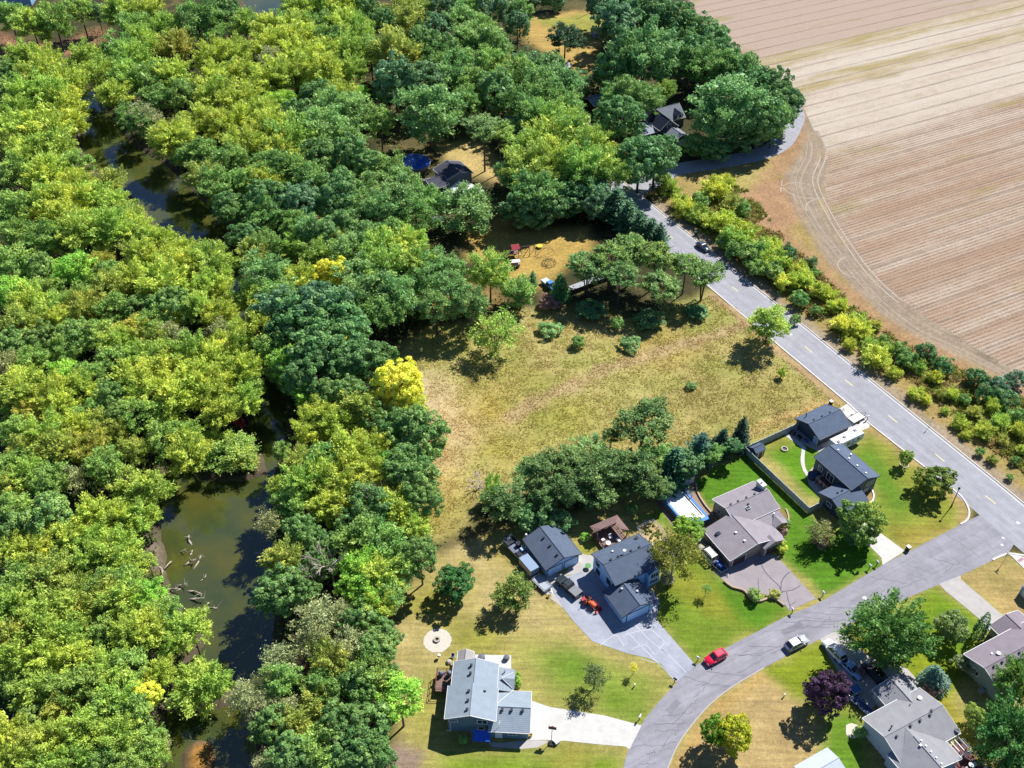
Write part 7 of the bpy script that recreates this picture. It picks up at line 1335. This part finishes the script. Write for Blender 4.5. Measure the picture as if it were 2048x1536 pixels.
# basketball hoop
p = G(1103, 1482); o = thing('basketball_hoop', 'portable basketball hoop beside the white driveway', 'basketball hoop', (p.x, p.y, 0), R(80))
mb = MB(); mb.box(-.9, -.1, -.4, .4, 0.02, .3); mb.build('base', BLACK, o); mb = MB(); mb.tube((-.3, 0, .2), (-.1, 0, 2.9), .06); mb.build('pole', METAL, o); mb = MB(); mb.tube((-.1, 0, 2.6), (.4, 0, 3.1), .05); mb.build('arm', METAL, o)
mb = MB(); mb.prism([(.4, -.65), (.45, -.65), (.45, .65), (.4, .65)], 2.85, 3.65); mb.build('backboard', mat('board_maroon', A('#7c5560')), o); mb = MB(); mb.lathe([(.22, 0), (.25, .015), (.22, .03)], (.72, 0, 3.0), 14); mb.build('rim', mat('rim_orange', A('#d0502a')), o)
p = G(1113, 1485); o = thing('utility_box', 'white square utility box beside the basketball hoop', 'utility box', (p.x, p.y, 0), R(40)); mb = MB(); mb.box(-.4, .4, -.4, .4, 0, .6); mb.build('box', WHITE, o); mb = MB(); mb.box(-.43, .43, -.43, .43, .6, .66); mb.build('lid', WHITE, o)
# lamp post, stop sign, road signs
p = G(1902.7, 1013); o = thing('street_lamp', 'dark slim street lamp on the corner lawn', 'street lamp', (p.x, p.y, 0)); DK = mat('lamp_black', A('#3a3236'), rough=.5)
mb = MB(); mb.lathe([(.16, 0), (.16, .5), (.09, .6), (.07, 5.0)], (0, 0, 0), 10); mb.build('pole', DK, o); mb = MB(); mb.lathe([(.08, 5.0), (.2, 5.1), (.24, 5.4), (.12, 5.55), (0, 5.6)], (0, 0, 0), 10); mb.build('lantern', DK, o)
p = G(2005.5, 1126); o = thing('stop_sign', 'red octagonal stop sign with two street name blades at the corner', 'sign', (p.x, p.y, 0), R(28)); mb = MB(); mb.tube((0, 0, 0), (0, 0, 3.0), .04); mb.build('pole', METAL, o)
def octa(r): return [(r * math.cos(R(22.5 + 45 * k)), r * math.sin(R(22.5 + 45 * k))) for k in range(8)]
def disc(name, poly, y0, y1, zc, m, par, xo=0):
    mb = MB(); n = len(poly); vs = [(x + xo, y0, z + zc) for x, z in poly] + [(x + xo, y1, z + zc) for x, z in poly]; mb.add(vs, [tuple(range(n - 1, -1, -1)), tuple(range(n, 2 * n))] + [(i, (i + 1) % n, n + (i + 1) % n, n + i) for i in range(n)]); return mb.build(name, m, par)
def text(s, size, m, par, loc, rot):
    cu = bpy.data.curves.new('lettering', 'FONT'); cu.body = s; cu.size = size; cu.align_x = 'CENTER'; cu.align_y = 'CENTER'; cu.extrude = .004
    t = bpy.data.objects.new('lettering_curve', cu); me = bpy.data.meshes.new_from_object(t); bpy.data.objects.remove(t); me.materials.append(m)
    ob = bpy.data.objects.new('lettering', me); COL.objects.link(ob); ob.parent = par; ob.location = loc; ob.rotation_euler = rot; return ob
SW = disc('white_border', octa(.40), .05, .07, 2.3, WHITE, o); sf = disc('red_face', octa(.36), .07, .08, 2.3, mat('sign_red', A('#c0283c', 1.2)), o); text('STOP', .27, WHITE, sf, (0, .086, 2.3), (R(90), 0, R(180)))
mb = MB(); mb.box(-.45, .45, -.02, .02, 2.72, 2.92); mb.build('street_blade', WHITE, o); mb = MB(); mb.box(-.02, .02, -.45, .45, 2.95, 3.15); mb.build('street_blade', WHITE, o)
p = G(1859, 853); o = thing('warning_sign', 'yellow diamond warning sign in the weeds across the road', 'sign', (p.x, p.y, 0), R(-60 + 90)); mb = MB(); mb.tube((0, 0, 0), (0, 0, 2.9), .035); mb.build('pole', METAL, o); disc('yellow_face', [(0, -.45), (.45, 0), (0, .45), (-.45, 0)], -.06, -.04, 2.6, mat('sign_yellow', A('#f0a81e', 1.2)), o)
p = G(1674, 690); o = thing('road_marker', 'small white roadside marker post opposite the lone road tree', 'marker', (p.x, p.y, 0), R(30)); mb = MB(); mb.tube((0, 0, 0), (0, 0, 1.6), .03); mb.build('post', METAL, o); mb = MB(); mb.box(-.2, .2, -.02, .02, 1.3, 1.8); mb.build('plate', WHITE, o)
for px, lab in [((1067,35),'thin wooden utility pole at the far lawn left edge'),((1185,24),'thin wooden utility pole behind the far lawn')]:
    p = G(*px); o = thing('utility_pole', lab, 'utility pole', (p.x, p.y, 0)); mb = MB(); mb.tube((0, 0, 0), (0, 0, 10), .16, .11, 8); mb.build('pole', BARK, o); mb = MB(); mb.box(-1.1, 1.1, -.06, .06, 9.2, 9.4); mb.build('crossarm', BARK, o)
# mailboxes, bins, caps
def mailbox(px, lab, rz, mm=None):
    p = G(*px); o = thing('mailbox', lab, 'mailbox', (p.x, p.y, 0), rz, 'mailboxes along the street'); mb = MB(); mb.box(-.06, .06, -.06, .06, 0, 1.0); mb.build('post', WOOD, o)
    mb = MB(); a = [(-.14, 1.0), (.14, 1.0)] + [(.14 * math.cos(t * math.pi / 6), 1.16 + .14 * math.sin(t * math.pi / 6)) for t in range(7)]; n = len(a); mb.add([(-.32, y, z) for y, z in a] + [(.32, y, z) for y, z in a], [tuple(range(n - 1, -1, -1)), tuple(range(n, 2 * n))] + [(i, (i + 1) % n, n + (i + 1) % n, n + i) for i in range(n)]); mb.build('box', mm or WHITE, o); mb = MB(); mb.box(.1, .25, .15, .17, 1.15, 1.4); mb.build('flag', TAILL, o)
for px, lab, rz in [((1395,1322),'white mailbox beside the red car',-30),((1349,1365),'dark mailbox at the foot of the sealed driveway',140),((1279,1439),'white mailbox at the end of the lowest white driveway',60),((1584,1226),'white mailbox at the lower corner of the cracked driveway',-60),((1645,1192),'white mailbox at the upper corner of the cracked driveway',-60),((1738,1138),'left one of the two mailboxes below the drive tree',-60),((1753,1131),'right one of the two mailboxes below the drive tree',-60),((1734,840),'small mailbox by the flat trailer at the road',30)]:
    mailbox(px, lab, R(rz), BLACK if 'dark' in lab else None)
def bin_(px, lab, m, lid, rz=28):
    p = G(*px); o = thing('wheelie_bin', lab, 'bin', (p.x, p.y, 0), R(rz)); mb = MB(); mb.hexa([(-.25, -.28, .05), (.25, -.28, .05), (.25, .28, .05), (-.25, .28, .05)], [(-.32, -.36, 1.0), (.32, -.36, 1.0), (.32, .36, 1.0), (-.32, .36, 1.0)]); mb.build('body', m, o); mb = MB(); mb.box(-.34, .34, -.4, .38, 1.0, 1.08); mb.build('lid', lid, o)
    for s in (-.25, .25):
        mb = MB(); mb.tube((s - .04, .3, .12), (s + .04, .3, .12), .12, n=8); mb.build('wheel', TYRE, o)
BINB = mat('bin_black', A('#2c2c30'), rough=.6)
bin_((1698,1257), 'black wheelie bin at the top of the car-filled driveway', BINB, BINB); bin_((1815,1100), 'dark bin with white lid at the corner lawn driveway', BINB, WHITE); bin_((1661,809), 'dark bin with white lid behind the slate garage', BINB, WHITE); bin_((1391,470), 'green wheelie bin beside the parked roadside car', mat('bin_green', A('#3f7a5a')), mat('bin_green', A('#3f7a5a')), -50)
for px, lab in [((1269,1373),'small white capped pipe in the lawn near the yellow sapling'),((1568,1393),'small white capped pipe on the lawn left of the purple tree')]:
    put('well_cap', lab, 'pipe', px, WHITE, [(.1, 0), (.1, .6), (.14, .62), (.14, .75), (0, .78)], 8)
# back-yard clutter in the shade of the slate garage: stacked firewood, tubs, table
cl_ = [('firewood_rack','firewood rack against the vinyl fence corner',(1583,866),(1.6,.5,1.0),WOOD),('patio_table','dark patio table on the shaded slab behind the slate garage',(1598,878),(1.2,.8,.75),BLACK),('storage_box','blue storage box on the shaded slab',(1612,884),(.9,.5,.6),mat('tub_blue', A('#4a6fb0'))),('storage_box','grey storage box near the pale blue door',(1618,874),(.7,.5,.6),METAL)]
for nm, lab, px, (a, b, h), m in cl_:
    p = G(*px); o = thing(nm, lab, nm.split('_')[-1] if nm != 'firewood_rack' else 'rack', (p.x, p.y, 0), R(-60))
    mb = MB()
    if nm == 'firewood_rack':
        for k in range(12): mb.tube((-a / 2 + .13 * k, -b / 2, .2 + .0), (-a / 2 + .13 * k, b / 2, .2), .06, n=6); mb.tube((-a / 2 + .13 * k, -b / 2, .33), (-a / 2 + .13 * k, b / 2, .33), .06, n=6); mb.tube((-a / 2 + .13 * k, -b / 2, .46), (-a / 2 + .13 * k, b / 2, .46), .06, n=6)
        mb.build('logs', m, o); mb = MB(); mb.box(-a / 2 - .1, -a / 2, -b / 2, b / 2, 0, h); mb.box(a / 2, a / 2 + .1, -b / 2, b / 2, 0, h); mb.build('frame', BLACK, o)
    elif nm == 'patio_table':
        mb.box(-a / 2, a / 2, -b / 2, b / 2, h - .05, h); mb.build('tabletop', m, o)
        for x in (-a / 2 + .1, a / 2 - .1):
            for y in (-b / 2 + .1, b / 2 - .1): mb = MB(); mb.box(x - .03, x + .03, y - .03, y + .03, 0, h - .05); mb.build('leg', m, o)
    else: mb.box(-a / 2, a / 2, -b / 2, b / 2, 0, h * .85); mb.build('body', m, o); mb = MB(); mb.box(-a / 2 - .03, a / 2 + .03, -b / 2 - .03, b / 2 + .03, h * .85, h); mb.build('lid', m, o)
put('green_barrel', 'green barrel by the end of the garden path', 'barrel', (1568,866), mat('barrel_green', A('#5fb08a')), [(.3, 0), (.34, .4), (.3, .8), (0, .82)])
put('green_table', 'round green table on the slab between blue garage and blue house', 'table', (1176,1136), mat('table_green', A('#6fae6a')), [(.2, 0), (.05, .05), (.05, .68), (.6, .7), (.6, .74), (0, .75)])
# play equipment on the golden clearing
p = G(1032, 512); o = thing('play_set', 'wooden swing set with striped red canopy on the golden clearing', 'play set', (p.x, p.y, 0), R(15))
mb = MB(); mb.box(-1.2, .6, -1, 1, 1.3, 1.45)
for x in (-1.1, .5):
    for y in (-.9, .9): mb.box(x - .07, x + .07, y - .07, y + .07, 0, 3.0)
mb.build('tower', WOOD, o); mb = MB(); mb.slab([(-1.4, -1.2, 2.9), (.8, -1.2, 2.9), (.8, 0, 3.7), (-1.4, 0, 3.7)], .05); mb.build('canopy', mat('canopy_red', A('#d04a58')), o); mb = MB(); mb.slab([(-1.4, 0, 3.7), (.8, 0, 3.7), (.8, 1.2, 2.9), (-1.4, 1.2, 2.9)], .05); mb.build('canopy', mat('canopy_yellow', A('#d8b84a')), o)
mb = MB(); mb.tube((.5, 0, 2.6), (5.0, 0, 2.6), .07); 
for s in (-1, 1): mb.tube((5.0, 0, 2.6), (5.2, s * 1.3, 0), .07); mb.tube((3.6, 0, 2.6), (3.4, s * 1.3, 0), .07)
mb.build('swing_beam', WOOD, o)
for x in (1.6, 2.6):
    mb = MB(); mb.tube((x - .2, 0, 2.6), (x - .2, 0, .6), .02, n=4); mb.tube((x + .2, 0, 2.6), (x + .2, 0, .6), .02, n=4); mb.box(x - .25, x + .25, -.12, .12, .55, .6); mb.build('swing', BLACK, o)
mb = MB(); mb.hexa([(-1.2, -.4, 1.3), (-1.2, .4, 1.3), (-3.6, .4, .15), (-3.6, -.4, .15)], [(-1.2, -.4, 1.4), (-1.2, .4, 1.4), (-3.6, .4, .25), (-3.6, -.4, .25)]); mb.build('slide', mat('slide_blue', A('#5a6fb8')), o)
for px, lab, r_, h_ in [((1098,527),'round climbing frame of bent bars on the golden clearing',1.9,1.3),((1090,508),'arched climbing bars behind the round climbing frame',2.6,1.9)]:
    p = G(*px); o = thing('climbing_frame', lab, 'climbing frame', (p.x, p.y, 0)); mb = MB()
    for k in range(5 if r_ < 2 else 2):
        a = math.pi * k / 5
        pts = [(r_ * math.cos(t * math.pi / 8) * math.cos(a), r_ * math.cos(t * math.pi / 8) * math.sin(a), h_ * math.sin(t * math.pi / 8)) for t in range(9)]
        for q, w_ in zip(pts[:-1], pts[1:]): mb.tube(q, w_, .05, n=5)
    mb.build('bent_bar', mat('rusty_bar', A('#8a7058')), o); mb = MB()
    for zz in (0.05, .6):
        rr_ = r_ * math.sqrt(max(.05, 1 - (zz / h_) ** 2))
        for k in range(14): mb.tube((rr_ * math.cos(k * .4488), rr_ * math.sin(k * .4488), zz), (rr_ * math.cos(k * .4488 + .4488), rr_ * math.sin(k * .4488 + .4488), zz), .04, n=4)
    if r_ < 2: mb.build('hoop', mat('rusty_bar', A('#8a7058')), o)
put('sand_table', 'round yellow sand table on the golden clearing', 'table', (1079,495), mat('sand_yellow', A('#f0dc4a', 1.1)), [(.5, 0), (.55, .4), (.85, .5), (.85, .6), (0, .62)])
p = G(1031, 533); o = thing('utility_cart', 'white covered garden cart below the play set', 'cart', (p.x, p.y, 0), R(10)); mb = MB(); mb.box(-1.1, 1.1, -.6, .6, .4, 1.0); mb.build('body', mat('cart_grey', A('#b7ada4')), o); mb = MB(); mb.box(-1.2, 1.2, -.7, .7, 1.7, 1.78); mb.build('canopy', WHITE, o)
mb = MB()
for x in (-1.05, 1.05):
    for y in (-.6, .6): mb.tube((x, y, 1.0), (x, y, 1.7), .03)
mb.build('canopy_post', METAL, o)
for x in (-.7, .7):
    for y in (-.6, .6): wheel(o, x, y, .28)
p = G(876, 446); o = thing('trampoline', 'round trampoline with red mat under the multi-stemmed tree', 'trampoline', (p.x, p.y, 0)); mb = MB(); mb.lathe([(2.0, .9), (2.1, .95), (2.0, 1.0)], (0, 0, 0), 20); mb.build('rim', METAL, o); mb = MB(); mb.lathe([(1.95, .94), (0, .92)], (0, 0, 0), 20); mb.build('mat', mat('mat_red', A('#a05a58')), o)
for k in range(6): mb = MB(); mb.tube((2 * math.cos(k * 1.047), 2 * math.sin(k * 1.047), 0), (2 * math.cos(k * 1.047), 2 * math.sin(k * 1.047), .95), .04); mb.build('leg', METAL, o)
p = G(828, 331); o = thing('swimming_pool', 'bright blue round pool in shade beside the half-hidden house', 'pool', (p.x, p.y, 0)); mb = MB(); mb.lathe([(5.0, 0), (5.0, 1.2), (5.15, 1.25), (4.9, 1.27), (4.85, 1.0)], (0, 0, 0), 24); mb.build('pool_wall', METAL, o); mb = MB(); mb.lathe([(4.86, 1.05), (0, 1.02)], (0, 0, 0), 24); mb.build('pool_water', mat('pool_water', A('#2c62d8', 1.2), rough=.1, spec=.5), o)
# dead trees fallen in the river
LOGS = [((310,1155),(342,1122),.28),((312,1130),(325,1150),.2),((368,1132),(392,1118),.22),((384,1140),(402,1110),.18),((383,1088),(378,1070),.25),((380,1110),(385,1100),.2),((330,1178),(362,1178),.25),((352,1170),(375,1168),.15),((375,1182),(405,1188),.22),((378,1198),(408,1196),.22),((342,1200),(352,1190),.18),((395,1222),(435,1216),.18),((405,1218),(418,1204),.14),((350,1215),(362,1220),.15),((398,1162),(412,1152),.14),((360,1104),(372,1098),.12),((462,810),(530,820),.2),((490,815),(497,830),.15),((345,1400),(358,1415),.18),((510,1105),(540,1112),.18),((400,955),(430,945),.15)]
NM = ['topmost long white log leaning out from the mud bar','short log beside the mud bar','pale log pointing up in the middle of the logs','crossing log beside the pale pointed one','small upright stump out in the sunny water','short stub floating below the upright stump','thick pale log reaching right from the left bank','thin log just above the thick reaching one','forked log at the right end of the log jam','dark curved log at the right end of the log jam','short snag at the bank below the reaching log','lowest pale branchy log of the jam','upward branch of the lowest branchy log','bent stick near the left bank foliage','thin broken branch above the forked log','tiny floating branch above the jam','long log lying in the shaded water by the crimson bush','short side log by the crimson bush','pale leaning snag under the peninsula tree','grey log in the dark shade of the east bank','thin fallen branch under the overhanging green tree']
rl = random.Random(9)
for (a, b, r_), lab in zip(LOGS, NM):
    pa, pb = G(*a, WATER_Z + .1), G(*b, WATER_Z + rl.choice((.15, .5, .9))); o = thing('fallen_log', lab, 'log', (pa.x, pa.y, WATER_Z), 0, 'dead wood lying in the river')
    d = pb - pa; q = d.length; mid = d * .5 + Vector((rl.uniform(-.12, .12) * q, rl.uniform(-.12, .12) * q, .1 * q * .3)); mb = MB(); k0 = Vector((0, 0, .1)); mb.tube(k0 - d * .1 - Vector((0, 0, .3)), mid, r_, r_ * .75, 7); mb.tube(mid, d + k0, r_ * .75, r_ * .3, 7); mb.build('trunk', DEADW, o, True)
    for k in range(4):
        t = rl.uniform(.3, 1); s_ = mid.lerp(d, t); e = s_ + Vector((rl.uniform(-1, 1), rl.uniform(-1, 1), rl.uniform(.1, .8))) * rl.uniform(.5, 1.3); mb = MB(); mb.tube(s_, e, r_ * .32, r_ * .08, 5); mb.build('branch', DEADW, o)
